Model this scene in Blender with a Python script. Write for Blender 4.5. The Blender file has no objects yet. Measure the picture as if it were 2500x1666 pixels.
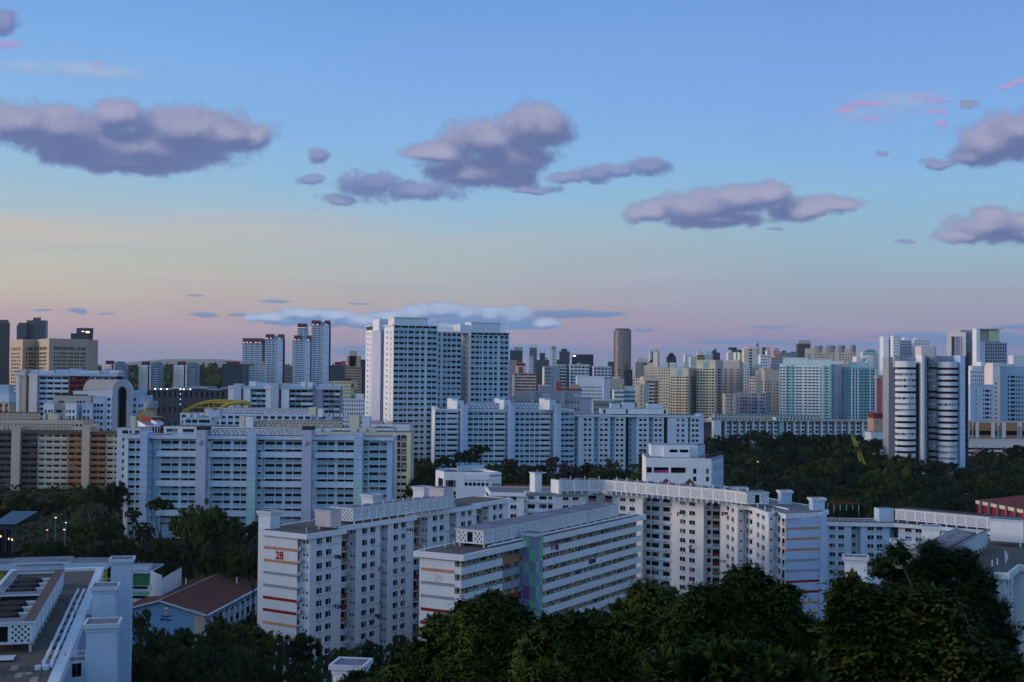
import bpy, math, random
import numpy as np
from math import sin, cos, tan, atan, atan2, asin, radians, degrees, hypot, pi, sqrt, exp, floor
from mathutils import Vector, Matrix
random.seed(11)
sc = bpy.context.scene
col = sc.collection

def lin(c):
    return tuple(((v / 255) / 12.92 if v <= 10 else ((v / 255 + .055) / 1.055) ** 2.4) for v in c)

# ------------------------------------------------------------------ camera
FPX, TILT, ROLL, CZ = 3100.0, atan(83 / 3100), radians(0.5), 75.0
_f = Vector((0, cos(TILT), sin(TILT)))
_r0, _u0 = Vector((1, 0, 0)), Vector((0, -sin(TILT), cos(TILT)))
_r = _r0 * cos(ROLL) + _u0 * sin(ROLL)
_u = _u0 * cos(ROLL) - _r0 * sin(ROLL)
EYE = Vector((0, 0, CZ))
cd = bpy.data.cameras.new('camera')
cam = bpy.data.objects.new('camera', cd)
col.objects.link(cam)
cd.sensor_width = 36.0
cd.lens = 36.0 * FPX / 2500
cd.clip_start, cd.clip_end = 0.5, 40000
cam.matrix_world = Matrix(((_r.x, _u.x, -_f.x, 0), (_r.y, _u.y, -_f.y, 0), (_r.z, _u.z, -_f.z, CZ), (0, 0, 0, 1)))
sc.camera = cam

def ray(x, y):
    return _f + _r * ((x - 1250) / FPX) - _u * ((y - 833) / FPX)

# ------------------------------------------------------------------ world, sun, exposure
SUN_AZ, SUN_EL = -98.0, 9.0
wd = bpy.data.worlds.new('World')
sc.world = wd
wd.use_nodes = True
N = wd.node_tree.nodes
LK = wd.node_tree.links
N.clear()

def nd(tree, typ, **kw):
    n = tree.nodes.new(typ)
    for k, v in kw.items():
        setattr(n, k, v)
    return n

def lk(tree, a, b):
    tree.links.new(a, b)

def mth(tree, op, a, b=None, c=None, clamp=False):
    n = tree.nodes.new('ShaderNodeMath')
    n.operation = op
    n.use_clamp = clamp
    for i, v in enumerate((a, b, c)):
        if v is None:
            continue
        if isinstance(v, (int, float)):
            n.inputs[i].default_value = v
        else:
            tree.links.new(v, n.inputs[i])
    return n.outputs[0]

def vmth(tree, op, a, b=None, c=None):
    n = tree.nodes.new('ShaderNodeVectorMath')
    n.operation = op
    for i, v in enumerate((a, b, c)):
        if v is None:
            continue
        if isinstance(v, tuple):
            n.inputs[i].default_value = v
        else:
            tree.links.new(v, n.inputs[i])
    return n

def mapr(tree, v, a, b, c=0.0, d=1.0, smooth=True):
    n = tree.nodes.new('ShaderNodeMapRange')
    n.interpolation_type = 'SMOOTHSTEP' if smooth else 'LINEAR'
    n.inputs[1].default_value, n.inputs[2].default_value = a, b
    n.inputs[3].default_value, n.inputs[4].default_value = c, d
    tree.links.new(v, n.inputs[0])
    return n.outputs[0]

def mixc(tree, f, a, b):
    n = tree.nodes.new('ShaderNodeMix')
    n.data_type = 'RGBA'
    for s, v in ((n.inputs[0], f), (n.inputs[6], a), (n.inputs[7], b)):
        if isinstance(v, (int, float)):
            s.default_value = v
        elif isinstance(v, tuple):
            s.default_value = (*v, 1)
        else:
            tree.links.new(v, s)
    return n.outputs[2]

def noise(tree, vec, scale, detail=4, rough=.55, dim='2D', col_=False):
    n = tree.nodes.new('ShaderNodeTexNoise')
    n.noise_dimensions = dim
    n.inputs['Scale'].default_value = scale
    n.inputs['Detail'].default_value = detail
    n.inputs['Roughness'].default_value = rough
    tree.links.new(vec, n.inputs['Vector'])
    return n.outputs['Color'] if col_ else n.outputs[0]

def ramp(tree, f, stops):
    n = tree.nodes.new('ShaderNodeValToRGB')
    e = n.color_ramp.elements
    while len(e) > 1:
        e.remove(e[-1])
    e[0].position, e[0].color = stops[0][0], (*stops[0][1], 1)
    for p, c in stops[1:]:
        k = e.new(p)
        k.color = (*c, 1)
    tree.links.new(f, n.inputs[0])
    return n.outputs[0]

W = wd.node_tree
tc = nd(W, 'ShaderNodeTexCoord')
sep = nd(W, 'ShaderNodeSeparateXYZ')
lk(W, tc.outputs['Generated'], sep.inputs[0])
el = mth(W, 'ARCSINE', sep.outputs[2])
az = mth(W, 'ARCTAN2', sep.outputs[0], sep.outputs[1])
PXR = 3100.0          # angular unit: 1/3100 rad
eu = mth(W, 'MULTIPLY', el, PXR)
au = mth(W, 'MULTIPLY', az, PXR)
cmb = nd(W, 'ShaderNodeCombineXYZ')
lk(W, au, cmb.inputs[0]); lk(W, eu, cmb.inputs[1])
P0 = cmb.outputs[0]

def sky_au(x, y):
    d = ray(x, y).normalized()
    return atan2(d.x, d.y) * PXR, asin(d.z) * PXR

# clear sky: colour by elevation, one ramp for the sunset side of the view, one for the far side
def stops(rows):
    return [(max(0.0, min(1.0, e / 1000.0)), lin(c)) for e, c in rows]
# elevation (units of 1/3100 rad) -> colour
LEFT = [(0, (124, 136, 170)), (30, (142, 140, 167)), (70, (166, 150, 168)), (110, (184, 160, 168)), (150, (193, 173, 168)), (190, (199, 186, 171)), (240, (196, 191, 175)),
        (290, (193, 193, 181)), (333, (199, 191, 182)), (372, (172, 192, 203)), (430, (156, 190, 213)), (520, (146, 188, 222)), (620, (136, 182, 229)), (720, (128, 176, 231)), (1000, (108, 158, 222))]
RIGHT = [(0, (108, 132, 178)), (40, (124, 132, 178)), (90, (146, 140, 176)), (130, (156, 150, 176)), (170, (156, 160, 180)), (220, (154, 170, 188)), (280, (152, 178, 196)),
         (350, (148, 184, 208)), (430, (142, 185, 219)), (520, (132, 179, 227)), (620, (126, 172, 229)), (760, (120, 164, 227)), (1000, (104, 150, 217))]
ef = mth(W, 'MULTIPLY', eu, .001)
warp = noise(W, vmth(W, 'MULTIPLY', P0, (.0012, .006, 0)).outputs[0], 1.0, 4)
ef = mth(W, 'ADD', ef, mth(W, 'MULTIPLY', mth(W, 'SUBTRACT', warp, .5), .09))
cl = ramp(W, ef, stops(LEFT))
cr = ramp(W, ef, stops(RIGHT))
side = mapr(W, au, -1350, 700, 0, 1, False)
clear = mixc(W, side, cl, cr)
# the western half, where the sun has just gone: paler and brighter towards the sun's azimuth
sd = (sin(radians(SUN_AZ)), cos(radians(SUN_AZ)), 0.0)
dots = vmth(W, 'DOT_PRODUCT', tc.outputs['Generated'], sd).outputs['Value']
west = mapr(W, dots, .25, 1.0)
west = mth(W, 'MULTIPLY', west, mapr(W, el, 0.9, 0.0))
clear = mixc(W, west, clear, (1.55, 1.25, 1.12))
back = mapr(W, sep.outputs[1], .1, -.9)
backc = mixc(W, mapr(W, dots, -.75, .55), (.46, .86, 1.50), (.74, 1.20, 1.98))
clear = mixc(W, mth(W, 'MULTIPLY', back, mapr(W, el, 1.3, .2)), clear, backc)

# clouds: unions of soft ellipses in azimuth / elevation, edges broken up by noise
def field_group(name, blobs, sm):
    g = bpy.data.node_groups.new(name, 'ShaderNodeTree')
    g.interface.new_socket('p', in_out='INPUT', socket_type='NodeSocketVector')
    g.interface.new_socket('f', in_out='OUTPUT', socket_type='NodeSocketFloat')
    gi, go = g.nodes.new('NodeGroupInput'), g.nodes.new('NodeGroupOutput')
    last = None
    for (x, y, rx, ry) in blobs:
        k = 1.0625
        a, e = sky_au(x * k, y * k)
        sx, sy = 1 / (rx * k), 1 / (ry * k)
        v = vmth(g, 'MULTIPLY_ADD', gi.outputs[0], (sx, sy, 0), (-a * sx, -e * sy, 0)).outputs[0]
        l = mth(g, 'SUBTRACT', 1.0, vmth(g, 'LENGTH', v).outputs['Value'])
        last = l if last is None else mth(g, 'SMOOTH_MAX', last, l, sm)
    g.links.new(last, go.inputs[0])
    return g

def use_group(g, vec):
    n = W.nodes.new('ShaderNodeGroup')
    n.node_tree = g
    lk(W, vec, n.inputs[0])
    return n.outputs[0]

def cloud_layer(base, name, blobs, warp_amp, warp_sc, fb_sc, fb_amp, lo, hi, up, dark, light, alpha, stretch=1.0, tone=None):
    g = field_group(name, blobs, .4 if 'cumulus' in name else .22)
    wv = noise(W, vmth(W, 'MULTIPLY', P0, (warp_sc, warp_sc * stretch, 0)).outputs[0], 1.0, 3, .5, col_=True)
    off = vmth(W, 'MULTIPLY', vmth(W, 'SUBTRACT', wv, (.5, .5, .5)).outputs[0], (warp_amp * 2, warp_amp * 1.3 / stretch, 0)).outputs[0]
    p = vmth(W, 'ADD', P0, off).outputs[0]
    fb = mth(W, 'SUBTRACT', noise(W, vmth(W, 'MULTIPLY', P0, (fb_sc, fb_sc * stretch, 0)).outputs[0], 1.0, 8, .64), .5)
    f0 = use_group(g, p)
    f1 = use_group(g, vmth(W, 'ADD', p, (-up * .4, up, 0)).outputs[0])
    den = mapr(W, mth(W, 'MULTIPLY_ADD', fb, fb_amp, f0), lo, hi, 0, alpha)
    sh = mth(W, 'SUBTRACT', f0, mth(W, 'MAXIMUM', f1, -.35))
    sh = mth(W, 'MULTIPLY_ADD', fb, .95, sh)
    sh = mapr(W, sh, -.1, 1.0)
    colr = mixc(W, sh, dark, light)
    if tone:
        colr = mixc(W, mapr(W, f0, .0, .75), colr, mixc(W, sh, tone[0], tone[1]))
    return mixc(W, den, base, colr)

sky = clear
# high thin veils
sky = cloud_layer(sky, 'veil_field', [(1990, 262, 150, 40), (2060, 240, 190, 45), (200, 160, 200, 26), (60, 150, 110, 24), (1400, 640, 500, 40), (900, 650, 500, 30), (150, 560, 330, 32), (420, 640, 330, 22), (600, 500, 500, 26)],
                  50, .004, .006, 1.1, .0, 1.1, 20, lin((158, 166, 200)), lin((200, 192, 190)), .33, 3.0)
sky = cloud_layer(sky, 'pink_field', [(1985, 242, 60, 9), (1940, 255, 50, 8), (2000, 272, 60, 9), (2115, 224, 42, 12), (2150, 232, 36, 10), (2140, 258, 42, 10), (2165, 285, 22, 12), (2310, 198, 44, 9), (2345, 190, 40, 10), (8, 104, 36, 15), (225, 150, 30, 12)],
                  40, .010, .016, 1.6, -.05, 1.2, 8, lin((160, 142, 196)), lin((206, 146, 190)), .8, 2.2)
# low bands and distant cumulus
sky = cloud_layer(sky, 'band_field', [(1320, 722, 140, 10), (1770, 752, 60, 4.5), (640, 692, 40, 5), (1478, 758, 22, 7), (1750, 786, 200, 6), (2180, 772, 190, 9), (2290, 782, 220, 16), (2050, 790, 160, 6), (1210, 800, 200, 7), (810, 806, 75, 13), (175, 715, 30, 8),
                                      (100, 714, 20, 4), (250, 722, 18, 3), (830, 697, 30, 2.5), (440, 678, 22, 3), (470, 722, 40, 6), (550, 722, 30, 5), (2340, 752, 60, 8), (1170, 812, 240, 9), (1700, 805, 260, 6)],
                  24, .012, .02, .8, -.15, .5, 6, lin((92, 132, 182)), lin((112, 146, 190)), .82, 2.5)
sky = cloud_layer(sky, 'low_cumulus_field', [(620, 730, 60, 13), (700, 724, 62, 18), (770, 728, 60, 18), (830, 738, 60, 14), (900, 730, 60, 22), (960, 722, 52, 26), (1020, 716, 50, 26), (1070, 724, 52, 25), (1130, 728, 52, 28), (1190, 730, 46, 30), (1240, 744, 52, 16), (1020, 748, 290, 12), (760, 742, 190, 10)],
                  12, .02, .03, .75, -.08, .28, 20, lin((106, 140, 188)), lin((172, 190, 220)), .95, 1.15)
# the large grey lavender cumulus
BIG = [(40, 285, 120, 50), (150, 300, 140, 62), (275, 262, 72, 45), (330, 340, 235, 52), (440, 300, 130, 62), (520, 310, 110, 50), (590, 312, 52, 32), (160, 352, 80, 34), (300, 375, 170, 28),
       (1010, 348, 92, 30), (1120, 322, 120, 52), (1215, 292, 90, 60), (1255, 290, 62, 55), (1180, 362, 118, 50), (1090, 398, 140, 40), (1190, 408, 60, 26),
       (1500, 488, 72, 30), (1610, 478, 130, 46), (1695, 455, 110, 40), (1765, 445, 60, 32), (1650, 508, 125, 20), (1850, 482, 100, 26), (1930, 468, 58, 24),
       (2285, 328, 100, 55), (2350, 300, 90, 55), (2240, 362, 62, 26), (2290, 522, 110, 36), (2280, 496, 46, 28), (2200, 545, 62, 17), (2355, 540, 90, 26)]
SCUD = [(8, 52, 42, 30), (735, 357, 38, 22), (715, 414, 36, 15), (960, 438, 120, 26), (850, 426, 90, 38), (785, 462, 60, 14), (1365, 402, 64, 24), (1420, 392, 60, 20), (1495, 385, 62, 30), (1300, 408, 55, 17), (1225, 434, 70, 14),
        (2150, 376, 44, 16), (2085, 556, 28, 6), (1783, 530, 28, 6), (2030, 352, 20, 9), (2225, 240, 36, 10)]
sky = cloud_layer(sky, 'scud_cumulus_field', SCUD, 26, .011, .02, 1.15, -.05, .5, 20, lin((104, 122, 172)), lin((140, 150, 190)), .9, 1.3)
sky = cloud_layer(sky, 'cumulus_field', BIG, 24, .0095, .015, 1.0, -.12, .36, 42, lin((104, 119, 166)), lin((164, 167, 198)), .95, 1.2, (lin((97, 111, 157)), lin((164, 164, 194))))

# physical sky for the light from above and from the sunset side
nish = nd(W, 'ShaderNodeTexSky', sky_type='NISHITA', sun_disc=False, sun_elevation=radians(SUN_EL), sun_rotation=radians(SUN_AZ), air_density=1.0, dust_density=1.2, ozone_density=2.0, altitude=75)
b1 = nd(W, 'ShaderNodeBackground'); b1.inputs[1].default_value = 1.0
lk(W, sky, b1.inputs[0])
b2 = nd(W, 'ShaderNodeBackground'); b2.inputs[1].default_value = 0.12
lk(W, nish.outputs[0], b2.inputs[0])
mx = nd(W, 'ShaderNodeMixShader')
# the physical sky takes over behind and above the camera
lk(W, mth(W, 'MULTIPLY', mth(W, 'MAXIMUM', back, mapr(W, el, .35, .9)), .5), mx.inputs[0])
lk(W, b1.outputs[0], mx.inputs[1]); lk(W, b2.outputs[0], mx.inputs[2])
wo = nd(W, 'ShaderNodeOutputWorld')
lk(W, mx.outputs[0], wo.inputs[0])
try:
    wd.cycles.sampling_method = 'MANUAL'
    wd.cycles.sample_map_resolution = 512
except Exception:
    pass

sl = bpy.data.lights.new('sun', 'SUN')
sl.energy = 1.9
sl.angle = radians(25)
sl.color = (1.0, .80, .68)
so = bpy.data.objects.new('sun', sl)
col.objects.link(so)
sdir = Vector((sin(radians(SUN_AZ)) * cos(radians(SUN_EL)), cos(radians(SUN_AZ)) * cos(radians(SUN_EL)), sin(radians(SUN_EL))))
so.rotation_euler = sdir.to_track_quat('Z', 'Y').to_euler()
sc.view_settings.view_transform = 'Standard'
sc.view_settings.look = 'None'
sc.view_settings.exposure = 0.0
sc.view_settings.gamma = 1.0
sc.view_settings.use_curve_mapping = False

# ------------------------------------------------------------------ materials
MATS = {}

def paint(name, rgb, rough=.85, var=.09, streak=.07, spec=.25, albedo=None):
    """painted or bare wall: colour with faint blotches and rain streaks"""
    if name in MATS:
        return MATS[name]
    m = bpy.data.materials.new(name)
    m.use_nodes = True
    t = m.node_tree
    b = t.nodes['Principled BSDF']
    b.inputs['Roughness'].default_value = rough
    b.inputs['Specular IOR Level'].default_value = spec
    c = lin(rgb)
    tcx = nd(t, 'ShaderNodeTexCoord')
    n1 = noise(t, tcx.outputs['Object'], .16, 5, .6, '3D')
    v = vmth(t, 'MULTIPLY', tcx.outputs['Object'], (1.1, 1.1, .07)).outputs[0]
    n2 = noise(t, v, 1.0, 4, .65, '3D')
    k = mth(t, 'MULTIPLY', mapr(t, n1, .25, .75, 1 - var, 1 + var * .4, False), mapr(t, n2, .48, .72, 1.0, 1 - streak))
    mix = vmth(t, 'SCALE', c)
    t.links.new(k, mix.inputs['Scale'])
    t.links.new(mix.outputs[0], b.inputs['Base Color'])
    MATS[name] = m
    return m

def glass(name, rgb, rough=.25, spec=.05):
    if name in MATS:
        return MATS[name]
    m = bpy.data.materials.new(name)
    m.use_nodes = True
    b = m.node_tree.nodes['Principled BSDF']
    b.inputs['Base Color'].default_value = (*lin(rgb), 1)
    b.inputs['Roughness'].default_value = rough
    b.inputs['Specular IOR Level'].default_value = spec
    MATS[name] = m
    return m

def lamp_mat(name, rgb, k):
    m = bpy.data.materials.new(name)
    m.use_nodes = True
    b = m.node_tree.nodes['Principled BSDF']
    b.inputs['Emission Color'].default_value = (*lin(rgb), 1)
    b.inputs['Emission Strength'].default_value = k
    MATS[name] = m
    return m

for a in (('white', (222, 224, 226)), ('white2', (206, 210, 216)), ('cool_white', (196, 210, 224)), ('blue_panel', (156, 184, 198)), ('blue_tower', (176, 196, 220)), ('lavender', (184, 186, 206)),
          ('teal', (130, 176, 182)), ('teal_dark', (96, 150, 158)), ('teal_pale', (168, 200, 200)), ('grey', (150, 156, 164)), ('grey_dark', (96, 102, 112)), ('grey_stripe', (146, 152, 166)), ('charcoal', (60, 66, 76)),
          ('cream', (214, 204, 180)), ('cream2', (196, 186, 166)), ('cream_yellow', (222, 212, 170)), ('beige', (196, 180, 160)), ('tan', (176, 150, 128)), ('brown', (104, 84, 76)), ('brown_grey', (92, 84, 88)),
          ('orange', (164, 120, 84)), ('orange_stripe', (196, 138, 104)), ('yellow_stripe', (214, 164, 104)), ('red', (150, 30, 30)), ('red_dark', (120, 40, 42)), ('maroon', (112, 50, 66)), ('pink', (196, 158, 164)),
          ('pink_wall', (208, 192, 192)), ('green', (52, 128, 80)), ('green_pale', (122, 190, 150)), ('green_olive', (130, 138, 84)), ('violet_grey', (140, 142, 172)), ('purple_panel', (128, 84, 140)), ('yellow', (170, 146, 58)),
          ('dark_navy', (34, 42, 60)), ('blue_gable', (128, 172, 206)), ('pipe', (226, 228, 230)), ('steel', (130, 136, 142)), ('door', (84, 70, 58)), ('cloth_red', (150, 40, 48)), ('cloth_blue', (52, 64, 120)), ('cloth_pink', (176, 70, 130)), ('cloth_white', (200, 200, 205)), ('cloth_dark', (38, 36, 48)), ('crest_navy', (30, 36, 86))):
    paint(a[0], a[1])
paint('faded_pink', (220, 178, 178), streak=.4)
paint('deck', (112, 100, 92), .95, .25, .25)
paint('deck_grey', (126, 124, 124), .95, .3, .3)
paint('stained_concrete', (132, 132, 144), .95, .5, .3)
paint('tank_dark', (34, 31, 30), .9, .3, .2)
paint('rust_roof', (112, 66, 52), .9, .2, .15)
paint('red_roof', (120, 52, 44), .9, .2, .15)
paint('dark_roof', (58, 52, 50), .95, .25, .2)
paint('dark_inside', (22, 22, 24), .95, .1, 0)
paint('bark', (70, 60, 50), .95, .3, .2)
paint('asphalt', (58, 58, 62), .9, .2, 0)
glass('glass_dark', (8, 10, 13))
glass('glass_mid', (26, 31, 38))
glass('glass_blue', (34, 50, 66), .1, .3)
glass('glass_navy', (18, 24, 36), .2, .15)
glass('glass_teal', (44, 70, 76), .1)
glass('glass_bronze', (74, 66, 60), .12)
glass('curtain', (110, 112, 112), .6, .2)
glass('curtain_warm', (120, 104, 80), .6, .2)
glass('curtain_green', (60, 96, 84), .6, .2)
lamp_mat('lamp_warm', (255, 190, 120), 1.6)
lamp_mat('lamp_white', (255, 244, 224), 2)
lamp_mat('lamp_red', (255, 70, 50), 3)
lamp_mat('lamp_cool', (170, 190, 255), 2.5)

# ------------------------------------------------------------------ mesh building
class MB:
    def __init__(s):
        s.v, s.f, s.m, s.mats = [], [], [], []

    def mi(s, name):
        if name not in s.mats:
            s.mats.append(name)
        return s.mats.index(name)

    def poly(s, pts, m):
        k = len(s.v)
        s.v.extend(tuple(p) for p in pts)
        s.f.append(tuple(range(k, k + len(pts))))
        s.m.append(s.mi(m))

    def hexa(s, p, m, top=None):
        """p: 4 bottom then 4 top points, counter-clockwise from above"""
        k = len(s.v)
        s.v.extend(tuple(q) for q in p)
        i = s.mi(m)
        for n_, q in enumerate(((3, 2, 1, 0), (4, 5, 6, 7), (0, 1, 5, 4), (1, 2, 6, 5), (2, 3, 7, 6), (3, 0, 4, 7))):
            s.f.append(tuple(k + j for j in q))
            s.m.append(s.mi(top) if (top and n_ == 1) else i)

    def box(s, x0, x1, y0, y1, z0, z1, m, top=None):
        s.hexa([(x0, y0, z0), (x1, y0, z0), (x1, y1, z0), (x0, y1, z0), (x0, y0, z1), (x1, y0, z1), (x1, y1, z1), (x0, y1, z1)], m, top)

    def prism(s, pl, z0, z1, m, top=None):
        a = sum(pl[i - 1][0] * pl[i][1] - pl[i][0] * pl[i - 1][1] for i in range(len(pl)))
        if a < 0:
            pl = pl[::-1]
        n = len(pl)
        k = len(s.v)
        s.v.extend([(p[0], p[1], z0) for p in pl] + [(p[0], p[1], z1) for p in pl])
        i = s.mi(m)
        for j in range(n):
            q = (j + 1) % n
            s.f.append((k + j, k + q, k + n + q, k + n + j)); s.m.append(i)
        s.f.append(tuple(k + n + j for j in range(n))); s.m.append(s.mi(top) if top else i)
        s.f.append(tuple(k + n - 1 - j for j in range(n))); s.m.append(i)

    def tube(s, pts, r, m, n=6, r1=None):
        """round bar along pts, tapering to r1"""
        r1 = r if r1 is None else r1
        k0 = len(s.v)
        i = s.mi(m)
        L = len(pts)
        for q, p in enumerate(pts):
            p = Vector(p)
            d = (Vector(pts[min(q + 1, L - 1)]) - Vector(pts[max(q - 1, 0)])).normalized()
            a = d.orthogonal().normalized()
            b = d.cross(a)
            rr = r + (r1 - r) * q / max(1, L - 1)
            for j in range(n):
                w = 2 * pi * j / n
                s.v.append(tuple(p + a * (rr * cos(w)) + b * (rr * sin(w))))
        for q in range(L - 1):
            for j in range(n):
                s.f.append((k0 + q * n + j, k0 + q * n + (j + 1) % n, k0 + (q + 1) * n + (j + 1) % n, k0 + (q + 1) * n + j)); s.m.append(i)
        s.f.append(tuple(k0 + n - 1 - j for j in range(n))); s.m.append(i)
        s.f.append(tuple(k0 + (L - 1) * n + j for j in range(n))); s.m.append(i)

    def mesh(s, name, org=(0, 0, 0)):
        me = bpy.data.meshes.new(name)
        ox, oy, oz = org
        me.from_pydata([(x - ox, y - oy, z - oz) for x, y, z in s.v], [], s.f)
        for m in s.mats:
            me.materials.append(MATS[m])
        me.polygons.foreach_set('material_index', s.m)
        return me

def link(o):
    col.objects.link(o)
    return o

def tag(o, label, cat, group=None, kind=None):
    if label: o['label'] = label
    if cat: o['category'] = cat
    if group: o['group'] = group
    if kind: o['kind'] = kind
    return o

class Face:
    """vertical plane through plan points a -> b (left to right as seen from outside)"""
    def __init__(s, a, b):
        s.a = a
        s.L = max(1e-3, hypot(b[0] - a[0], b[1] - a[1]))
        s.ux, s.uy = (b[0] - a[0]) / s.L, (b[1] - a[1]) / s.L
        s.nx, s.ny = s.uy, -s.ux
        s.rz = atan2(s.uy, s.ux)

    def p(s, u, v, d=0.0):
        return (s.a[0] + s.ux * u + s.nx * d, s.a[1] + s.uy * u + s.ny * d, v)

    def u(s, px, py):
        """distance along the plane where the view ray through a pixel of the photograph meets it"""
        d = ray(px, py)
        det = -d.x * s.uy + s.ux * d.y
        t = (-s.a[0] * s.uy + s.ux * s.a[1]) / det
        return (d.x * t - s.a[0]) * s.ux + (d.y * t - s.a[1]) * s.uy

    def v(s, px, py):
        d = ray(px, py)
        t = (-s.a[0] * s.uy + s.ux * s.a[1]) / (-d.x * s.uy + s.ux * d.y)
        return CZ + d.z * t

    def box(s, mb, u0, u1, v0, v1, d0, d1, m, top=None):
        q = [s.p(u0, v0, d1), s.p(u1, v0, d1), s.p(u1, v0, d0), s.p(u0, v0, d0)]
        mb.hexa(q + [(x, y, v1) for x, y, _ in q], m, top)

def at(px, py, Y):
    d = ray(px, py)
    t = Y / d.y
    return (d.x * t, Y)

def atz(px, py, z):
    d = ray(px, py)
    t = (z - CZ) / d.z
    return (d.x * t, d.y * t)

def zat(px, py, Y):
    d = ray(px, py)
    return CZ + d.z * Y / d.y

def along(a, azd, px, py):
    """point where the line from a in compass direction azd crosses the view ray through a pixel"""
    f = Face(a, (a[0] + sin(radians(azd)), a[1] + cos(radians(azd))))
    q = f.p(f.u(px, py), 0)
    return (q[0], q[1])

def off(a, azd, r):
    return (a[0] + sin(radians(azd)) * r, a[1] + cos(radians(azd)) * r)

WMESH = {}

def window_mesh(w, h, style):
    w, h = round(w / .05) * .05, round(h / .05) * .05
    key = (round(w, 2), round(h, 2), style)
    if key in WMESH:
        return WMESH[key]
    rnd = random.Random(str(key))
    mb = MB()
    n = 2 if w < 1.7 else (3 if w < 3 else 4)
    fr, fw = ('white2' if style % 3 else 'steel'), .06
    for i in range(n):
        x0, x1 = w * i / n, w * (i + 1) / n
        r = rnd.random()
        g = 'glass_dark' if style < 5 or r < .35 else ('glass_mid' if r < .6 else ('curtain' if r < .8 else ('curtain_warm' if r < .92 else 'curtain_green')))
        if style == 4 and r < .4:
            g = 'glass_mid'
        mb.poly([(x0, .14, 0), (x1, .14, 0), (x1, .14, h), (x0, .14, h)], g)
        if i:
            mb.poly([(x0 - fw / 2, .1, 0), (x0 + fw / 2, .1, 0), (x0 + fw / 2, .1, h), (x0 - fw / 2, .1, h)], fr if style >= 5 else 'grey_dark')
    for (a, b) in (((0, 0), (w, fw)), ((0, h - fw), (w, h)), ((0, fw), (fw, h - fw)), ((w - fw, fw), (w, h - fw))):
        mb.poly([(a[0], .09, a[1]), (b[0], .09, a[1]), (b[0], .09, b[1]), (a[0], .09, b[1])], fr if style >= 5 else 'grey_dark')
    WMESH[key] = mb.mesh('window_unit')
    return WMESH[key]

def _ac():
    mb = MB()
    mb.box(-.42, .42, -.34, .0, 0, .62, 'white2')
    mb.poly([(.08 * 0 + .24 * cos(a) - .06, -.343, .31 + .24 * sin(a)) for a in [2 * pi * i / 8 for i in range(8)]], 'grey_dark')
    mb.box(-.5, .5, -.36, .0, -.06, -.003, 'grey')
    return mb.mesh('air_conditioner')
AC = None

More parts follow.
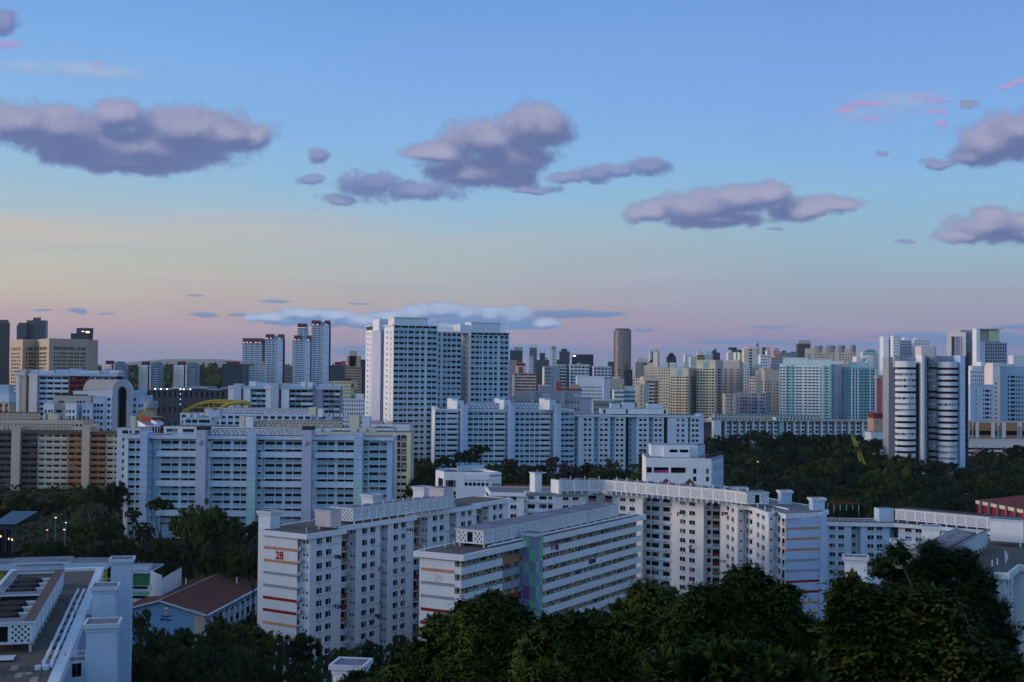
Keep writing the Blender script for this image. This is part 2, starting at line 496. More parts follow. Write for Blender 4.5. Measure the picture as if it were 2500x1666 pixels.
class Bld:
    """one building: an Empty at its base; named parts collect geometry, windows are parts of their own"""
    LIMIT = 300

    def __init__(s, name, label, cat, org, group=None, z=0.0):
        s.o = link(bpy.data.objects.new(name, None))
        s.org = (org[0], org[1], z)
        s.o.location = s.org
        s.o.empty_display_size = 1
        tag(s.o, label, cat, group)
        s.parts, s.count = {}, {}
        s.far = False
        s.rng = random.Random(label)

    def mb(s, name):
        return s.parts.setdefault(name, MB())

    def add(s, name, me, loc, rz, parent=None):
        k = s.count.get(name, 0)
        o = bpy.data.objects.new(name, me)
        link(o)
        o.parent = s.o
        o.location = (loc[0] - s.org[0], loc[1] - s.org[1], loc[2] - s.org[2])
        o.rotation_euler = (0, 0, rz)
        s.count[name] = k + 1
        return o

    def one(s, name, mb, label=None):
        """a single named part of its own"""
        o = link(bpy.data.objects.new(name, mb.mesh(name, s.org)))
        o.parent = s.o
        if label: o['label'] = label
        return o

    def window(s, F, u0, u1, v0, v1, d=0.0, gm=None, name='window'):
        if not s.far and s.count.get(name, 0) < s.LIMIT:
            st = s.rng.choice((0, 1, 2, 3, 0, 1, 2, 4, 5, 6))
            s.add(name, window_mesh(u1 - u0, v1 - v0, st), F.p(u0, v0, d), F.rz)
        else:
            g = gm or s.rng.choice(('glass_dark', 'glass_dark', 'glass_dark', 'glass_mid', 'glass_dark', 'glass_dark', 'glass_mid', 'curtain' if not gm else gm))
            s.mb('window_panes').poly([F.p(u0, v0, d - .16), F.p(u1, v0, d - .16), F.p(u1, v1, d - .16), F.p(u0, v1, d - .16)], g)

    def ac(s, F, u, v, d=0.0):
        global AC
        AC = AC or _ac()
        s.add('air_conditioner', AC, F.p(u, v, d), F.rz)

    def wall(s, F, z0, z1, cols=(), rows=(), m='white', panel=None, panels=None, part='wall', u0=0.0, u1=None, d=0.0, rec=.2, gm=None, win=True, wname='window', skip=0.0, fill=None):
        """wall with real openings: cols [(u0,u1)], rows [(v0,v1)]; panel colours the strip under the windows"""
        u1 = F.L if u1 is None else u1
        cols = sorted((max(a, u0 + .02), min(b, u1 - .02)) for a, b in cols if min(b, u1 - .02) - max(a, u0 + .02) > .15)
        rows = sorted((max(a, z0 + .02), min(b, z1 - .02)) for a, b in rows if min(b, z1 - .02) - max(a, z0 + .02) > .15)
        us = [u0] + [x for c in cols for x in c] + [u1]
        vs = [z0] + [x for c in rows for x in c] + [z1]
        mb = s.mb(part)
        for j in range(len(vs) - 1):
            if vs[j + 1] - vs[j] < 1e-4:
                continue
            hr = j % 2 == 1
            run = None
            for i in range(len(us) - 1):
                if us[i + 1] - us[i] < 1e-4:
                    continue
                hc = i % 2 == 1
                if hr and hc:
                    mm = None
                elif hc and panel:
                    mm = panels[(i // 2) % len(panels)](j // 2) if panels else panel
                else:
                    mm = m
                if run and run[2] == mm:
                    run[1] = us[i + 1]
                else:
                    if run and run[2]:
                        mb.poly([F.p(run[0], vs[j], d), F.p(run[1], vs[j], d), F.p(run[1], vs[j + 1], d), F.p(run[0], vs[j + 1], d)], run[2])
                    run = [us[i], us[i + 1], mm]
            if run and run[2]:
                mb.poly([F.p(run[0], vs[j], d), F.p(run[1], vs[j], d), F.p(run[1], vs[j + 1], d), F.p(run[0], vs[j + 1], d)], run[2])
        for a, b in rows:
            for c, e in cols:
                A, B_, C_, D_ = F.p(c, a, d), F.p(e, a, d), F.p(e, b, d), F.p(c, b, d)
                a2, b2, c2, d2 = F.p(c, a, d - rec), F.p(e, a, d - rec), F.p(e, b, d - rec), F.p(c, b, d - rec)
                mb.poly([A, B_, b2, a2], m); mb.poly([B_, C_, c2, b2], m); mb.poly([C_, D_, d2, c2], m); mb.poly([D_, A, a2, d2], m)
                if win:
                    s.window(F, c, e, a, b, d - .03, gm, wname)
                else:
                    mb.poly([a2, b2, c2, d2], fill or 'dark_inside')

    def finish(s):
        for name, mb in s.parts.items():
            if not mb.f:
                continue
            o = link(bpy.data.objects.new(name, mb.mesh(name, s.org)))
            o.parent = s.o
            if name in ('window_panes', 'lattice_screen', 'roof_clutter', 'corridor_doors', 'glazing_bars', 'balcony_clutter', 'window_ledge', 'floor_slab', 'drain_pipe', 'pole_bracket', 'corridor_column', 'end_post', 'roof_seam', 'parapet_fin', 'spandrel_band', 'facade_fin'):
                o['kind'] = 'stuff'
        return s.o

def rows_from(top_v, n, pitch, h):
    return [(top_v - pitch * k - h, top_v - pitch * k) for k in range(n)]

def inset(pl, r):
    n = len(pl)
    a = sum(pl[i - 1][0] * pl[i][1] - pl[i][0] * pl[i - 1][1] for i in range(n))
    sg = 1 if a > 0 else -1
    out = []
    for i in range(n):
        p, q, w = Vector(pl[i - 1]), Vector(pl[i]), Vector(pl[(i + 1) % n])
        d1, d2 = (q - p).normalized(), (w - q).normalized()
        n1, n2 = Vector((-d1.y, d1.x)) * sg, Vector((-d2.y, d2.x)) * sg
        b = n1 + n2
        k = b.dot(n1)
        out.append(tuple(q + (b * (r / k) if abs(k) > .2 else n1 * r)))
    return out

def roof(B, pl, z0, z1, m='white', top='deck', ins=.55, part='roof', rim=.12):
    """slab with a raised rim and a sunk deck"""
    mb = B.mb(part)
    mb.prism(pl, z0, z1 - rim, m, top)
    n = len(pl)
    inn = inset(pl, ins)
    for i in range(n):
        j = (i + 1) % n
        a, b, c, d = pl[i], pl[j], inn[j], inn[i]
        q = [a, b, c, d]
        s_ = sum(q[k - 1][0] * q[k][1] - q[k][0] * q[k - 1][1] for k in range(4))
        if s_ < 0:
            q = q[::-1]
        mb.hexa([(x, y, z1 - rim + .004) for x, y in q] + [(x, y, z1) for x, y in q], m)

def lattice(B, F, u0, u1, v0, v1, d, cell=.42, m='white', thick=.14, back=True, bay=None, part='lattice_screen', dark='grey_dark'):
    """screen of perforated blocks: every other cell open, with solid edges and a dark room behind"""
    mb = B.mb(part)
    e = .28
    w = B.mb('water_tank_house')
    F.box(w, u0, u1, v0, v0 + e, d - thick, d, m)
    F.box(w, u0, u1, v1 - e, v1, d - thick, d, m)
    bay = bay or max(3.0, (u1 - u0))
    nb = max(1, round((u1 - u0) / bay))
    for b in range(nb):
        a, c = u0 + (u1 - u0) * b / nb, u0 + (u1 - u0) * (b + 1) / nb
        F.box(w, a, a + .3, v0 + e, v1 - e, d - thick, d + .03, m)
        F.box(w, c - .3, c, v0 + e, v1 - e, d - thick, d + .03, m)
        a, c = a + .3, c - .3
        nx, nz = max(1, round((c - a) / cell)), max(1, round((v1 - v0 - 2 * e) / cell))
        for i in range(nx):
            for j in range(nz):
                x0, x1 = a + (c - a) * i / nx, a + (c - a) * (i + 1) / nx
                y0, y1 = v0 + e + (v1 - v0 - 2 * e) * j / nz, v0 + e + (v1 - v0 - 2 * e) * (j + 1) / nz
                if (i + j) % 2 == 0:
                    mb.poly([F.p(x0, y0, d), F.p(x1, y0, d), F.p(x1, y1, d), F.p(x0, y1, d)], m)
                else:
                    q = .66
                    mb.poly([F.p(x0, y0, d), F.p(x0 + (x1 - x0) * (1 - q), y0, d), F.p(x0 + (x1 - x0) * (1 - q), y1, d), F.p(x0, y1, d)], m)
                    mb.poly([F.p(x0, y1 - (y1 - y0) * .14, d), F.p(x1, y1 - (y1 - y0) * .14, d), F.p(x1, y1, d), F.p(x0, y1, d)], m)
                    mb.poly([F.p(x0, y0, d), F.p(x1, y0, d), F.p(x1, y0, d - thick), F.p(x0, y0, d - thick)], m)
                    mb.poly([F.p(x1, y0, d), F.p(x1, y1, d), F.p(x1, y1, d - thick), F.p(x1, y0, d - thick)], m)
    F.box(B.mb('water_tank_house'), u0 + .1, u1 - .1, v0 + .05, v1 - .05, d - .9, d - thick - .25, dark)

def lift_tower(B, c, azd, w, dp, z0, z1, m='white', cap=True, name='lift_tower'):
    """square tower with a projecting rimmed cap; c = near left corner, azd = direction of its front face"""
    mb = MB()
    F = Face(c, off(c, azd, w))
    F.box(mb, 0, w, z0, z1 - 1.0, -dp, 0, m)
    F.box(mb, -.15, w + .15, z1 - 1.0, z1 - .55, -dp - .15, .15, m)
    if cap:
        F.box(mb, -.4, w + .4, z1 - .55, z1 - .12, -dp - .4, .4, 'white2', 'stained_concrete')
        for (a, b, e, f) in ((-.4, w + .4, .1, .4), (-.4, w + .4, -dp - .4, -dp - .1), (-.4, -.1, -dp - .1, .1), (w + .1, w + .4, -dp - .1, .1)):
            F.box(mb, a, b, z1 - .118, z1, e, f, 'white2')
    return B.one(name, mb)

def railing(B, pts, z, h=1.0, m='white', name='railing'):
    mb = MB()
    for a, b in zip(pts, pts[1:]):
        for k in (.45, 1.0):
            mb.tube([(a[0], a[1], z + h * k), (b[0], b[1], z + h * k)], .05, m, 4)
        n = max(1, int(hypot(b[0] - a[0], b[1] - a[1]) / 1.2))
        for i in range(n + 1):
            x, y = a[0] + (b[0] - a[0]) * i / n, a[1] + (b[1] - a[1]) * i / n
            mb.tube([(x, y, z), (x, y, z + h)], .045, m, 4)
    return B.one(name, mb)

def post(B, x, y, z, h=1.1, r=.09, m='pipe', name='vent_pipe'):
    mb = MB()
    mb.tube([(x, y, z), (x, y, z + h)], r, m, 6)
    return B.one(name, mb)

GROUND = []

def gz(x, y):
    """height of the ground"""
    y = max(y, -60)
    h = max(4.0, 72 - .56 * max(0, y)) if y < 130 else 4.0
    for (a, b, r) in ((250, 380, 3), (380, 470, 7), (470, 660, 16)):
        h += r * max(0, min(1, (y - a) / (b - a)))
    # unseen ridge added to the camera's hill in the west, to shade near blocks
    h += 96 * exp(-((x + 330) / 95) ** 2 - ((y - 215) / 150) ** 2)
    h += 1.2 * sin(x * .021 + 1) * cos(y * .017) * min(1, max(0, (y - 200) / 200))
    return h

# ------------------------------------------------------------------ terrain
def build_ground():
    mb = MB()
    xs = [-19000, -9000, -4000, -2000, -1000] + [x for x in range(-640, 401, 20)] + [600, 1000, 2000, 4000, 9000, 19000]
    ys = [-200, -60, -20, 0] + [y for y in range(20, 700, 20)] + [760, 900, 1200, 2000, 3000, 5000, 9000, 19500]
    me = bpy.data.meshes.new('ground')
    v = [(x, y, gz(x, y)) for y in ys for x in xs]
    n = len(xs)
    f = [(j * n + i, j * n + i + 1, (j + 1) * n + i + 1, (j + 1) * n + i) for j in range(len(ys) - 1) for i in range(n - 1)]
    me.from_pydata(v, [], f)
    m = paint('ground_grass', (44, 54, 34), .95, .5, 0)
    me.materials.append(m)
    o = link(bpy.data.objects.new('ground', me))
    o['kind'] = 'structure'
    return o
build_ground()

def text(B, s, F, u, v, d, size, m, name, embold=.0, ext=.02):
    cu = bpy.data.curves.new(name, 'FONT')
    cu.body = s
    cu.size = size
    cu.extrude = ext
    cu.offset = embold
    cu.align_x = 'CENTER'
    cu.materials.append(MATS[m])
    tmp = link(bpy.data.objects.new(name, cu))
    bpy.context.view_layer.update()
    me = bpy.data.meshes.new_from_object(tmp)
    bpy.data.objects.remove(tmp)
    o = link(bpy.data.objects.new(name, me))
    o.parent = B.o
    x, y, z = F.p(u, v, d)
    o.location = (x - B.org[0], y - B.org[1], z - B.org[2])
    o.rotation_euler = (pi / 2, 0, F.rz)
    return o

def stripes(B, F, u0, u1, vs, cols_, h=.62):
    for v, c in zip(vs, cols_):
        mb = MB()
        F.box(mb, u0, u1, v - h / 2, v + h / 2, -.02, .05, c)
        B.one('painted_stripe', mb)

def laundry(label, F, u, v, d, items, L=2.6, grp='laundry poles outside the flats'):
    """bamboo pole pointing out of a window with clothes pegged along it"""
    mb = MB()
    o = link(bpy.data.objects.new('laundry_pole', None))
    org = F.p(u, v, d)
    o.location = org
    tag(o, label, 'laundry', grp)
    def sub(nm, m_):
        q = link(bpy.data.objects.new(nm, m_.mesh(nm, org)))
        q.parent = o
    mb.tube([F.p(u, v, d), F.p(u + .25, v + .12, d + L)], .035, 'cream2', 5)
    sub('pole', mb)
    for i, c in enumerate(items):
        mb = MB()
        t = .55 + (L - .8) * i / max(1, len(items))
        w, h = random.uniform(.4, .62), random.uniform(.6, 1.1)
        a, b = F.p(u + .05, v + .05 - h, d + t), F.p(u + .05, v + .05 - h, d + t + w)
        c0, c1 = F.p(u + .07, v + .06, d + t), F.p(u + .09, v + .06, d + t + w)
        k = F.p(.04, 0, 0); k = (k[0] - F.a[0], k[1] - F.a[1])
        mb.hexa([a, b, (b[0] + k[0], b[1] + k[1], b[2]), (a[0] + k[0], a[1] + k[1], a[2]), c0, c1, (c1[0] + k[0], c1[1] + k[1], c1[2]), (c0[0] + k[0], c0[1] + k[1], c0[2])], c)
        sub('garment', mb)

# =================================================================== block 28
def block28():
    az_ = 33.0
    E = (-43.6, 273.3)
    U = (sin(radians(az_)), cos(radians(az_))); Nn = (U[1], -U[0])
    S = lambda s, n: (E[0] + U[0] * s + Nn[0] * n, E[1] + U[1] * s + Nn[1] * n)
    B = Bld('apartment_block', 'white apartment block with a red number 28 and striped end wall', 'apartment block', S(0, -5), z=2.5)
    z0, zt = 2.5, 39.3
    rows = rows_from(36.37 + 2.71, 13, 2.71, 1.28)
    rows[0] = (rows[0][0], min(rows[0][1], zt - .15))
    # end wall
    F = Face(S(.8, -13.4), S(.8, -3.4))
    B.wall(F, z0, zt, part='end_wall')
    ys = [1336, 1367, 1397, 1428, 1458, 1488, 1519]
    vs = [F.v(645, y) for y in ys]
    stripes(B, F, F.u(643, 1400), F.L - .05, vs + [vs[-1] - 2.71], ['orange_stripe', 'orange_stripe', 'grey_stripe', 'grey_stripe', 'red', 'red', 'yellow_stripe', 'yellow_stripe'])
    um = (F.u(668, 1350) + F.u(697, 1350)) / 2
    text(B, '28', F, um, vs[1] + .55, .03, 2.35, 'red', 'block_number', .075)
    bays = [(2.0, 12.3, -.9, -3.4, .8), (21.8, 30.6, -4.6, -6.7, 12.3), (33.5, 43.0, -4.6, -6.7, 30.6), (52.9, 62.3, -7.3, -9.6, 43.0), (65.4, 74.6, -7.3, -9.5, 62.3), (84.0, 93.7, -9.7, -11.9, 74.6)]
    ocol = ['orange', 'orange', 'orange', 'white2', 'white2', 'red', 'red', 'orange', 'white2', 'white2', 'red', 'red', 'orange']
    for bi, (s0, s1, nf, nr, sp) in enumerate(bays):
        # recess with balconies and small windows
        F = Face(S(sp, nr), S(s0, nr))
        if F.L > 2.2 or bi == 0:
            w0 = max(.1, F.L - 2.6)
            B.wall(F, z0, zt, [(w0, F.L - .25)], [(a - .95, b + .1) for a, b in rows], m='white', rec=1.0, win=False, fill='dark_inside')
            for k, (a, b) in enumerate(rows):
                mb = MB()
                F.box(mb, w0, F.L - .25, a - .95, a + .1, -.1, -.02, ocol[k])
                B.one('balcony_panel', mb)
                F.box(B.mb('floor_slab'), w0 - .1, F.L - .1, a - 1.15, a - .96, -.3, .55, 'white2')
                if B.rng.random() < .75:
                    B.ac(F, F.L - .75, a - .92, .45)
        else:
            B.wall(F, z0, zt)
        F = Face(S(s0, nr), S(s0, nf))
        B.wall(F, z0, zt, [(.55, 1.1), (1.5, 2.05)] if F.L > 2.2 else [(.4, .9), (1.25, 1.75)], [(a + .25, a + .85) for a, b in rows], m='white', wname='bathroom_window')
        F = Face(S(s0, nf), S(s1, nf))
        B.wall(F, z0, zt, [(2.2, 4.05), (5.2, 7.05)], rows, m='white')
        for a, b in rows:
            F.box(B.mb('window_ledge'), 2.2, 4.1, a - .16, a - .004, -.02, .4, 'white')
            F.box(B.mb('window_ledge'), 5.15, 7.05, a - .16, a - .004, -.02, .4, 'white')
        for uu in (3.2, 6.2):
            F.box(B.mb('drain_pipe'), uu, uu + .08, z0, zt, .002, .09, 'white2')
        for k, (a, b) in enumerate(rows):
            if B.rng.random() < .55:
                F.box(B.mb('pole_bracket'), 6.9, 9.4, a - .45, a - .38, .3, .36, 'steel')
        B.wall(Face(S(s1, nf), S(s1, bays[bi + 1][3] if bi + 1 < len(bays) else nf - 11)), z0, zt)
        if bi == 0:
            FB = F
        if bi == 1:
            FB2 = F
        if bi == 2:
            FB3 = F
    B.wall(Face(S(93.7, -20.7), S(.8, -13.4)), z0, zt)
    pl = [S(0, -14.3), S(0, 0), S(13.1, 0), S(13.1, -3.7), S(43.8, -3.7), S(43.8, -6.4), S(75.4, -6.4), S(75.4, -8.8), S(94.6, -8.8), S(94.6, -22), S(60, -21), S(43, -18.5), S(13, -17.5)]
    roof(B, pl, zt, 40.4)
    # tank room on the edge of the roof, its plinth and the lift towers at the back
    F = Face(S(9.2, -5.9), S(9.2, -1.5))
    mb = MB(); F.box(mb, 0, 4.4, 41.0, 44.4, -3.6, 0, 'pink_wall', 'white2'); F.box(mb, -.25, 4.65, 44.4, 44.65, -4.1, .25, 'white2', 'stained_concrete')
    for uu in (.6, 1.0): F.box(mb, uu, uu + .2, 40.28, 41.0, -.4, -.2, 'white')
    for uu in (3.4, 3.8): F.box(mb, uu, uu + .2, 40.28, 41.0, -3.4, -3.2, 'white')
    B.one('tank_room', mb)
    F = Face(S(61.5, -13.4), S(61.5, -8.6))
    mb = MB(); F.box(mb, 0, 4.8, 41.0, 45.3, -4.4, 0, 'pink_wall', 'white2'); F.box(mb, -.25, 5.05, 45.3, 45.55, -5.0, .25, 'white2', 'stained_concrete')
    for uu in (.6, 3.9): F.box(mb, uu, uu + .2, 40.28, 41.0, -.5, -.3, 'white'); F.box(mb, uu, uu + .2, 40.28, 41.0, -4.1, -3.9, 'white')
    B.one('tank_room', mb)
    # long water tank house with perforated screens
    nT = -4.6
    F = Face(S(14, nT), S(75, nT))
    ua, ub = F.u(861, 1276), F.u(1108, 1235)
    zb = 41.0
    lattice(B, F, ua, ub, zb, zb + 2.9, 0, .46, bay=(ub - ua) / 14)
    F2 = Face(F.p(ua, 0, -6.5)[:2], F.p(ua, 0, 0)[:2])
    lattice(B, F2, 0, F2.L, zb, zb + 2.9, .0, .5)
    mb = B.mb('water_tank_house')
    F.box(mb, ua - .3, ub + .2, zb + 2.9, zb + 3.1, -.9, .25, 'white', 'stained_concrete')
    F.box(mb, ua - .3, ua + .6, zb + 2.9, zb + 3.1, -6.8, -.9, 'white', 'stained_concrete')
    F.box(mb, ua + .6, ub, zb + 1.7, zb + 1.9, -6.5, -1.0, 'stained_concrete', 'dark_roof')
    for k in range(9):
        c = F.p(ua + 3 + k * (ub - ua - 5) / 9, zb + 1.9, -3.6)
        m2 = MB(); m2.tube([(c[0], c[1], zb + 1.9), (c[0], c[1], zb + 2.9)], 1.75, 'stained_concrete', 12, 1.7)
        B.one('water_tank', m2)
        F.box(B.mb('roof_clutter'), ua + 4.6 + k * (ub - ua - 5) / 9, ua + 4.75 + k * (ub - ua - 5) / 9, zb + 2.9, zb + 3.9, -1.2, -1.05, 'pipe')
    for k in range(13):
        u_ = ua + .6 + k * (ub - ua - 1) / 12
        F.box(mb, u_, u_ + .25, 40.29, zb, -.35, -.1, 'white')
    for (x, y, h) in ((748, 1303, 1.3), (1112, 1240, 1.2)):
        p = atz(x, y, 40.3)
        post(B, p[0], p[1], 40.3, h)
    lift_tower(B, off(S(3, -17.2), 0, 0), 123, 3.6, 3.2, z0, 44.2, 'white')
    railing(B, [S(3, -13.8), S(9, -14.6), S(12, -14.9)], 40.4, 1.1)
    lift_tower(B, S(44, -21.5), 123, 3.6, 3.2, z0, 44.6)
    lift_tower(B, S(66, -22), 123, 3.6, 3.2, z0, 45.0)
    # seams of the roof deck
    for n_ in (-3, -6, -9.5):
        q = S(1.2, n_); r_ = S(9, n_)
        f = Face(q, r_); f.box(B.mb('roof_seam'), 0, f.L, 40.284, 40.31, -.12, .12, 'dark_roof')
    B.finish()
    r = rows
    laundry('dark blue washing on a pole under the second window row of the striped end block', FB, 7.3, r[1][0] - .1, .2, ['cloth_dark', 'cloth_blue', 'cloth_dark'])
    laundry('round bundle of blue sheets on a pole halfway up the striped end block', FB, 7.3, r[5][0] - .1, .2, ['cloth_blue', 'cloth_blue', 'cloth_dark'], 3.0)
    laundry('one magenta cloth on a pole beside the second bay of the 28 block', FB2, 7.3, r[3][0] - .1, .2, ['cloth_pink'])
    laundry('mixed dark shirts on a pole low on the second bay of the 28 block', FB2, 6.2, r[7][0] - .1, .2, ['cloth_dark', 'cloth_red', 'cloth_blue'])
    laundry('maroon blanket on a pole high on the third bay of the 28 block', FB3, 6.4, r[0][0] - .2, .2, ['cloth_red', 'cloth_dark', 'cloth_red'], 3.0)
block28()

# =================================================================== block 29
def block29():
    E = (-9.3, 253.4)
    az_ = 30.0
    U = (sin(radians(az_)), cos(radians(az_))); Nn = (U[1], -U[0])
    S = lambda s, n: (E[0] + U[0] * s + Nn[0] * n, E[1] + U[1] * s + Nn[1] * n)
    B = Bld('apartment_block', 'white corridor apartment block with a faded number 29 and green checked tower', 'apartment block', S(0, -5), z=4)
    z0, zt, LEN = 4.0, 37.9, 88.5
    F = Face(S(.8, -11.0), S(.8, -2.5))
    B.wall(F, z0, zt, part='end_wall')
    v0 = F.v(1104, 1396.5)
    stripes(B, F, F.u(1028, 1400), F.L - .03, [v0 - 2.69 * k for k in range(9)], ['orange_stripe', 'grey_stripe', 'grey_stripe', 'red', 'red', 'yellow_stripe', 'orange_stripe', 'grey_stripe', 'red'])
    text(B, '29', F, (F.u(1057, 1410) + F.u(1084, 1410)) / 2, v0 - 2.18, .03, 1.9, 'faded_pink', 'block_number', .0)
    # corridor floors
    tops = [36.49 - 2.69 * k for k in range(12)]
    bottoms = [zt] + [t - 1.53 for t in tops]
    F = Face(S(.8, -.9), S(LEN, -.9))
    Fi = Face(S(.8, -2.5), S(LEN, -2.5))
    ut0, ut1 = 24.3, 30.0
    pan = {0: 'orange', 1: 'grey_stripe', 2: 'grey_stripe', 3: 'red', 4: 'red', 5: 'orange', 6: 'grey_stripe'}
    for k, t in enumerate(tops):
        b = t - 1.53
        for (a, c, mm, nm) in ((0, 16.2, 'white', 'corridor_parapet'), (16.2, ut0, pan.get(k, 'white'), 'coloured_panel'), (ut1, LEN - .8, 'white', 'corridor_parapet')):
            mb = MB()
            F.box(mb, a, c, b, t, -.16, 0, mm)
            F.box(mb, a, c, b, b + .2, -1.6, -.16, 'white2')
            if a == 0:
                F.box(mb, 0, .16, b, t, -1.6, -.16, 'white')
            B.one(nm, mb)
        F.box(B.mb('end_post'), LEN - .95, LEN - .8, t - 4.2, t, -.16, .02, 'white')
    # flats' fronts along the corridor: doors and windows in a cream wall
    rows = [(bottoms[k] - 1.06, bottoms[k] - .12) for k in range(12)]
    u = 1.0
    wc, dc = [], []
    while u < LEN - 4:
        wc.append((u, u + .85)); wc.append((u + 1.5, u + 2.5)); dc.append((u + 3.1, u + 3.9)); wc.append((u + 4.5, u + 5.4)); u += 6.3
    B.LIMIT = 300
    B.wall(Fi, z0, zt, wc, rows, m='cream2', part='corridor_wall')
    for k, (a, b) in enumerate(rows):
        for (c, e) in dc:
            if B.count.get('door', 0) < 110:
                mb = MB(); Fi.box(mb, c, e, a - .9, b - .05, .004, .06, B.rng.choice(('door', 'brown', 'cream', 'grey_dark', 'tan')))
                B.one('door', mb); B.count['door'] = B.count.get('door', 0) + 1
        for c in [x for x in range(2, int(LEN) - 2, 1)]:
            if B.rng.random() < .34 and not ut0 - 1 < c < ut1:
                h = B.rng.uniform(.15, .75); w = B.rng.uniform(.2, .8)
                F.box(B.mb('balcony_clutter'), c, c + w, b - .95, b - .95 + h, -.55, -.2, B.rng.choice(('cloth_dark', 'cloth_red', 'green', 'brown', 'cloth_blue', 'cloth_white', 'green_olive', 'green_olive', 'door')))
    for c in range(0, int(LEN), 7):
        F.box(B.mb('corridor_column'), c + .1, c + .4, z0, zt, -.5, -.2, 'cream2')
    # stair and lift tower, checked green and violet
    n1 = 2.3
    Ft = Face(S(25.7, -.9), S(25.7, n1)); Fs = Face(S(25.7, n1), S(28.9, n1))
    mb = MB(); Ft.box(mb, 0, Ft.L, z0, 40.2, -3.2, 0, 'violet_grey'); B.one('stair_tower', mb)
    hue = (('green_pale', 'violet_grey', 'green_pale'), ('violet_grey', 'green_pale', 'violet_grey'))
    nrow = 13
    for k in range(nrow):
        a, b = 40.2 - (k + 1) * 2.69, 40.2 - k * 2.69 - .05
        c3 = list(hue[k % 2])
        if k == 4: c3[0] = 'purple_panel'
        if k == 0: c3 = ['green_pale', 'violet_grey', 'violet_grey']
        for (Fq, c, e, mm) in ((Ft, 0, Ft.L / 2, c3[0]), (Ft, Ft.L / 2, Ft.L, c3[1]), (Fs, 0, Fs.L * .5, c3[2]), (Fs, Fs.L * .5, Fs.L, 'violet_grey' if c3[2] == 'green_pale' else 'green_pale')):
            mb = MB(); Fq.box(mb, c + .02, e - .02, a, b, .003, .05, mm); B.one('tower_panel', mb)
    mb = MB(); Ft.box(mb, -.3, Ft.L + .3, 40.25, 40.9, -3.5, .3, 'white2', 'stained_concrete'); B.one('tower_cap', mb)
    Fk = Face(S(24.3, -.9), S(25.7, -.9)); mb = MB(); Fk.box(mb, 0, 1.4, z0, zt, -1.5, 0, 'violet_grey'); B.one('tower_link', mb)
    Fk = Face(S(28.9, -.9), S(30.0, -.9)); mb = MB(); Fk.box(mb, 0, 1.1, z0, zt, -1.5, 0, 'white'); B.one('tower_link', mb)
    # back and far end
    B.wall(Face(S(LEN, -2.5), S(LEN, -11)), z0, zt)
    B.wall(Face(S(LEN, -11), S(.8, -11)), z0, zt)
    roof(B, [S(0, -12), S(0, 0), S(LEN + .8, 0), S(LEN + .8, -12)], zt, 39.1, top='deck')
    # water tank house
    nT = -2.4
    F = Face(S(0, nT), S(LEN, nT))
    ua, ub = F.u(1180, 1336), F.u(1510, 1262)
    zb = 39.75
    lattice(B, F, ua, ub, zb, zb + 2.75, 0, .46, bay=(ub - ua) / 17)
    F2 = Face(F.p(ua, 0, -6.6)[:2], F.p(ua, 0, 0)[:2])
    lattice(B, F2, 0, 2.6, zb, zb + 2.75, 0, .5); lattice(B, F2, 4.0, 6.6, zb, zb + 2.75, 0, .5)
    mb = B.mb('water_tank_house')
    F2.box(mb, 2.6, 4.0, zb, zb + .3, -.15, 0, 'white'); F2.box(mb, 2.6, 4.0, zb + 2.4, zb + 2.75, -.15, 0, 'white')
    F2.box(mb, 2.65, 3.95, zb + .3, zb + 2.4, -.6, -.45, 'dark_inside')
    F.box(mb, ua - .3, ub + .3, zb + 2.75, zb + 2.95, -7.0, .3, 'white', 'stained_concrete')
    F.box(mb, ub - .15, ub, zb, zb + 2.75, -6.6, -.16, 'white')
    for k in range(17):
        u_ = ua + .5 + k * (ub - ua - 1) / 16
        F.box(mb, u_, u_ + .25, 38.98, zb, -.4, -.15, 'white'); F.box(mb, u_, u_ + .25, 38.98, zb, -6.3, -6.05, 'white')
    F.box(mb, ua + .5, ub - .5, 38.982, zb - .3, -5.2, -4.9, 'dark_inside')
    for k, d_ in enumerate((1.1, 1.45)):
        mb2 = MB(); mb2.tube([F.p(ua + 1.5 - 2 * k, 39.55, d_), F.p(LEN - 3, 39.55, d_)], .14, 'pipe', 6); B.one('roof_pipe', mb2)
    for x, y in ((1036, 1346), (1086, 1337), (1109, 1331)):
        p = atz(x, y, 39.1); post(B, p[0], p[1], 39.0, 1.3)
    for s_, n_ in ((3.5, -8.5), (4.8, -5.6), (5.6, -3)):
        f = Face(S(s_, n_), S(s_ + 6.5, n_)); f.box(B.mb('roof_seam'), 0, f.L, 38.985, 39.01, -.15, .15, 'dark_roof')
    B.finish()
    Fp = Face(S(.8, -.9), S(LEN, -.9))
    for (px, py, lab, it) in ((1345, 1330, 'red and pink washing over the top parapet of the corridor block', ['cloth_pink', 'cloth_white', 'cloth_red', 'cloth_red']), (1437, 1372, 'red shirt and blue trousers over the third parapet of the corridor block', ['cloth_red', 'cloth_blue', 'cloth_blue', 'cloth_dark'])):
        o = link(bpy.data.objects.new('hanging_clothes', None))
        uu, vv = Fp.u(px, py), Fp.v(px, py)
        vv = min(tops, key=lambda t: abs(t - vv)) + .05
        org = Fp.p(uu, vv, .1); o.location = org
        tag(o, lab, 'laundry', 'clothes hung over the corridor parapets')
        for i, c in enumerate(it):
            mb = MB(); Fp.box(mb, uu + i * .95, uu + i * .95 + .7, vv - random.uniform(.7, 1.3), vv, .05, .12, c)
            q = link(bpy.data.objects.new('garment', mb.mesh('garment', org))); q.parent = o
block29()

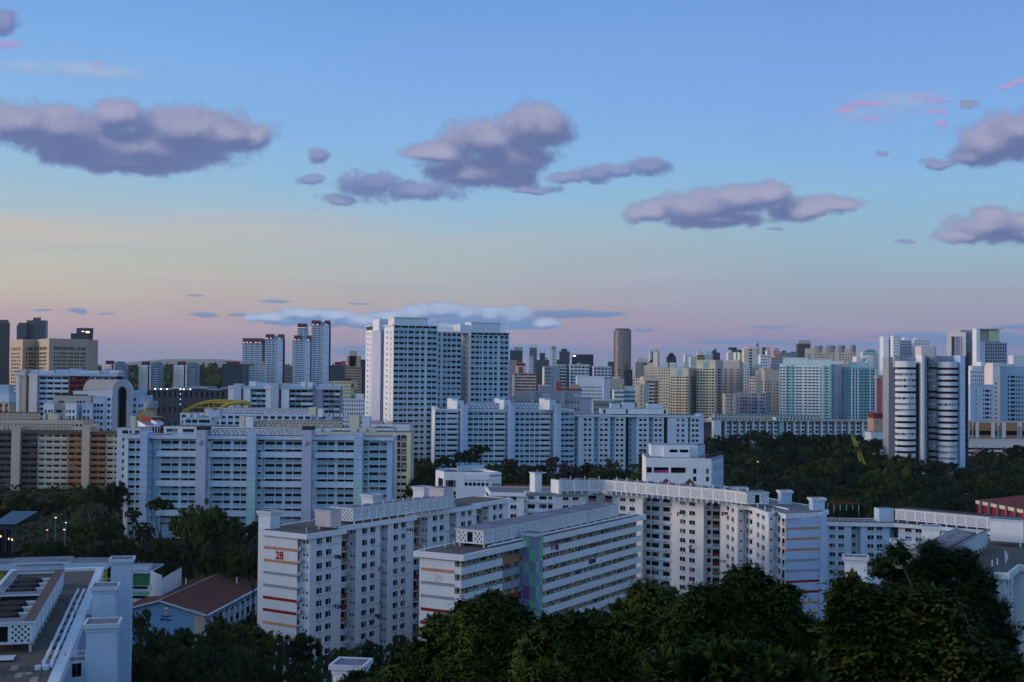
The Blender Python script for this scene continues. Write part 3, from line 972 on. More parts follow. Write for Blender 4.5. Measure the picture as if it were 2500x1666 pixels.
# =================================================================== the bent block with the long screen (block to the east)
def bent_block():
    B = Bld('apartment_block', 'white bent apartment block with a long curved rooftop screen and a blue striped end wall', 'apartment block', at(1600, 1230, 372), z=3)
    zt, z0 = 39.0, 3.0
    P = lambda x, Y: at(x, 1225, Y)
    rows = rows_from(39.05, 13, 2.7, 1.2)
    rows[0] = (rows[0][0], 38.8)
    ledges = lambda F, cs: [F.box(B.mb('window_ledge'), a - .1, b + .1, r - .15, r - .004, -.02, .35, 'white') for a, b in cs for r, _ in rows]
    def edge(x0, Y0, x1, Y1, cols, kind='bay', ac=(), colour=None, py=1240):
        F = Face(P(x0, Y0), P(x1, Y1))
        cs = [(F.u(a, py), F.u(b, py)) for a, b in cols]
        if kind == 'small':
            rr = [(a + .3, a + .8) for a, b in rows]
        elif kind == 'rec':
            rr = [(a - .05, b + .05) for a, b in rows]
        else:
            rr = rows
        B.wall(F, z0, zt, cs, rr, wname='bathroom_window' if kind == 'small' else 'window')
        if kind == 'bay':
            ledges(F, cs)
            for a, b in cs:
                F.box(B.mb('drain_pipe'), (a + b) / 2, (a + b) / 2 + .07, z0, zt, .002, .08, 'white2')
        if kind == 'rec':
            for a, b in rows:
                F.box(B.mb('floor_slab'), .05, F.L - .05, a - .95, a - .78, -.02, .5, 'white')
        for x in ac:
            for a, b in rows:
                if B.rng.random() < .7:
                    B.ac(F, F.u(x, py) + B.rng.uniform(-.3, .3), a - .75, .45)
        if colour:
            a0, a1 = F.u(colour[0], py), F.u(colour[1], py)
            for k, (a, b) in enumerate(rows):
                mb = MB(); F.box(mb, a0, a1, a - .8, a + .15, .0, .06, ('orange', 'orange', 'orange', 'grey_stripe', 'grey_stripe', 'red', 'red', 'orange', 'orange')[k % 9])
                B.one('balcony_panel', mb)
        return F
    edge(1188, 379.5, 1279, 378.5, [(1222, 1236), (1246, 1261)])
    edge(1279, 378.5, 1279.3, 381.2, [])
    edge(1279.3, 381.2, 1351, 381, [(1288, 1306), (1316.5, 1334.5), (1338, 1349)], 'rec', (1283, 1344))
    edge(1351, 381, 1351.2, 379, [])
    edge(1351.2, 379, 1430, 380, [(1374, 1388), (1398, 1412)])
    edge(1430, 380, 1430.3, 383, [])
    edge(1430.3, 383, 1457, 384.5, [(1437, 1456)], 'rec', (), (1437, 1456))
    edge(1457, 384.5, 1476, 385, [], 'plain')
    edge(1476, 385, 1495, 382.6, [(1476.6, 1494)], 'rec', (1480,), (1477, 1494))
    edge(1495, 382.6, 1496, 380.6, [])
    FB = edge(1496, 380.6, 1569, 374.2, [(1514, 1527), (1537, 1550)])
    edge(1569, 374.2, 1573, 380, [])
    edge(1573, 380, 1641, 374.6, [(1578, 1588), (1591, 1609), (1619, 1636)], 'rec', (1582, 1597, 1630))
    edge(1641, 374.6, 1642, 371.6, [])
    FC = edge(1642, 371.6, 1718, 363.2, [(1660, 1673.5), (1683, 1697)])
    edge(1718, 363.2, 1720, 367, [])
    edge(1720, 367, 1758.5, 365, [(1726, 1736), (1740, 1757)], 'rec', (1731,), (1740, 1757))
    edge(1758.5, 365, 1759, 363, [])
    FD = edge(1759, 363, 1801, 346.5, [(1774, 1780), (1786, 1792)])
    edge(1801, 346.5, 1822, 348.8, [(1806, 1812)], 'small')
    edge(1822, 348.8, 1840, 344.2, [(1823, 1827), (1830, 1837)], 'rec', (1825,))
    FE = edge(1840, 344.2, 1877, 328.3, [(1847.5, 1854), (1859.5, 1867)])
    edge(1877, 328.3, 1896, 331, [(1880, 1886)], 'small')
    edge(1896, 331, 1917.5, 325.6, [(1899, 1905), (1909, 1916)], 'rec', (1901,), (1909, 1916))
    F = Face(P(1917.5, 325.6), P(2003, 328.6))
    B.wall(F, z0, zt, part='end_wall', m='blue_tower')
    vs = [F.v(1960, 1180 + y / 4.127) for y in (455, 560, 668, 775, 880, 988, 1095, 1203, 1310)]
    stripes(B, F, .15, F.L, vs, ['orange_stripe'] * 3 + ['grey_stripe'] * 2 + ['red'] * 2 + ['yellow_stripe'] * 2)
    q = P(2003, 328.0)
    F3 = Face(q, P(2018, 328.4))
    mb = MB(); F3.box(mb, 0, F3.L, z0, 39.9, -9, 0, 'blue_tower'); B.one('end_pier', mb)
    r = F3.p(F3.L, 0, -9)[:2]
    bk = [(82, 345), (72, 372), (58, 388), (36, 399), (-8, 397)]
    for a, b in zip([r] + bk, bk + [P(1188, 379.5)]):
        B.wall(Face(a, b), z0, zt)
    # roof with its zigzag eaves
    ev = [(1196, 1211), (1284, 1213), (1284, 1208), (1350, 1208), (1350, 1211), (1436, 1211), (1450, 1207), (1470, 1207), (1494, 1212), (1574, 1218), (1577, 1212.5), (1634, 1219), (1723, 1229), (1726, 1226), (1757, 1228), (1800, 1244), (1827, 1245), (1876, 1263), (1896, 1258), (1918, 1267), (2008, 1262)]
    pl = [atz(x, y, 39.0) for x, y in ev] + [(84, 336), (83, 346), (73, 373), (58, 389), (36, 400), (-8, 398)]
    pl = [pl[0]] + pl[1:]
    roof(B, pl, zt, 40.1, top='deck_grey', ins=.5)
    # long water tank house along the bend
    zb, zh = 41.0, 3.0
    pts = [atz(1364, 1199, zb), atz(1476, 1198, zb), atz(1770, 1224, zb), atz(1822, 1231.5, zb)]
    nbay = (3, 11, 2)
    for a, b, nb in zip(pts, pts[1:], nbay):
        F = Face(a, b)
        lattice(B, F, 0, F.L, zb, zb + zh, 0, .42, bay=F.L / nb)
        mb = B.mb('water_tank_house')
        F.box(mb, -.2, F.L + .2, zb + zh, zb + zh + .2, -.8, .25, 'white', 'stained_concrete')
        F.box(mb, .3, F.L - .3, zb + zh - .5, zb + zh - .3, -6.2, -.9, 'stained_concrete', 'stained_concrete')
        for k in range(nb * 2):
            u_ = .4 + k * (F.L - .8) / (nb * 2)
            F.box(mb, u_, u_ + .25, 39.98, zb, -.35, -.1, 'white')
            if k % 2:
                m2 = MB(); c = F.p(u_, 0, -3.6); m2.tube([(c[0], c[1], zb + zh - .3), (c[0], c[1], zb + zh + .35)], 1.6, 'stained_concrete', 10, 1.5); B.one('water_tank', m2)
                F.box(B.mb('roof_clutter'), u_ + 1.2, u_ + 1.35, zb + zh, zb + zh + 1.2, -1.4, -1.2, 'pipe')
    F = Face(pts[3], off(pts[3], 82, 6.2))
    lattice(B, F, 0, 2.4, zb, zb + zh, 0, .5); lattice(B, F, 3.7, 6.2, zb, zb + zh, 0, .5)
    mb = B.mb('water_tank_house')
    F.box(mb, 2.4, 3.7, zb + zh - .5, zb + zh, -.2, 0, 'white'); F.box(mb, 2.4, 3.7, zb, zb + .25, -.2, 0, 'white'); F.box(mb, 2.45, 3.65, zb + .25, zb + zh - .5, -.6, -.4, 'dark_inside')
    F.box(mb, -.25, 6.45, zb + zh, zb + zh + .2, -6, .25, 'white', 'stained_concrete')
    F = Face(off(pts[0], -20, 6.3), pts[0]); mb = B.mb('water_tank_house'); F.box(mb, 0, F.L, zb - .9, zb + zh, -1, 0, 'white')
    F = Face(off(pts[0], -50, 9), off(off(pts[0], -50, 9), 60, 2.4)); mb = MB(); F.box(mb, 0, 2.4, 40.0, 45.6, -3, 0, 'white'); F.box(mb, -.2, 3.8, 45.6, 45.9, -3.3, .3, 'white2', 'stained_concrete'); B.one('tank_room', mb)
    # lift towers at the far side
    for (x0, x1, y1, Y) in ((1908, 1934, 1199, 352), (1985, 2014.5, 1217, 336)):
        a = at(x0, y1, Y)
        zt_ = zat(x0, y1, Y)
        lift_tower(B, a, 84, (x1 - x0) / 3100 * Y, 3.2, z0, zt_, 'blue_tower')
        railing(B, [off(a, -96, 2.6), off(a, -96, .2)], zt_ - 4.6, 1.0)
    a = at(1778, 1196, 372)
    mb = MB(); F = Face(a, off(a, 88, 6)); F.box(mb, 0, 6, 39.9, zat(1778, 1190, 372), -4, 0, 'white2', 'stained_concrete'); B.one('stair_head', mb)
    for x, y in ((1850, 1240), (1868, 1245), (1887, 1252)):
        p = atz(x, y, 40.1); post(B, p[0], p[1], 40.0, 1.2, .12)
    p0, p1 = atz(1856, 1231, 40.0), atz(1925, 1247, 40.0)
    m2 = MB(); m2.tube([(p0[0], p0[1], 40.3), (p1[0], p1[1], 40.3)], .22, 'pipe', 6); B.one('roof_pipe', m2)
    B.finish()
    for (F, px, py, lab, it) in ((FC, 1664, 1250, 'brown cloth drying under a top window of the bent block', ['brown', 'cloth_dark']), (FC, 1692, 1331, 'black shirts drying halfway up the bent block', ['cloth_dark', 'cloth_dark']),
                                 (FD, 1783, 1251, 'red and blue washing under the top windows near the striped blue end', ['cloth_red', 'cloth_red', 'cloth_white', 'cloth_red']), (FD, 1777, 1368, 'black and white washing on a pole near the striped blue end', ['cloth_dark', 'cloth_white', 'cloth_white']),
                                 (FE, 1853, 1374, 'light blue washing on a pole beside the striped blue end wall', ['cloth_blue', 'cloth_white', 'cloth_blue']), (FB, 1541, 1251, 'violet cloth drying on the first bay of the bent block', ['cloth_pink', 'cloth_blue'])):
        laundry(lab, F, F.u(px, py), F.v(px, py), .15, it, 2.4)
bent_block()

# =================================================================== pale block behind, far right
def east_block():
    B = Bld('apartment_block', 'pale blue apartment block with a white rooftop screen beside the blue striped end', 'apartment block', at(2180, 1300, 395), z=5)
    z0, zt, Y = 5.0, 29.7, 391
    P = lambda x, Y: at(x, 1290, Y)
    rows = rows_from(29.9 - .25, 9, 2.7, 1.25)
    rows[0] = (rows[0][0], 29.45)
    py = 1300
    def edge(x0, Y0, x1, Y1, cols, m='cool_white', small=False):
        F = Face(P(x0, Y0), P(x1, Y1))
        cs = [(F.u(a, py), F.u(b, py)) for a, b in cols]
        B.wall(F, z0, zt, cs, [(a + .2, a + .8) for a, b in rows] if small else rows, m=m, wname='bathroom_window' if small else 'window')
        if not small:
            for a, b in cs:
                for r, _ in rows:
                    F.box(B.mb('window_ledge'), a - .1, b + .1, r - .15, r - .004, -.02, .35, 'white')
                F.box(B.mb('drain_pipe'), (a + b) / 2, (a + b) / 2 + .07, z0, zt, .002, .08, 'white2')
        return F
    edge(2012, 391, 2078, 390, [(2025, 2039), (2047, 2061)])
    edge(2078, 390, 2078.5, 393, [])
    edge(2078.5, 393, 2094, 393, [(2080, 2089)])
    edge(2094, 393, 2102, 390, [(2094.5, 2097), (2098.5, 2101)], small=True)
    F1 = edge(2102, 390, 2171, 390, [(2118, 2133), (2140.5, 2154)])
    edge(2171, 390, 2191, 397, [(2184, 2190)], 'blue_tower')
    edge(2191, 397, 2193, 389, [])
    edge(2193, 389, 2258, 384.5, [(2210, 2225), (2235, 2250)], 'white')
    edge(2258, 384.5, 2300, 381.6, [(2266, 2281), (2290, 2298)], 'white')
    edge(2300, 381.6, 2380, 375.5, [(2317, 2332), (2343, 2360)], 'white')
    edge(2380, 375.5, 2460, 369.5, [(2400, 2415), (2425, 2440), (2450, 2458)], 'white')
    edge(2460, 369.5, 2560, 361.5, [(2465, 2475), (2488, 2500), (2520, 2535)], 'white')
    pl = [P(2010, 390), P(2182, 388.5), P(2300, 380.3), P(2562, 360), off(P(2562, 360), 42, 13), off(P(2182, 389), 15, 13), off(P(2010, 390), 0, 13)]
    for a, b in zip(pl[3:], pl[4:] + pl[:1]):
        B.wall(Face(a, b), z0, zt - .02)
    roof(B, pl, zt, 30.8)
    # rooftop screen
    zb, zh = 31.5, 3.1
    a, b = atz(2186, 1268.5, zb), atz(2545, 1304, zb)
    F = Face(a, b)
    lattice(B, F, 0, F.L, zb, zb + zh, 0, .42, bay=F.L / 14)
    mb = B.mb('water_tank_house')
    F.box(mb, -.2, F.L, zb + zh, zb + zh + .22, -1, .25, 'white', 'stained_concrete')
    F.box(mb, .3, F.L, zb + zh - .4, zb + zh - .2, -7, -1.1, 'stained_concrete', 'dark_roof')
    for k in range(7):
        F.box(mb, 1 + k * F.L / 7, 1 + (k + .93) * F.L / 7, zb + zh - .2, zb + zh + .35, -6.8, -1.3, 'steel', 'dark_roof')
    for k in range(15):
        u_ = .6 + k * (F.L - 1) / 14
        F.box(mb, u_, u_ + .28, 30.69, zb, -.4, -.1, 'white')
    F = Face(off(a, -96, 4.6), a); m2 = MB(); F.box(m2, -.2, F.L, 30.69, zb + zh + .1, -5, -1.0, 'cool_white', 'stained_concrete'); B.one('tank_room', m2)
    railing(B, [P(2020, 392), P(2140, 392)], 30.8, 1.1, 'white2')
    B.finish()
east_block()

# =================================================================== near right block seen along its roof
def near_right_block():
    az_ = 30.0
    E = (60.5, 222.0)                       # near left corner of the roof
    U = (sin(radians(az_)), cos(radians(az_))); Nn = (U[1], -U[0])
    S = lambda s, n: (E[0] + U[0] * s + Nn[0] * n, E[1] + U[1] * s + Nn[1] * n)
    B = Bld('apartment_block', 'white apartment block behind the dark foreground tree, seen along its brown roof', 'apartment block', S(5, 5), z=5)
    z0, zt = 5.0, 36.7
    rows = rows_from(36.3, 11, 2.7, 1.25)
    B.wall(Face(S(.8, .8), S(.8, 13)), z0, zt, part='end_wall')
    B.wall(Face(S(92, .8), S(.8, .8)), z0, zt)
    B.wall(Face(S(.8, 13), S(24, 13)), z0, zt, [(3, 4.7), (6, 7.6), (14, 15.7), (18, 19.6)], rows)
    segs = [(24, 34, 16), (34, 37, 14), (37, 47, 18.5), (47, 50, 16.5), (50, 62, 20), (62, 66, 17.5), (66, 78, 22), (78, 92, 22)]
    pn = 13
    for s0, s1, n in segs:
        Fr = Face(S(s0, pn), S(s0, n))
        B.wall(Fr, z0, zt, [(.5, 1.2)] if Fr.L > 1.8 and n > pn else [], [(a + .3, a + .8) for a, b in rows], wname='bathroom_window')
        F = Face(S(s0, n), S(s1, n))
        L = s1 - s0
        cs = [(L * .2, L * .2 + 1.6), (L * .55, L * .55 + 1.6)] if L > 6 else [(L * .3, L * .3 + 1.1)]
        B.wall(F, z0, zt, cs, rows)
        for a, b in rows:
            for c, e in cs:
                F.box(B.mb('window_ledge'), c - .1, e + .1, a - .15, a - .004, -.02, .35, 'white')
            F.box(B.mb('pole_bracket'), L * .2, L * .9, a - .4, a - .33, .5, .57, 'steel')
        pn = n
    B.wall(Face(S(92, 22), S(92, .8)), z0, zt)
    roof(B, [S(0, 0), S(0, 14), S(24, 14), S(24, 17), S(36, 17), S(36, 19.5), S(49, 19.5), S(49, 21), S(64, 21), S(64, 23), S(93, 23), S(93, 0)], zt, 38.0)
    # rooftop tank house with open top
    F = Face(S(28, 9.5), S(72, 9.5)); zb = 38.9
    lattice(B, F, 0, 44, zb, zb + 2.8, 0, .5, bay=4.4)
    mb = B.mb('water_tank_house')
    F.box(mb, -.2, 44.2, zb + 2.8, zb + 3.0, -.7, .25, 'white', 'stained_concrete'); F.box(mb, -.2, 44.2, zb + 2.8, zb + 3.0, -6.9, -6.2, 'white', 'stained_concrete')
    F.box(mb, -.2, .5, zb + 2.8, zb + 3.0, -6.2, -.7, 'white', 'stained_concrete'); F.box(mb, 43.5, 44.2, zb + 2.8, zb + 3.0, -6.2, -.7, 'white', 'stained_concrete')
    F.box(mb, 0, .15, zb, zb + 2.8, -6.6, -.2, 'white'); F.box(mb, 43.85, 44, zb, zb + 2.8, -6.6, -.2, 'white'); F.box(mb, .2, 43.8, zb, zb + 2.8, -6.7, -6.55, 'white')
    F.box(mb, .3, 43.7, zb + 1.5, zb + 1.6, -6.5, -.95, 'dark_roof', 'dark_roof')
    for k in range(8):
        c = F.p(3.5 + k * 5.2, 0, -3.5); m2 = MB(); m2.tube([(c[0], c[1], zb + 1.6), (c[0], c[1], zb + 2.75)], 1.9, 'stained_concrete', 12, 1.8); B.one('water_tank', m2)
    for k in range(11):
        F.box(mb, .4 + k * 4.2, .7 + k * 4.2, 37.89, zb, -.4, -.1, 'white')
    F = Face(S(78, 9), S(78, 16)); mb = MB(); F.box(mb, 0, 7, 38.9, 43.6, -5, 0, 'white', 'white2'); F.box(mb, -.3, 7.3, 43.6, 43.85, -5.5, .3, 'white2', 'stained_concrete'); F.box(mb, 6.2, 6.5, 37.89, 38.9, -.4, -.1, 'white'); B.one('tank_room', mb)
    for s_, n_ in ((60, 15), (56, 16), (51, 16.5), (47, 15.5), (44, 15), (82, 18), (86, 19)):
        q = S(s_, n_); post(B, q[0], q[1], 37.9, 1.3, .16)
    for (x0, x1, y1, Y) in ((2062, 2114, 1359, 229), (2178, 2225, 1319, 259), (2253, 2292, 1285, 286)):
        a = at(x0, y1, Y); lift_tower(B, a, 105, (x1 - x0) / 3100 * Y, 3.4, z0, zat(x0, y1, Y), 'white')
    a = at(2112, 1410, 230); railing(B, [a, off(a, 70, 3.2), off(a, 60, 6.0)], zat(2112, 1412, 230), 1.1)
    F = Face(at(2100, 1418, 229), at(2150, 1416, 229)); mb = MB(); F.box(mb, 0, F.L, z0, zat(2100, 1412, 229), -3, -.3, 'white'); B.one('lift_lobby', mb)
    B.finish()
    F = Face(S(37, 18.5), S(47, 18.5))
    laundry('maroon blanket on a pole of the block behind the dark tree', F, 6, rows[3][0], .1, ['cloth_red', 'cloth_red', 'cloth_dark'], 3)
near_right_block()

# =================================================================== near left block seen along its roof
def near_left_block():
    az_ = -14.6
    E = (-50.6, 143.0)                       # on the roof's right edge
    U = (sin(radians(az_)), cos(radians(az_))); Nn = (U[1], -U[0])
    S = lambda s, n: (E[0] + U[0] * s + Nn[0] * n, E[1] + U[1] * s + Nn[1] * n)
    B = Bld('apartment_block', 'near blue white block seen from above with lift towers and an open tank house', 'apartment block', S(0, -7), z=4)
    z0, zt = 4.0, 38.2
    LN = 92
    roof(B, [S(-14, -16), S(-14, 0), S(LN, 0), S(LN, -16)], zt, 39.5, ins=1.3, top='deck', rim=.5)
    rows = rows_from(37.6, 12, 2.7, 1.2)
    F = Face(S(-14, -.8), S(LN - 1, -.8))
    B.wall(F, z0, zt, [(x, x + 1.5) for x in range(4, 100, 6)], rows, m='cool_white')
    B.wall(Face(S(-13, -15), S(-13, -.8)), z0, zt, m='cool_white'); B.wall(Face(S(LN - 1, -.8), S(LN - 1, -15)), z0, zt); B.wall(Face(S(LN - 1, -15), S(-13, -15)), z0, zt)
    # concrete slabs of the roof deck
    for i in range(26):
        for j in range(5):
            q = S(-2.5 + i * 1.35, -6.6 + j * 1.0)
            mb = MB(); f = Face(q, off(q, az_, 1.27)); f.box(mb, 0, 1.27, 39.0, 39.06, -.92, 0, 'deck' if B.rng.random() < .85 else 'tan')
            if 39.06 and not (14 < -2.5 + i * 1.35): B.one('roof_slab', mb)
    mb = MB(); f = Face(S(5.5, -7.6), S(10.5, -7.6)); f.box(mb, 0, 5, 39.0, 39.12, -1.1, 0, 'tan'); B.one('roof_slab', mb)
    # open tank house with dark tanks
    zb = 40.1
    n0, n1 = -12.3, -5.0
    s0, s1 = 22.5, 66.0
    Fr = Face(S(s0, n1), S(s1, n1)); Ff = Face(S(s0, n0), S(s0, n1))
    mb = B.mb('water_tank_house')
    zh = 2.7
    for F_, L in ((Fr, s1 - s0),):
        F_.box(mb, 0, L, zb, zb + zh, -.2, 0, 'white')
        nb = 8
        for k in range(nb + 1):
            F_.box(mb, L * k / nb - .12 if k else 0, L * k / nb + .12 if k < nb else L, zb + .1, zb + zh - .1, .003, .07, 'cool_white')
        F_.box(mb, -.3, L + .3, zb + zh, zb + zh + .22, -1.1, .3, 'white', 'brown')
        F_.box(mb, -.3, L + .3, zb + zh, zb + zh + .22, -7.6, -6.5, 'white', 'stained_concrete')
        F_.box(mb, 0, L, zb, zb + zh, -7.3, -7.1, 'white')
        F_.box(mb, .2, L - .2, zb + 1.5, zb + 1.6, -7.1, -.2, 'tank_dark', 'tank_dark')
        for (a, b) in ((-.3, 2.6), (20.5, 23.2), (L - 2.2, L + .3)):
            F_.box(mb, a, b, zb + zh + .003, zb + zh + .225, -6.5, -1.1, 'white', 'stained_concrete')
        F_.box(mb, L - .2, L, zb, zb + zh, -7.1, -.2, 'white')
    lattice(B, Ff, .0, 3.0, zb, zb + zh, 0, .36, dark='dark_inside'); lattice(B, Ff, 4.4, 7.3, zb, zb + zh, 0, .36, dark='dark_inside')
    Ff.box(mb, 3.0, 4.4, zb + zh - .4, zb + zh, -.2, 0, 'white'); Ff.box(mb, 3.0, 4.4, zb, zb + .3, -.2, 0, 'white'); Ff.box(mb, 3.05, 4.35, zb + .3, zb + zh - .4, -.5, -.35, 'dark_inside')
    for k, u_ in enumerate((6.2, 10.6, 15.0, 26.6, 31.0, 35.4)):
        c = Fr.p(u_, 0, -4.2); m2 = MB(); m2.tube([(c[0], c[1], zb + 1.2), (c[0], c[1], zb + 2.5), (c[0], c[1], zb + 2.8)], 2.15, 'tank_dark', 18, 1.8); B.one('water_tank', m2)
        m2 = MB(); Fr.box(m2, u_ + 2.2, u_ + 2.75, zb + 1.4, zb + zh - .25, -6.45, -1.15, 'white'); B.one('tank_beam', m2)
    for k in range(12):
        Fr.box(mb, .4 + k * 3.9, .7 + k * 3.9, 39.02, zb, -.4, -.1, 'white')
    # tank room at the near end and another at the far end
    F = Face(S(10.2, -15.5), S(10.2, -10.6)); m2 = MB(); F.box(m2, 0, 4.9, 39.0, 43.4, -4.6, 0, 'cool_white', 'white2'); F.box(m2, -.2, 6.4, 43.4, 43.7, -5.6, 1.0, 'white2', 'stained_concrete'); B.one('tank_room', m2)
    F = Face(S(71, -12.6), S(71, -5.6)); m2 = MB(); F.box(m2, 0, 7, 39.0, 43.4, -5, 0, 'cool_white', 'white2'); F.box(m2, -.8, 8.4, 43.4, 43.7, -5.6, .8, 'white2', 'stained_concrete'); B.one('tank_room', m2)
    # pipes on the roof
    for k, n in enumerate((-2.6, -1.7)):
        m2 = MB(); pts = [(*S(12.3, n), 39.1)] + [(*S(13 + i * 5.2, n + .06 * (i % 2) - .01 * i), 39.75) for i in range(10)] + [(*S(66, n), 39.75)]
        m2.tube(pts, .2, 'pipe', 8); B.one('roof_pipe', m2)
        m2 = MB(); f = Face(S(11.8, n - .35), S(12.6, n - .35)); f.box(m2, 0, .9, 39.0, 39.5, -.6, .1, 'pipe'); B.one('pipe_valve', m2)
    for k in range(9):
        f = Face(S(15 + k * 5.4, -3.0), S(15.4 + k * 5.4, -3.0)); m2 = MB(); f.box(m2, 0, .3, 39.0, 39.5, -.1, 1.7, 'white2'); B.one('pipe_support', m2)
    m2 = MB(); f = Face(S(17.2, -6.6), S(20.2, -6.6)); f.box(m2, 0, 3, 39.0, 39.25, -2.6, 0, 'dark_roof', 'white2'); B.one('roof_hatch', m2)
    for s_, n_ in ((20, -13.8), (26, -13.9), (31, -14), (36, -14), (42, -14.1), (50, -14.2)):
        q = S(s_, n_); post(B, q[0], q[1], 39.0, 1.5, .15)
    # three lift towers with bridges along the right side
    for (x0, x1, y1, Y, xe) in ((271, 319, 1366, 222, 327), (226, 280, 1433, 186.5, 287), (211, 281, 1524, 159.5, 286)):
        a = at(x0, y1, Y); w = (x1 - x0) / 3100 * Y
        lift_tower(B, a, 78, w, 3.8, z0, zat(x0, y1, Y), 'cool_white')
        F = Face(a, off(a, 78, w))
        m2 = MB(); F.box(m2, -2.6, -.02, z0, zat(x0, y1, Y) - 4.6, -3.2, -.4, 'cool_white', 'stained_concrete'); B.one('lift_lobby', m2)
        railing(B, [F.p(-2.5, 0, -.5)[:2], F.p(-.1, 0, -.5)[:2]], zat(x0, y1, Y) - 4.6, 1.2)
        railing(B, [F.p(-2.5, 0, -3.0)[:2], F.p(-2.5, 0, -.5)[:2]], zat(x0, y1, Y) - 4.6, 1.2)
    F = Face(at(285, 1600, 170), at(316, 1600, 170.5)); m2 = MB(); F.box(m2, 0, F.L, z0, zat(300, 1372, 221) - 1.4, -48, -47, 'cool_white'); 
    F = Face(at(176, 1620, 146), at(200, 1620, 146.6)); B.window(F, 0, 1.1, zat(180, 1655, 146), zat(180, 1622, 146), 0)
    B.finish()
near_left_block()

def near_stair_head():
    """top of a lift tower of a block hidden below the trees"""
    a = at(813, 1630, 141)
    B = Bld('lift_tower', 'small white lift tower rising out of the dark trees below the 28 block', 'lift tower', a, z=gz(*a))
    lift_tower(B, a, 98, 3.2, 3.4, gz(*a), zat(813, 1622, 141), name='tower')
    F = Face(a, off(a, 98, 3.2)); mb = MB(); F.box(mb, .7, 2.9, zat(813, 1690, 141), zat(813, 1666, 141), .003, .05, 'grey_dark'); B.one('louvre', mb)
    mb = MB(); F.box(mb, .9, 4.4, gz(*a), zat(813, 1662, 141), .06, 2.2, 'white', 'stained_concrete'); B.one('lobby', mb)
    B.finish()
near_stair_head()

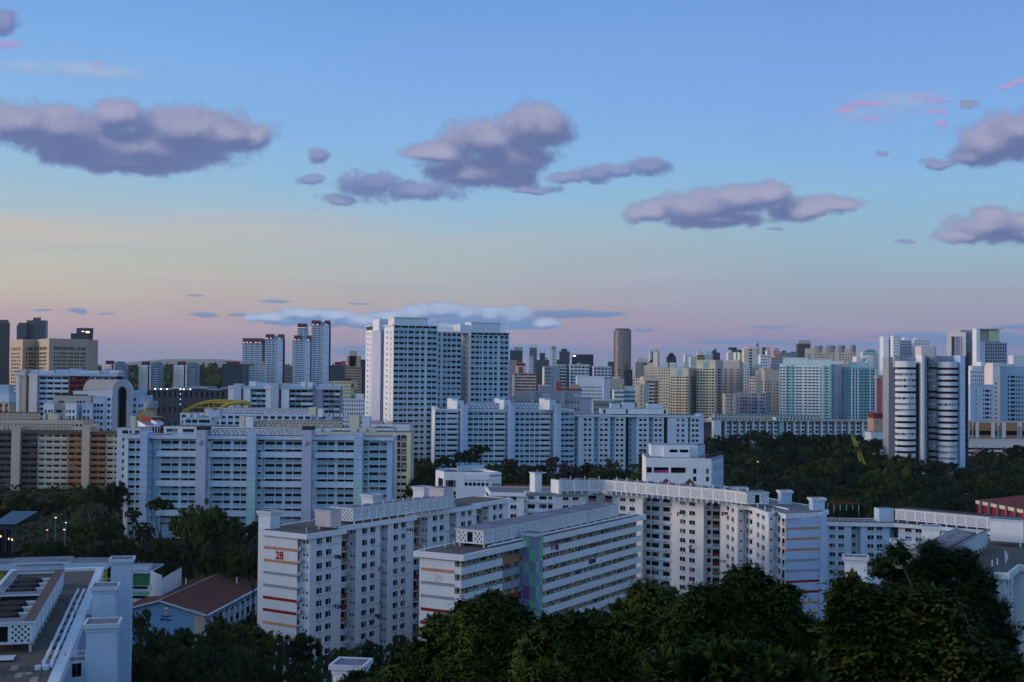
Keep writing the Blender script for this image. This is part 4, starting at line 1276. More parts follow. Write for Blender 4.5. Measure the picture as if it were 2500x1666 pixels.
# =================================================================== school hall and small buildings at the left
def school():
    zE = 14.5
    a, b, c = atz(324, 1486, zE), atz(503, 1497, zE), atz(640, 1425, zE)
    B = Bld('school_hall', 'school hall with a brown pitched roof and a crest on its light blue gable', 'school', a, z=gz(*a))
    z0 = gz(*a)
    azL = degrees(atan2(c[0] - b[0], c[1] - b[1]))
    L = 52
    azW = azL + 90
    W_ = 23.0
    b2 = off(b, azL, .8); b2 = off(b2, azW, -.8)
    a2 = off(b2, azW, -W_)
    zr = zat(405, 1465, b[1] + 2)
    F = Face(a2, b2)
    mb = MB()
    mid = F.L / 2
    mb.poly([F.p(0, z0), F.p(F.L, z0), F.p(F.L, zE), F.p(mid, zr - .3), F.p(0, zE)], 'blue_gable')
    B.one('gable_wall', mb)
    F.box(B.mb('wall'), F.L - 2.6, F.L, z0, zE - .3, .003, .08, 'cream2')
    mb = B.mb('roof')
    for (u0, z_0, u1, z_1) in ((-1.0, zE - .5, mid, zr), (mid, zr, F.L + 1.0, zE - .5)):
        q = [F.p(u0, z_0, .9), F.p(u1, z_1, .9), F.p(u1, z_1, -L), F.p(u0, z_0, -L)]
        mb.hexa([(x, y, z - .25) for x, y, z in q] + q, 'rust_roof')
    mb = MB()
    for (u0, z_0, u1, z_1) in ((-1.0, zE - .5, mid, zr), (mid, zr, F.L + 1.0, zE - .5)):
        q = [F.p(u0, z_0 - .35, 1.05), F.p(u1, z_1 - .35, 1.05), F.p(u1, z_1 - .35, .92), F.p(u0, z_0 - .35, .92)]
        mb.hexa(q + [(x, y, z + .45) for x, y, z in q], 'white2')
    B.one('barge_board', mb)
    mb = MB(); F.box(mb, mid - .2, mid + .2, zr - .02, zr + .12, -L, .9, 'tan'); B.one('ridge_cap', mb)
    # long side with brackets under the gutter
    Fs = Face(b2, off(b2, azL, L - 1))
    B.wall(Fs, z0, zE - .5, [(2 + k * 4.5, 5 + k * 4.5) for k in range(10)], [(zE - 3.2, zE - 1.4), (zE - 6.6, zE - 4.8), (zE - 10, zE - 8.2)], m='cool_white', panel='blue_gable')
    Fs.box(B.mb('gutter'), -.6, L, zE - .75, zE - .45, 1.0, 1.5, 'cool_white')
    for k in range(9):
        mb = MB(); Fs.box(mb, .6 + k * 5.2, 1.2 + k * 5.2, zE - 2.0, zE - .46, .02, 1.62, 'blue_gable'); B.one('bracket', mb)
    B.wall(Face(off(a2, azL, L - 1), a2), z0, zE - .5)
    for (x, y) in ((454, 1424), (578, 1422)):
        q = at(x, y, b[1] + 18); post(B, q[0], q[1], zat(x, y, b[1] + 18) - .3, 1.6, .16)
    # crest: shield, ribbon and name
    cu, cv = F.u(406, 1491), F.v(406, 1491)
    sh = [(-.85, .95), (0, 1.25), (.85, .95), (.8, .1), (.45, -.7), (0, -1.15), (-.45, -.7), (-.8, .1)]
    mb = MB()
    for sc_, d0, m_ in ((1.0, .02, 'crest_navy'), (.84, .05, 'white')):
        fr = [F.p(cu + x * sc_, cv + y * sc_, d0 + .03) for x, y in sh]
        mb.poly(fr, m_)
        bk_ = [F.p(cu + x * sc_, cv + y * sc_, d0 - .03) for x, y in sh]
        for i in range(8):
            mb.poly([bk_[i - 1], bk_[i], fr[i], fr[i - 1]], m_)
    for (x, y, w, h) in ((0, -.1, .07, .5), (-.27, .0, .07, .3), (.27, .0, .07, .3), (0, -.06, .42, .07)):
        F.box(mb, cu + x - w, cu + x + w, cv + y - h, cv + y + h, .081, .1, 'crest_navy')
    for (x, y) in ((-1.1, -1.35), (-.55, -1.52), (0, -1.58), (.55, -1.52), (1.1, -1.35)):
        F.box(mb, cu + x - .3, cu + x + .3, cv + y - .15, cv + y + .15, .02, .06, 'crest_navy')
    B.one('crest', mb)
    text(B, 'Shelton', F, cu, cv - 2.6, .03, 1.0, 'crest_navy', 'name_lettering', .03)
    B.finish()
    # white and green block behind, between the near block and the hall
    a = at(318, 1385, 345)
    B = Bld('school_block', 'low white and green classroom block between the near block and the brown roof', 'school', a, z=gz(*a))
    F = Face(a, at(366, 1385, 345)); zt = zat(340, 1399, 345)
    B.wall(F, gz(*a), zt, [(.2, F.L - .5)], [(zt - 7.0 - 2.6, zt - 7.0 - 1.6), (zt - 4.4, zt - 3.6), (zt - 7.0, zt - 6.2)], m='cool_white', win=False, rec=.6)
    F.box(B.mb('green_band'), 0, F.L, zt - 3.4, zt - .3, .003, .06, 'green')
    F.box(B.mb('green_pale_band'), 0, F.L, zt - 6.0, zt - 5.0, .003, .06, 'green_pale'); F.box(B.mb('green_pale_band'), 0, F.L, zt - 8.8, zt - 8.0, .003, .06, 'green_pale')
    F2 = Face(off(at(366, 1385, 345), 0, 0), at(396, 1385, 336)); B.wall(F2, gz(*a), zt + .8, [(.8, 1.6)], [(zt - 4.6, zt - 3.0)], m='cool_white')
    B.wall(Face(F2.p(F2.L, 0)[:2], off(F2.p(F2.L, 0)[:2], 0, 20)), gz(*a), zt)
    pl = [off(a, 180, .8), off(at(366, 1385, 345), 180, .8), off(at(366, 1385, 345), 0, 14), off(a, 0, 14)]
    mb = B.mb('roof'); mb.prism(pl, zt, zt + .5, 'cool_white', 'stained_concrete')
    F.box(mb, 0, F.L - .5, zt + .5, zt + 2.1, -4, -.6, 'cool_white', 'stained_concrete')
    B.finish()
    # long roof behind the near left block
    a = at(-60, 1378, 262)
    B = Bld('covered_walkway', 'long low grey roof edge behind the near left block', 'walkway', a, z=gz(*a))
    F = Face(a, at(262, 1372, 266)); zt = zat(100, 1376, 264)
    mb = MB(); F.box(mb, 0, F.L, zt - 1.4, zt, -8, 0, 'cool_white', 'stained_concrete'); B.one('roof', mb)
    B.wall(Face(F.p(0, 0, -.6)[:2], F.p(F.L, 0, -.6)[:2]), gz(*a), zt - 1.4, [(1 + k * 4.5, 4.2 + k * 4.5) for k in range(int(F.L / 4.5) - 1)], [(zt - 3.6, zt - 2.0)], m='yellow')
    B.finish()
school()

# =================================================================== generic block used for the middle and far distance
def block(name, label, cat, x0, x1, ytop, Y, azd=90.0, sideL=None, sideR=None, pitch=None, fh=2.9, n=None, cols=None, wf=.6, wh=.45, top=.6, m='white', mside=None, panel=None, panels=None, gm=None,
          detail=False, depth=14, ph=(), group=None, z0=None, par=.5, nside=2, rows=None, wins=True, rooft='deck_grey', rec=.25, finish=True, base=None, pyr=None):
    py = ytop
    a = at(x0, py, Y)
    b = along(a, azd, x1, py)
    zt = zat(x0, ytop, Y)
    z0 = (gz(a[0], a[1]) if z0 is None else z0)
    B = Bld(name, label, cat, a, group, z=z0)
    B.far = not detail
    if pitch: fh = pitch * Y / 3100
    F = Face(a, b)
    if isinstance(cols, list):
        cs = [(F.u(p, py), F.u(q, py)) for p, q in cols]
    else:
        k = n or max(2, int(F.L / 3.2))
        w = F.L / k
        cs = [(w * (i + .5 - wf / 2), w * (i + .5 + wf / 2)) for i in range(k)]
    if rows is None:
        nr = int((zt - top - z0 - 1) / fh)
        rows = [(zt - top - fh * k - fh * wh, zt - top - fh * k) for k in range(nr)]
    if base is not None:
        zb_ = zat(x0, base, Y); rows = [r for r in rows if r[0] > zb_]
    if not wins: cs, rows_f = [], []
    else: rows_f = rows
    B.wall(F, z0, zt, cs, rows_f, m=m, panel=panel, panels=panels, gm=gm, rec=rec)
    ba = azd - 90
    la = along(a, ba, sideL, py) if sideL is not None else off(a, ba, depth)
    rb = along(b, ba, sideR, py) if sideR is not None else off(b, ba, depth)
    D = hypot(la[0] - a[0], la[1] - a[1]) if sideL is not None else (hypot(rb[0] - b[0], rb[1] - b[1]) if sideR is not None else depth)
    la, rb = off(a, ba, D), off(b, ba, D)
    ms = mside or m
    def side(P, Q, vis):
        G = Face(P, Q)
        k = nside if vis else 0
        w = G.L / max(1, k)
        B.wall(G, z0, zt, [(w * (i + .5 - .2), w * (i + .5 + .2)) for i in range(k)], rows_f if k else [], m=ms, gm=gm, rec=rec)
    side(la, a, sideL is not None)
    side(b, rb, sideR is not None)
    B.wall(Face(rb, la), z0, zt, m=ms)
    mb = B.mb('roof')
    pl = [la, a, b, rb]
    mb.prism(inset(pl, -.15), zt, zt + par, m, rooft)
    zc = zt + par
    for (f0, f1, h, d0, d1, mm) in ph:
        q = MB(); F.box(q, F.L * f0, F.L * f1, zc - .02, zc + h, -D * d1, -D * d0, mm, 'stained_concrete'); B.one('roof_room', q)
    B.F, B.zt, B.z0, B.D, B.cs, B.rows = F, zt, z0, D, cs, rows
    if finish: B.finish()
    return B

# =================================================================== the blue white slab at mid left
def blue_slab():
    Y = 466
    a, b = at(302, 1080, Y), at(958, 1080, Y)
    B = Bld('apartment_block', 'pale blue white slab block with four full height piers, two with round dishes', 'apartment block', a, z=10)
    B.LIMIT = 300
    F = Face(a, b)
    zt = zat(480, 1072, Y)
    z0 = gz(0, Y) - 2
    py = 1140
    U = lambda x: F.u(x, py)
    rows = rows_from(zat(480, 1078, Y), 12, 17.95 * Y / 3100, 7.2 * Y / 3100)
    pat = lambda k: k % 4 == 1
    bays = [(312, 345, [(312.6, 328), (331, 344)], -.5, False), (386, 481, [(390, 414), (416.5, 433), (440.6, 457), (459, 480)], -1.5, True), (514, 605, [(517, 543), (544.5, 560), (568, 585), (586.5, 604.5)], -1.5, True),
            (641, 739, [(645, 668.6), (671.5, 687.5), (695.5, 712), (714, 738)], -1.5, True), (772, 865, [(773.5, 797), (799.5, 815), (823, 839), (841.6, 864)], -1.5, True), (899, 945, [(900.5, 924), (926, 943)], -1.0, False)]
    for x0, x1, cs, d, corr in bays:
        u0, u1 = U(x0), U(x1)
        c = [(U(p), U(q)) for p, q in cs]
        B.wall(F, z0, zt, c, [(a_, b_) for a_, b_ in rows], m='cool_white', panel='blue_panel', u0=u0, u1=u1, d=d)
        for k, (a_, b_) in enumerate(rows):
            if corr and pat(k):
                q = MB(); F.box(q, u0 - .6, u1, a_ - 1.85, a_ + .25, d, .55, 'cool_white'); B.one('corridor_parapet', q)
                F.box(B.mb('floor_slab'), u0, u1, b_ + .1, b_ + .3, d, .45, 'white')
            else:
                F.box(B.mb('floor_slab'), u0, u1, a_ - 1.62, a_ - 1.4, d + .003, d + .28, 'white2')
        for p, q in cs:
            F.box(B.mb('facade_fin'), U(p) - .28, U(p) - .08, z0, zt - .3, d + .003, d + .2, 'white2')
    # plain and ribbed piers
    def pier(x0, x1, xs, ytop, m, ms, d=2.2, ribs=False, dish=None, teal=None):
        u0, u1 = U(x0), U(x1)
        zt_ = zat(x0, ytop, Y)
        q = MB(); F.box(q, u0, u1, z0, zt_, -6, d, m); 
        if teal:
            F.box(q, u0 - .01, u1 + .01, z0 + .01, zat(x0, teal, Y), -5.9, d + .03, 'teal_pale')
        B.one('stair_pier', q)
        if ribs:
            k = 0
            z = zt_ - 1.5
            while z > z0:
                r_ = MB(); F.box(r_, u0 - .05, u1 + .05, z - .12, z, d + .003, d + .06, 'grey'); B.one('joint_line', r_); z -= 2.6
        if xs:
            G = Face(F.p(u1, 0, d - 3)[:2], F.p(U(xs), 0, d - 3)[:2])
            B.wall(G, z0, zt_ - 4, [(G.L * .15, G.L * .15 + 1.1)] if G.L > 1.5 else [], [(r0, r0 + .9) for r0, _ in rows], m=ms, wname='bathroom_window')
            for r0, _ in rows:
                G.box(B.mb('window_ledge'), G.L * .05, G.L * .1 + 1.5, r0 + .92, r0 + 1.15, 0, .5, 'white')
        if dish:
            c = F.p(U(dish[0]), zat(dish[0], dish[1], Y), d)
            r_ = MB(); r_.tube([c, F.p(U(dish[0]), c[2], d + .35), F.p(U(dish[0]), c[2], d + .5)], 1.0, 'grey', 14, .5); B.one('round_vent', r_)
    pier(303, 312, None, 1066, 'white', None, .1)
    pier(345, 362, 369, 1055, 'blue_tower', 'blue_panel', 2.0, True)
    B.wall(F, z0, zt, [], [], m='blue_panel', u0=U(369), u1=U(386), d=-1.6)
    pier(481, 505, 514, 1050, 'lavender', 'cool_white', 2.4, False, (492.5, 1080))
    pier(605, 626, 641, 1058, 'blue_tower', 'blue_panel', 2.0, True, None, 1168)
    pier(739, 762, 772, 1050, 'lavender', 'cool_white', 2.4, False, (750, 1081))
    pier(865, 886, 899, 1059, 'blue_tower', 'teal', 2.0, True, None, 1170)
    pier(945, 957, None, 1075, 'blue_tower', None, -.3)
    for (x, h) in ((493, 0), (750, 0)):
        q = MB(); u = U(x); F.box(q, u - 1.9, u + 1.9, zat(x, 1050, Y) + .004, zat(x, 1050, Y) + 1.2, -6, 1.2, 'dark_roof'); B.one('pier_cap', q)
    pl = [F.p(0, 0, .4)[:2], F.p(F.L + .4, 0, .4)[:2], F.p(F.L + .4, 0, -13)[:2], F.p(0, 0, -13)[:2]]
    roof(B, pl, zt, zt + 1.3, 'cool_white', 'deck')
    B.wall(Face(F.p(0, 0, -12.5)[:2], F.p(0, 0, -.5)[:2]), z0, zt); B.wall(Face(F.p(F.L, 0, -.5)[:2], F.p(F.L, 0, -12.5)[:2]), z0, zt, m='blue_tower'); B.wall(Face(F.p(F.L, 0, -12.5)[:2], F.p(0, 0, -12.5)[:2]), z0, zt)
    # rooftop screen between the piers
    zb = zt + 1.7
    lattice(B, F, U(514), U(739), zb, zat(600, 1050, Y), -.9, .7, bay=(U(739) - U(514)) / 10, m='white2')
    F.box(B.mb('water_tank_house'), U(514), U(739), zat(600, 1050, Y), zat(600, 1050, Y) + .3, -7, -.7, 'white2', 'dark_roof')
    for k in range(11):
        u = U(515) + k * (U(738) - U(515)) / 10; F.box(B.mb('water_tank_house'), u, u + .25, zt + 1.1, zb, -1.2, -1.0, 'white')
    for (x0, x1, y) in ((420, 480, 1060), (797, 865, 1062)):
        q = MB(); F.box(q, U(x0), U(x1), zt + 1.1, zat(x0, y, Y), -4.2, -.8, 'cool_white', 'stained_concrete'); B.one('roof_duct', q)
    B.finish()
blue_slab()

# =================================================================== brown and orange slab at the left edge
def brown_slab():
    Y = 568
    a, b = at(-40, 1070, Y), at(300, 1063, Y)
    B = Bld('apartment_block', 'beige slab block with brown, cream and orange balcony bands at the left edge', 'apartment block', a, z=gz(*a))
    F = Face(a, b)
    z0 = gz(*a) - 2
    zt = zat(150, 1059, Y)
    py = 1100
    U = lambda x: F.u(x, py)
    ph = 14.7 * Y / 3100
    rows = rows_from(zat(150, 1062, Y), 12, ph, 5.2 * Y / 3100)
    secs = [(-40, 29, 'brown_grey'), (50, 90, 'brown_grey'), (90, 164, 'cream2'), (164, 201, 'orange'), (219, 257, 'orange'), (257, 294, 'cream2')]
    for x0, x1, mm in secs:
        n = max(2, round((x1 - x0) / 18.5))
        w = (U(x1) - U(x0)) / n
        cs = [(U(x0) + w * i + .35, U(x0) + w * (i + 1) - .35) for i in range(n)]
        B.wall(F, z0, zt, cs, rows, m=mm, panel=mm, u0=U(x0), u1=U(x1), d=-1.2)
        for k, (r0, r1) in enumerate(rows):
            q = MB(); F.box(q, U(x0), U(x1) - .1, r0 - 1.35, r0 - .05, -1.197, -.2 if mm != 'cream2' else -.9, mm); B.one('balcony_band', q)
    for x0, x1, yt in ((29, 50, 1046), (201, 219, 1043)):
        q = MB(); F.box(q, U(x0), U(x1), z0, zat(x0, yt, Y), -7, .8, 'beige'); F.box(q, U(x0) - .2, U(x1) + .2, zat(x0, yt, Y), zat(x0, yt, Y) + .4, -7.2, 1.0, 'beige'); B.one('stair_pier', q)
    q = MB(); F.box(q, U(294), U(300), z0, zt, -12, -.9, 'cream2'); B.one('end_wall', q)
    roof(B, [F.p(0, 0, 0)[:2], F.p(F.L + .3, 0, 0)[:2], F.p(F.L + .3, 0, -13)[:2], F.p(0, 0, -13)[:2]], zt, zt + .9, 'brown', 'deck')
    lattice(B, F, U(-38), U(28), zt + 1.6, zat(0, 1040, Y), -3.2, .8, 'beige', bay=8)
    lattice(B, F, U(52), U(168), zt + 1.6, zat(100, 1040, Y), -3.2, .8, 'beige', bay=8)
    F.box(B.mb('water_tank_house'), U(-38), U(168), zat(100, 1040, Y), zat(100, 1040, Y) + .35, -8, -3, 'beige', 'brown')
    q = MB(); F.box(q, U(219), U(228), zt + .8, zat(220, 1036, Y), -8, -4, 'beige', 'cream2'); B.one('tank_room', q)
    B.wall(Face(F.p(0, 0, -12)[:2], F.p(0, 0, -1)[:2]), z0, zt); B.wall(Face(F.p(F.L, 0, -12)[:2], F.p(0, 0, -12)[:2]), z0, zt)
    B.finish()
    # second slab behind it
    Y = 600
    B = block('apartment_block', 'dull beige block with a long brown roof behind the brown and orange slab', 'apartment block', -40, 202, 1029, Y, 91, detail=False, m='beige', pitch=14, n=26, wf=.55, wh=.42, top=.9, par=.9, rooft='brown', finish=False, z0=gz(-100, 590))
    F = B.F
    lattice(B, F, F.u(-30, 1030), F.u(91, 1030), B.zt + 1.2, zat(0, 1009, Y), -3, .8, 'beige', bay=9)
    F.box(B.mb('water_tank_house'), F.u(-30, 1030), F.u(91, 1030), zat(0, 1009, Y), zat(0, 1009, Y) + .4, -9, -2.8, 'brown', 'brown')
    for x0, x1, y in ((100, 104, 1009), (111, 119, 1008), (119, 134, 1011)):
        q = MB(); F.box(q, F.u(x0, 1020), F.u(x1, 1020), B.zt + .8, zat(x0, y, Y), -7, -3, 'cream', 'cream2'); B.one('tank_room', q)
    B.finish()
brown_slab()

# =================================================================== tall white tower pair
def white_tower():
    Y1 = 655
    py = 800
    AZ = 67.0
    C1 = at(961, py, Y1)
    B = Bld('tower_block', 'tall white twin tower block with dark window rows, higher than everything around it', 'tower block', C1, z=20)
    B.LIMIT = 300
    fh = 13.6 * Y1 / 3100
    z0 = gz(0, 640) - 6
    def zt_of(x, y, P):
        return zat(x, y, P[1])
    # main front
    E1 = along(C1, AZ, 1068, py)
    F = Face(C1, E1)
    zt = zt_of(961, 800, C1)
    vt = zat(962, 807.5, C1[1])
    rows = rows_from(vt, 28, fh, 5.9 * Y1 / 3100)
    cs1 = [(962.5, 973.5), (974.8, 986.5), (987.8, 994.5), (997.5, 1010.5), (1012.7, 1024.5), (1028, 1037), (1043.5, 1054.5), (1055.8, 1066.5)]
    def front(F, zt, rows, cs, z0=z0):
        c = [(F.u(p, py), F.u(q, py)) for p, q in cs]
        B.wall(F, z0, zt, c, rows, m='cool_white', panel='blue_panel', rec=.35)
        for k, (r0, r1) in enumerate(rows):
            F.box(B.mb('floor_slab'), 0, F.L, r0 - 1.55, r0 - 1.4, .003, .12, 'white2')
        for p, _ in c:
            F.box(B.mb('facade_fin'), p - .3, p - .08, z0, zt, .003, .3, 'white2')
    front(F, zt, rows, cs1)
    # lit left face with a ladder of small dark vents
    def lit(P, xl, zt, rows, m='white'):
        A = along(P, AZ - 90, xl, py)
        G = Face(A, P)
        B.wall(G, z0, zt, [(G.L * .32, G.L * .32 + 1.0)], [(r0 - .3, r0 + 1.1) for r0, _ in rows], m=m, wname='bathroom_window', rec=.6)
        for r0, _ in rows:
            G.box(B.mb('window_ledge'), G.L * .22, G.L * .32 + 1.1, r0 + 1.12, r0 + 1.3, 0, 1.1, 'white')
            G.box(B.mb('louvre_strip'), G.L * .66, G.L * .8, r0 - .8, r0 + 1.2, .003, .06, 'cream2')
        return A
    A1 = lit(C1, 938, zt, rows)
    # recessed stair wall and the outer left wing
    Bq = along(at(930, py, A1[1] + 4), AZ, 938, py)
    G = Face(at(930, py, A1[1] + 5), Bq); B.wall(G, z0, zt - 1.5, [(.3, max(.6, G.L - .3))], [(r0 - .2, r0 + 1.4) for r0, _ in rows], m='grey_dark', rec=.8, win=False)
    P2 = at(930, py, A1[1] + 3)
    A2 = along(P2, AZ - 90, 908.5, py)
    q = MB(); G = Face(A2, P2); G.box(q, 0, G.L, z0, zt - 1.2, -8, 0, 'lavender'); B.one('stair_shaft', q)
    A3 = lit(A2, 893.5, zt - .2, rows)
    # roof rooms and slotted top floor
    def crown(F, zt, depth, y1, y0):
        h = 5.2 * Y1 / 3100
        F.box(B.mb('top_floor'), .3, F.L - .3, zt, zt + h, -depth + .5, -.5, 'glass_mid')
        for k in range(7):
            u = .2 + k * (F.L - .6) / 6
            F.box(B.mb('top_floor'), u, u + .35, zt, zt + h, -depth + .3, -.2, 'white')
        F.box(B.mb('roof'), -.6, F.L + .6, zt + h, zt + h + .5, -depth - .4, .5, 'white', 'deck_grey')
        return zt + h + .5
    D1 = hypot(A1[0] - C1[0], A1[1] - C1[1])
    zc = crown(F, zt, D1, 0, 0)
    G = Face(A3, A2); G.box(B.mb('top_floor'), 0, G.L, zt - .2, zt + 1.8, -10, -.3, 'glass_mid'); G.box(B.mb('roof'), -.6, G.L + .4, zt + 1.8, zt + 2.3, -10, .4, 'white', 'deck_grey')
    q = MB(); u0, u1 = F.u(968.5, 780), F.u(1050, 780); zz = zat(968, 775.5, C1[1]); F.box(q, u0, u1, zc - .02, zz, -D1 * .9, -D1 * .25, 'white', 'white2'); F.box(q, u0 - .3, u1 + .3, zz, zz + .45, -D1 * .92, -D1 * .22, 'white2'); B.one('roof_room', q)
    P = at(926, 790, A1[1] + 6); q = MB(); G = Face(along(P, AZ - 90, 910, 790), P); G.box(q, 0, G.L, zt - 1, zat(926, 779, P[1]), -14, 0, 'white', 'white2'); B.one('roof_room', q)
    # set back middle
    M0 = off(E1, AZ - 90, 9)
    M1 = along(M0, AZ, 1127, py)
    F2 = Face(M0, M1)
    zt2 = zat(1070, 811, M0[1]); fh2 = fh
    rows2 = rows_from(zat(1075, 814, M0[1]), 27, fh2, 5.9 * Y1 / 3100)
    B.wall(Face(E1, M0), z0, zt)
    front(F2, zt2, rows2, [(1071, 1076), (1082.5, 1090), (1092.5, 1101), (1103.5, 1113.5), (1116, 1126)])
    F2.box(B.mb('roof'), 0, F2.L, zt2, zt2 + .5, -14, .3, 'white', 'deck_grey')
    # second tower
    C2 = at(1149, py, M1[1] + 4)
    A = along(C2, AZ - 90, 1127, py)
    zt3 = zat(1149, 819, C2[1])
    E2 = along(C2, AZ, 1243.5, py)
    F3 = Face(C2, E2)
    rows3 = rows_from(zat(1150, 819.5, C2[1]), 26, fh * .985, 5.6 * Y1 / 3100)
    front(F3, zt3 + .4, rows3, [(1150.5, 1159.5), (1161.5, 1170.5), (1172.5, 1177), (1181, 1190.5), (1194, 1203.5), (1207, 1214.5), (1221.5, 1230.5), (1232, 1241)])
    lit(C2, 1127.5, zt3 + .4, rows3)
    D2 = hypot(A[0] - C2[0], A[1] - C2[1])
    zc = crown(F3, zt3 + .4, D2, 0, 0)
    q = MB(); u0, u1 = F3.u(1155, 800), F3.u(1226, 800); zz = zat(1155, 788, C2[1]); F3.box(q, u0, u1, zc - .02, zz, -D2 * .9, -D2 * .2, 'white', 'white2'); F3.box(q, u0 - .3, u1 + .3, zz, zz + .4, -D2 * .92, -D2 * .18, 'white2'); B.one('roof_room', q)
    P = at(1124, 800, M1[1] + 6); G = Face(along(P, AZ - 90, 1107, 800), P); q = MB(); G.box(q, 0, G.L, zt2, zat(1124, 792.5, P[1]), -10, 0, 'white', 'white2'); B.one('roof_room', q)
    R = off(E2, AZ - 90, D2); B.wall(Face(E2, R), z0, zt3 + .4); B.wall(Face(R, A3), z0, zt3)
    for (x, y, P) in ((979.5, 767, C1), (1165, 781, C2)):
        q = MB(); p = at(x, y, P[1] + 8); q.tube([(p[0], p[1], zat(x, 778 if x < 1000 else 790, P[1] + 8) - 1), (p[0], p[1], zat(x, y, P[1] + 8))], .12, 'steel', 5); B.one('roof_mast', q)
    B.finish()
white_tower()

# =================================================================== slab in front of the white tower
def centre_slab():
    Y = 620
    AZ = 84.0
    py = 1000
    C = at(1062, py, Y)
    b = along(C, AZ, 1402, py)
    F = Face(C, b)
    U = lambda x: F.u(x, py)
    B = Bld('apartment_block', 'long pale slab with a sunlit pinkish end wall below the tall white tower', 'apartment block', C, z=22)
    B.LIMIT = 300
    z0 = gz(0, 620) - 4
    zt = zat(1062, 1003.5, Y)
    fh = 12.95 * Y / 3100
    rows = rows_from(zat(1063, 1007.5, Y), 13, fh, 5.0 * Y / 3100)
    A = along(C, AZ - 90, 1033, py)
    G = Face(A, C); B.wall(G, z0, zt + .8, part='end_wall', m='white')
    G.box(B.mb('roof'), -.3, G.L, zt + .8, zt + 1.3, -2, .3, 'white')
    bays = [(1063, 1091, [(1063.5, 1075.5), (1077, 1089)], False), (1091, 1118, [(1092, 1116.5)], True), (1142, 1156, [(1142.6, 1154.5)], False), (1156, 1208, [(1156.5, 1167.5), (1169, 1179.5), (1181.5, 1192.5), (1194.5, 1205)], False), (1208, 1233, [(1208.5, 1232)], True),
            (1257, 1270, [(1258, 1268)], False), (1270, 1318, [(1270.5, 1280), (1282.5, 1292.5), (1295, 1304.5), (1307, 1317)], False), (1318, 1343, [(1319.5, 1342)], True), (1368, 1402, [(1369, 1378), (1379, 1389), (1390, 1401)], False)]
    for x0, x1, cs, corr in bays:
        B.wall(F, z0, zt, [(U(p), U(q)) for p, q in cs], rows, m='cool_white', panel='blue_panel' if not corr else 'cool_white', u0=U(x0), u1=U(x1), rec=.5)
        for r0, _ in rows:
            F.box(B.mb('floor_slab'), U(x0), U(x1), r0 - 1.35, r0 - 1.15, .003, .22, 'white2')
            if corr:
                F.box(B.mb('spandrel_band'), U(x0), U(x1), r0 - 1.1, r0 - .06, .003, .35, 'cool_white')
    for x0, x1, x2, yt in ((1124, 1131, 1142, 988), (1239.5, 1247, 1257, 988), (1351, 1358.5, 1369, 987)):
        q = MB(); q_ = U(x2) - U(x1)
        F.box(q, U(x0), U(x2), z0, zat(x0, yt, Y), -5, 2.0, 'blue_tower'); F.box(q, U(x0), U(x1), z0 + .01, zat(x0, yt, Y) - .02, -4, 2.03, 'cool_white')
        B.one('stair_pier', q)
        for k in range(5):
            r_ = MB(); z = zat(x0, yt, Y) - 7.8 * (k + .6); F.box(r_, U(x0), U(x2), z - .12, z, 2.033, 2.06, 'grey'); B.one('joint_line', r_)
        B.wall(F, z0, zt, [(U(x0) - 1.1, U(x0) - .3)], [(r0, r0 + .8) for r0, _ in rows], m='blue_panel', u0=U(x0 - 6.5), u1=U(x0) - .01, d=-.6, wname='bathroom_window')
    Lb = along(A, AZ, 1420, py)
    roof(B, [A, off(C, AZ + 90, .4), off(b, AZ + 90, .4), off(b, AZ - 90, 13)], zt, zt + 1.0, 'cool_white', 'deck_grey')
    for x0, x1 in ((1142, 1239), (1257, 1318)):
        lattice(B, F, U(x0), U(x1), zt + 1.5, zat(x0, 985.5, Y), -.6, .9, 'cool_white', bay=11)
        F.box(B.mb('water_tank_house'), U(x0), U(x1), zat(x0, 985.5, Y), zat(x0, 985.5, Y) + .3, -7, -.5, 'cool_white', 'dark_roof')
    for x0, x1, y, x2, y2 in ((1092, 1116, 973, 1103, 978), (1207, 1230, 973, 1218, 977), (1316, 1342, 973, 1336, 977)):
        q = MB(); G2 = Face(at(x0, y, Y + 6), at(x1, y, Y + 2)); G2.box(q, 0, G2.L * .5, zt + .9, zat(x0, y, Y + 6), -5, 0, 'white', 'white2'); G2.box(q, G2.L * .5, G2.L, zt + .9, zat(x0, y2, Y + 6), -5, 0, 'white', 'white2'); B.one('tank_room', q)
    B.wall(Face(off(b, AZ - 90, 13), A), z0, zt)
    B.finish()
    # right part: punched windows
    Y2 = 628
    C = at(1403, py, Y2); AZ2 = 88
    b = along(C, AZ2, 1707, py)
    F = Face(C, b); U = lambda x: F.u(x, py)
    B = Bld('apartment_block', 'long pale block with pairs of square windows behind the purple flowering tree', 'apartment block', C, z=22)
    B.LIMIT = 300
    zt = zat(1500, 1018, Y2)
    rows = rows_from(zat(1500, 1022.5, Y2), 13, 12.4 * Y2 / 3100, 5.8 * Y2 / 3100)
    front = [(1412, 1450, [(1425.5, 1433), (1437, 1444)]), (1463, 1489, [(1465, 1472.5), (1476, 1484)]), (1502, 1527, [(1504, 1511), (1515, 1522.5)]), (1555, 1584, [(1560.5, 1568), (1571.5, 1579)]), (1596, 1621, [(1598, 1605), (1609, 1616)]), (1630, 1680, [(1652.5, 1659), (1664, 1671)]), (1686, 1707, [(1689, 1696), (1698.5, 1706)])]
    xp = 1403
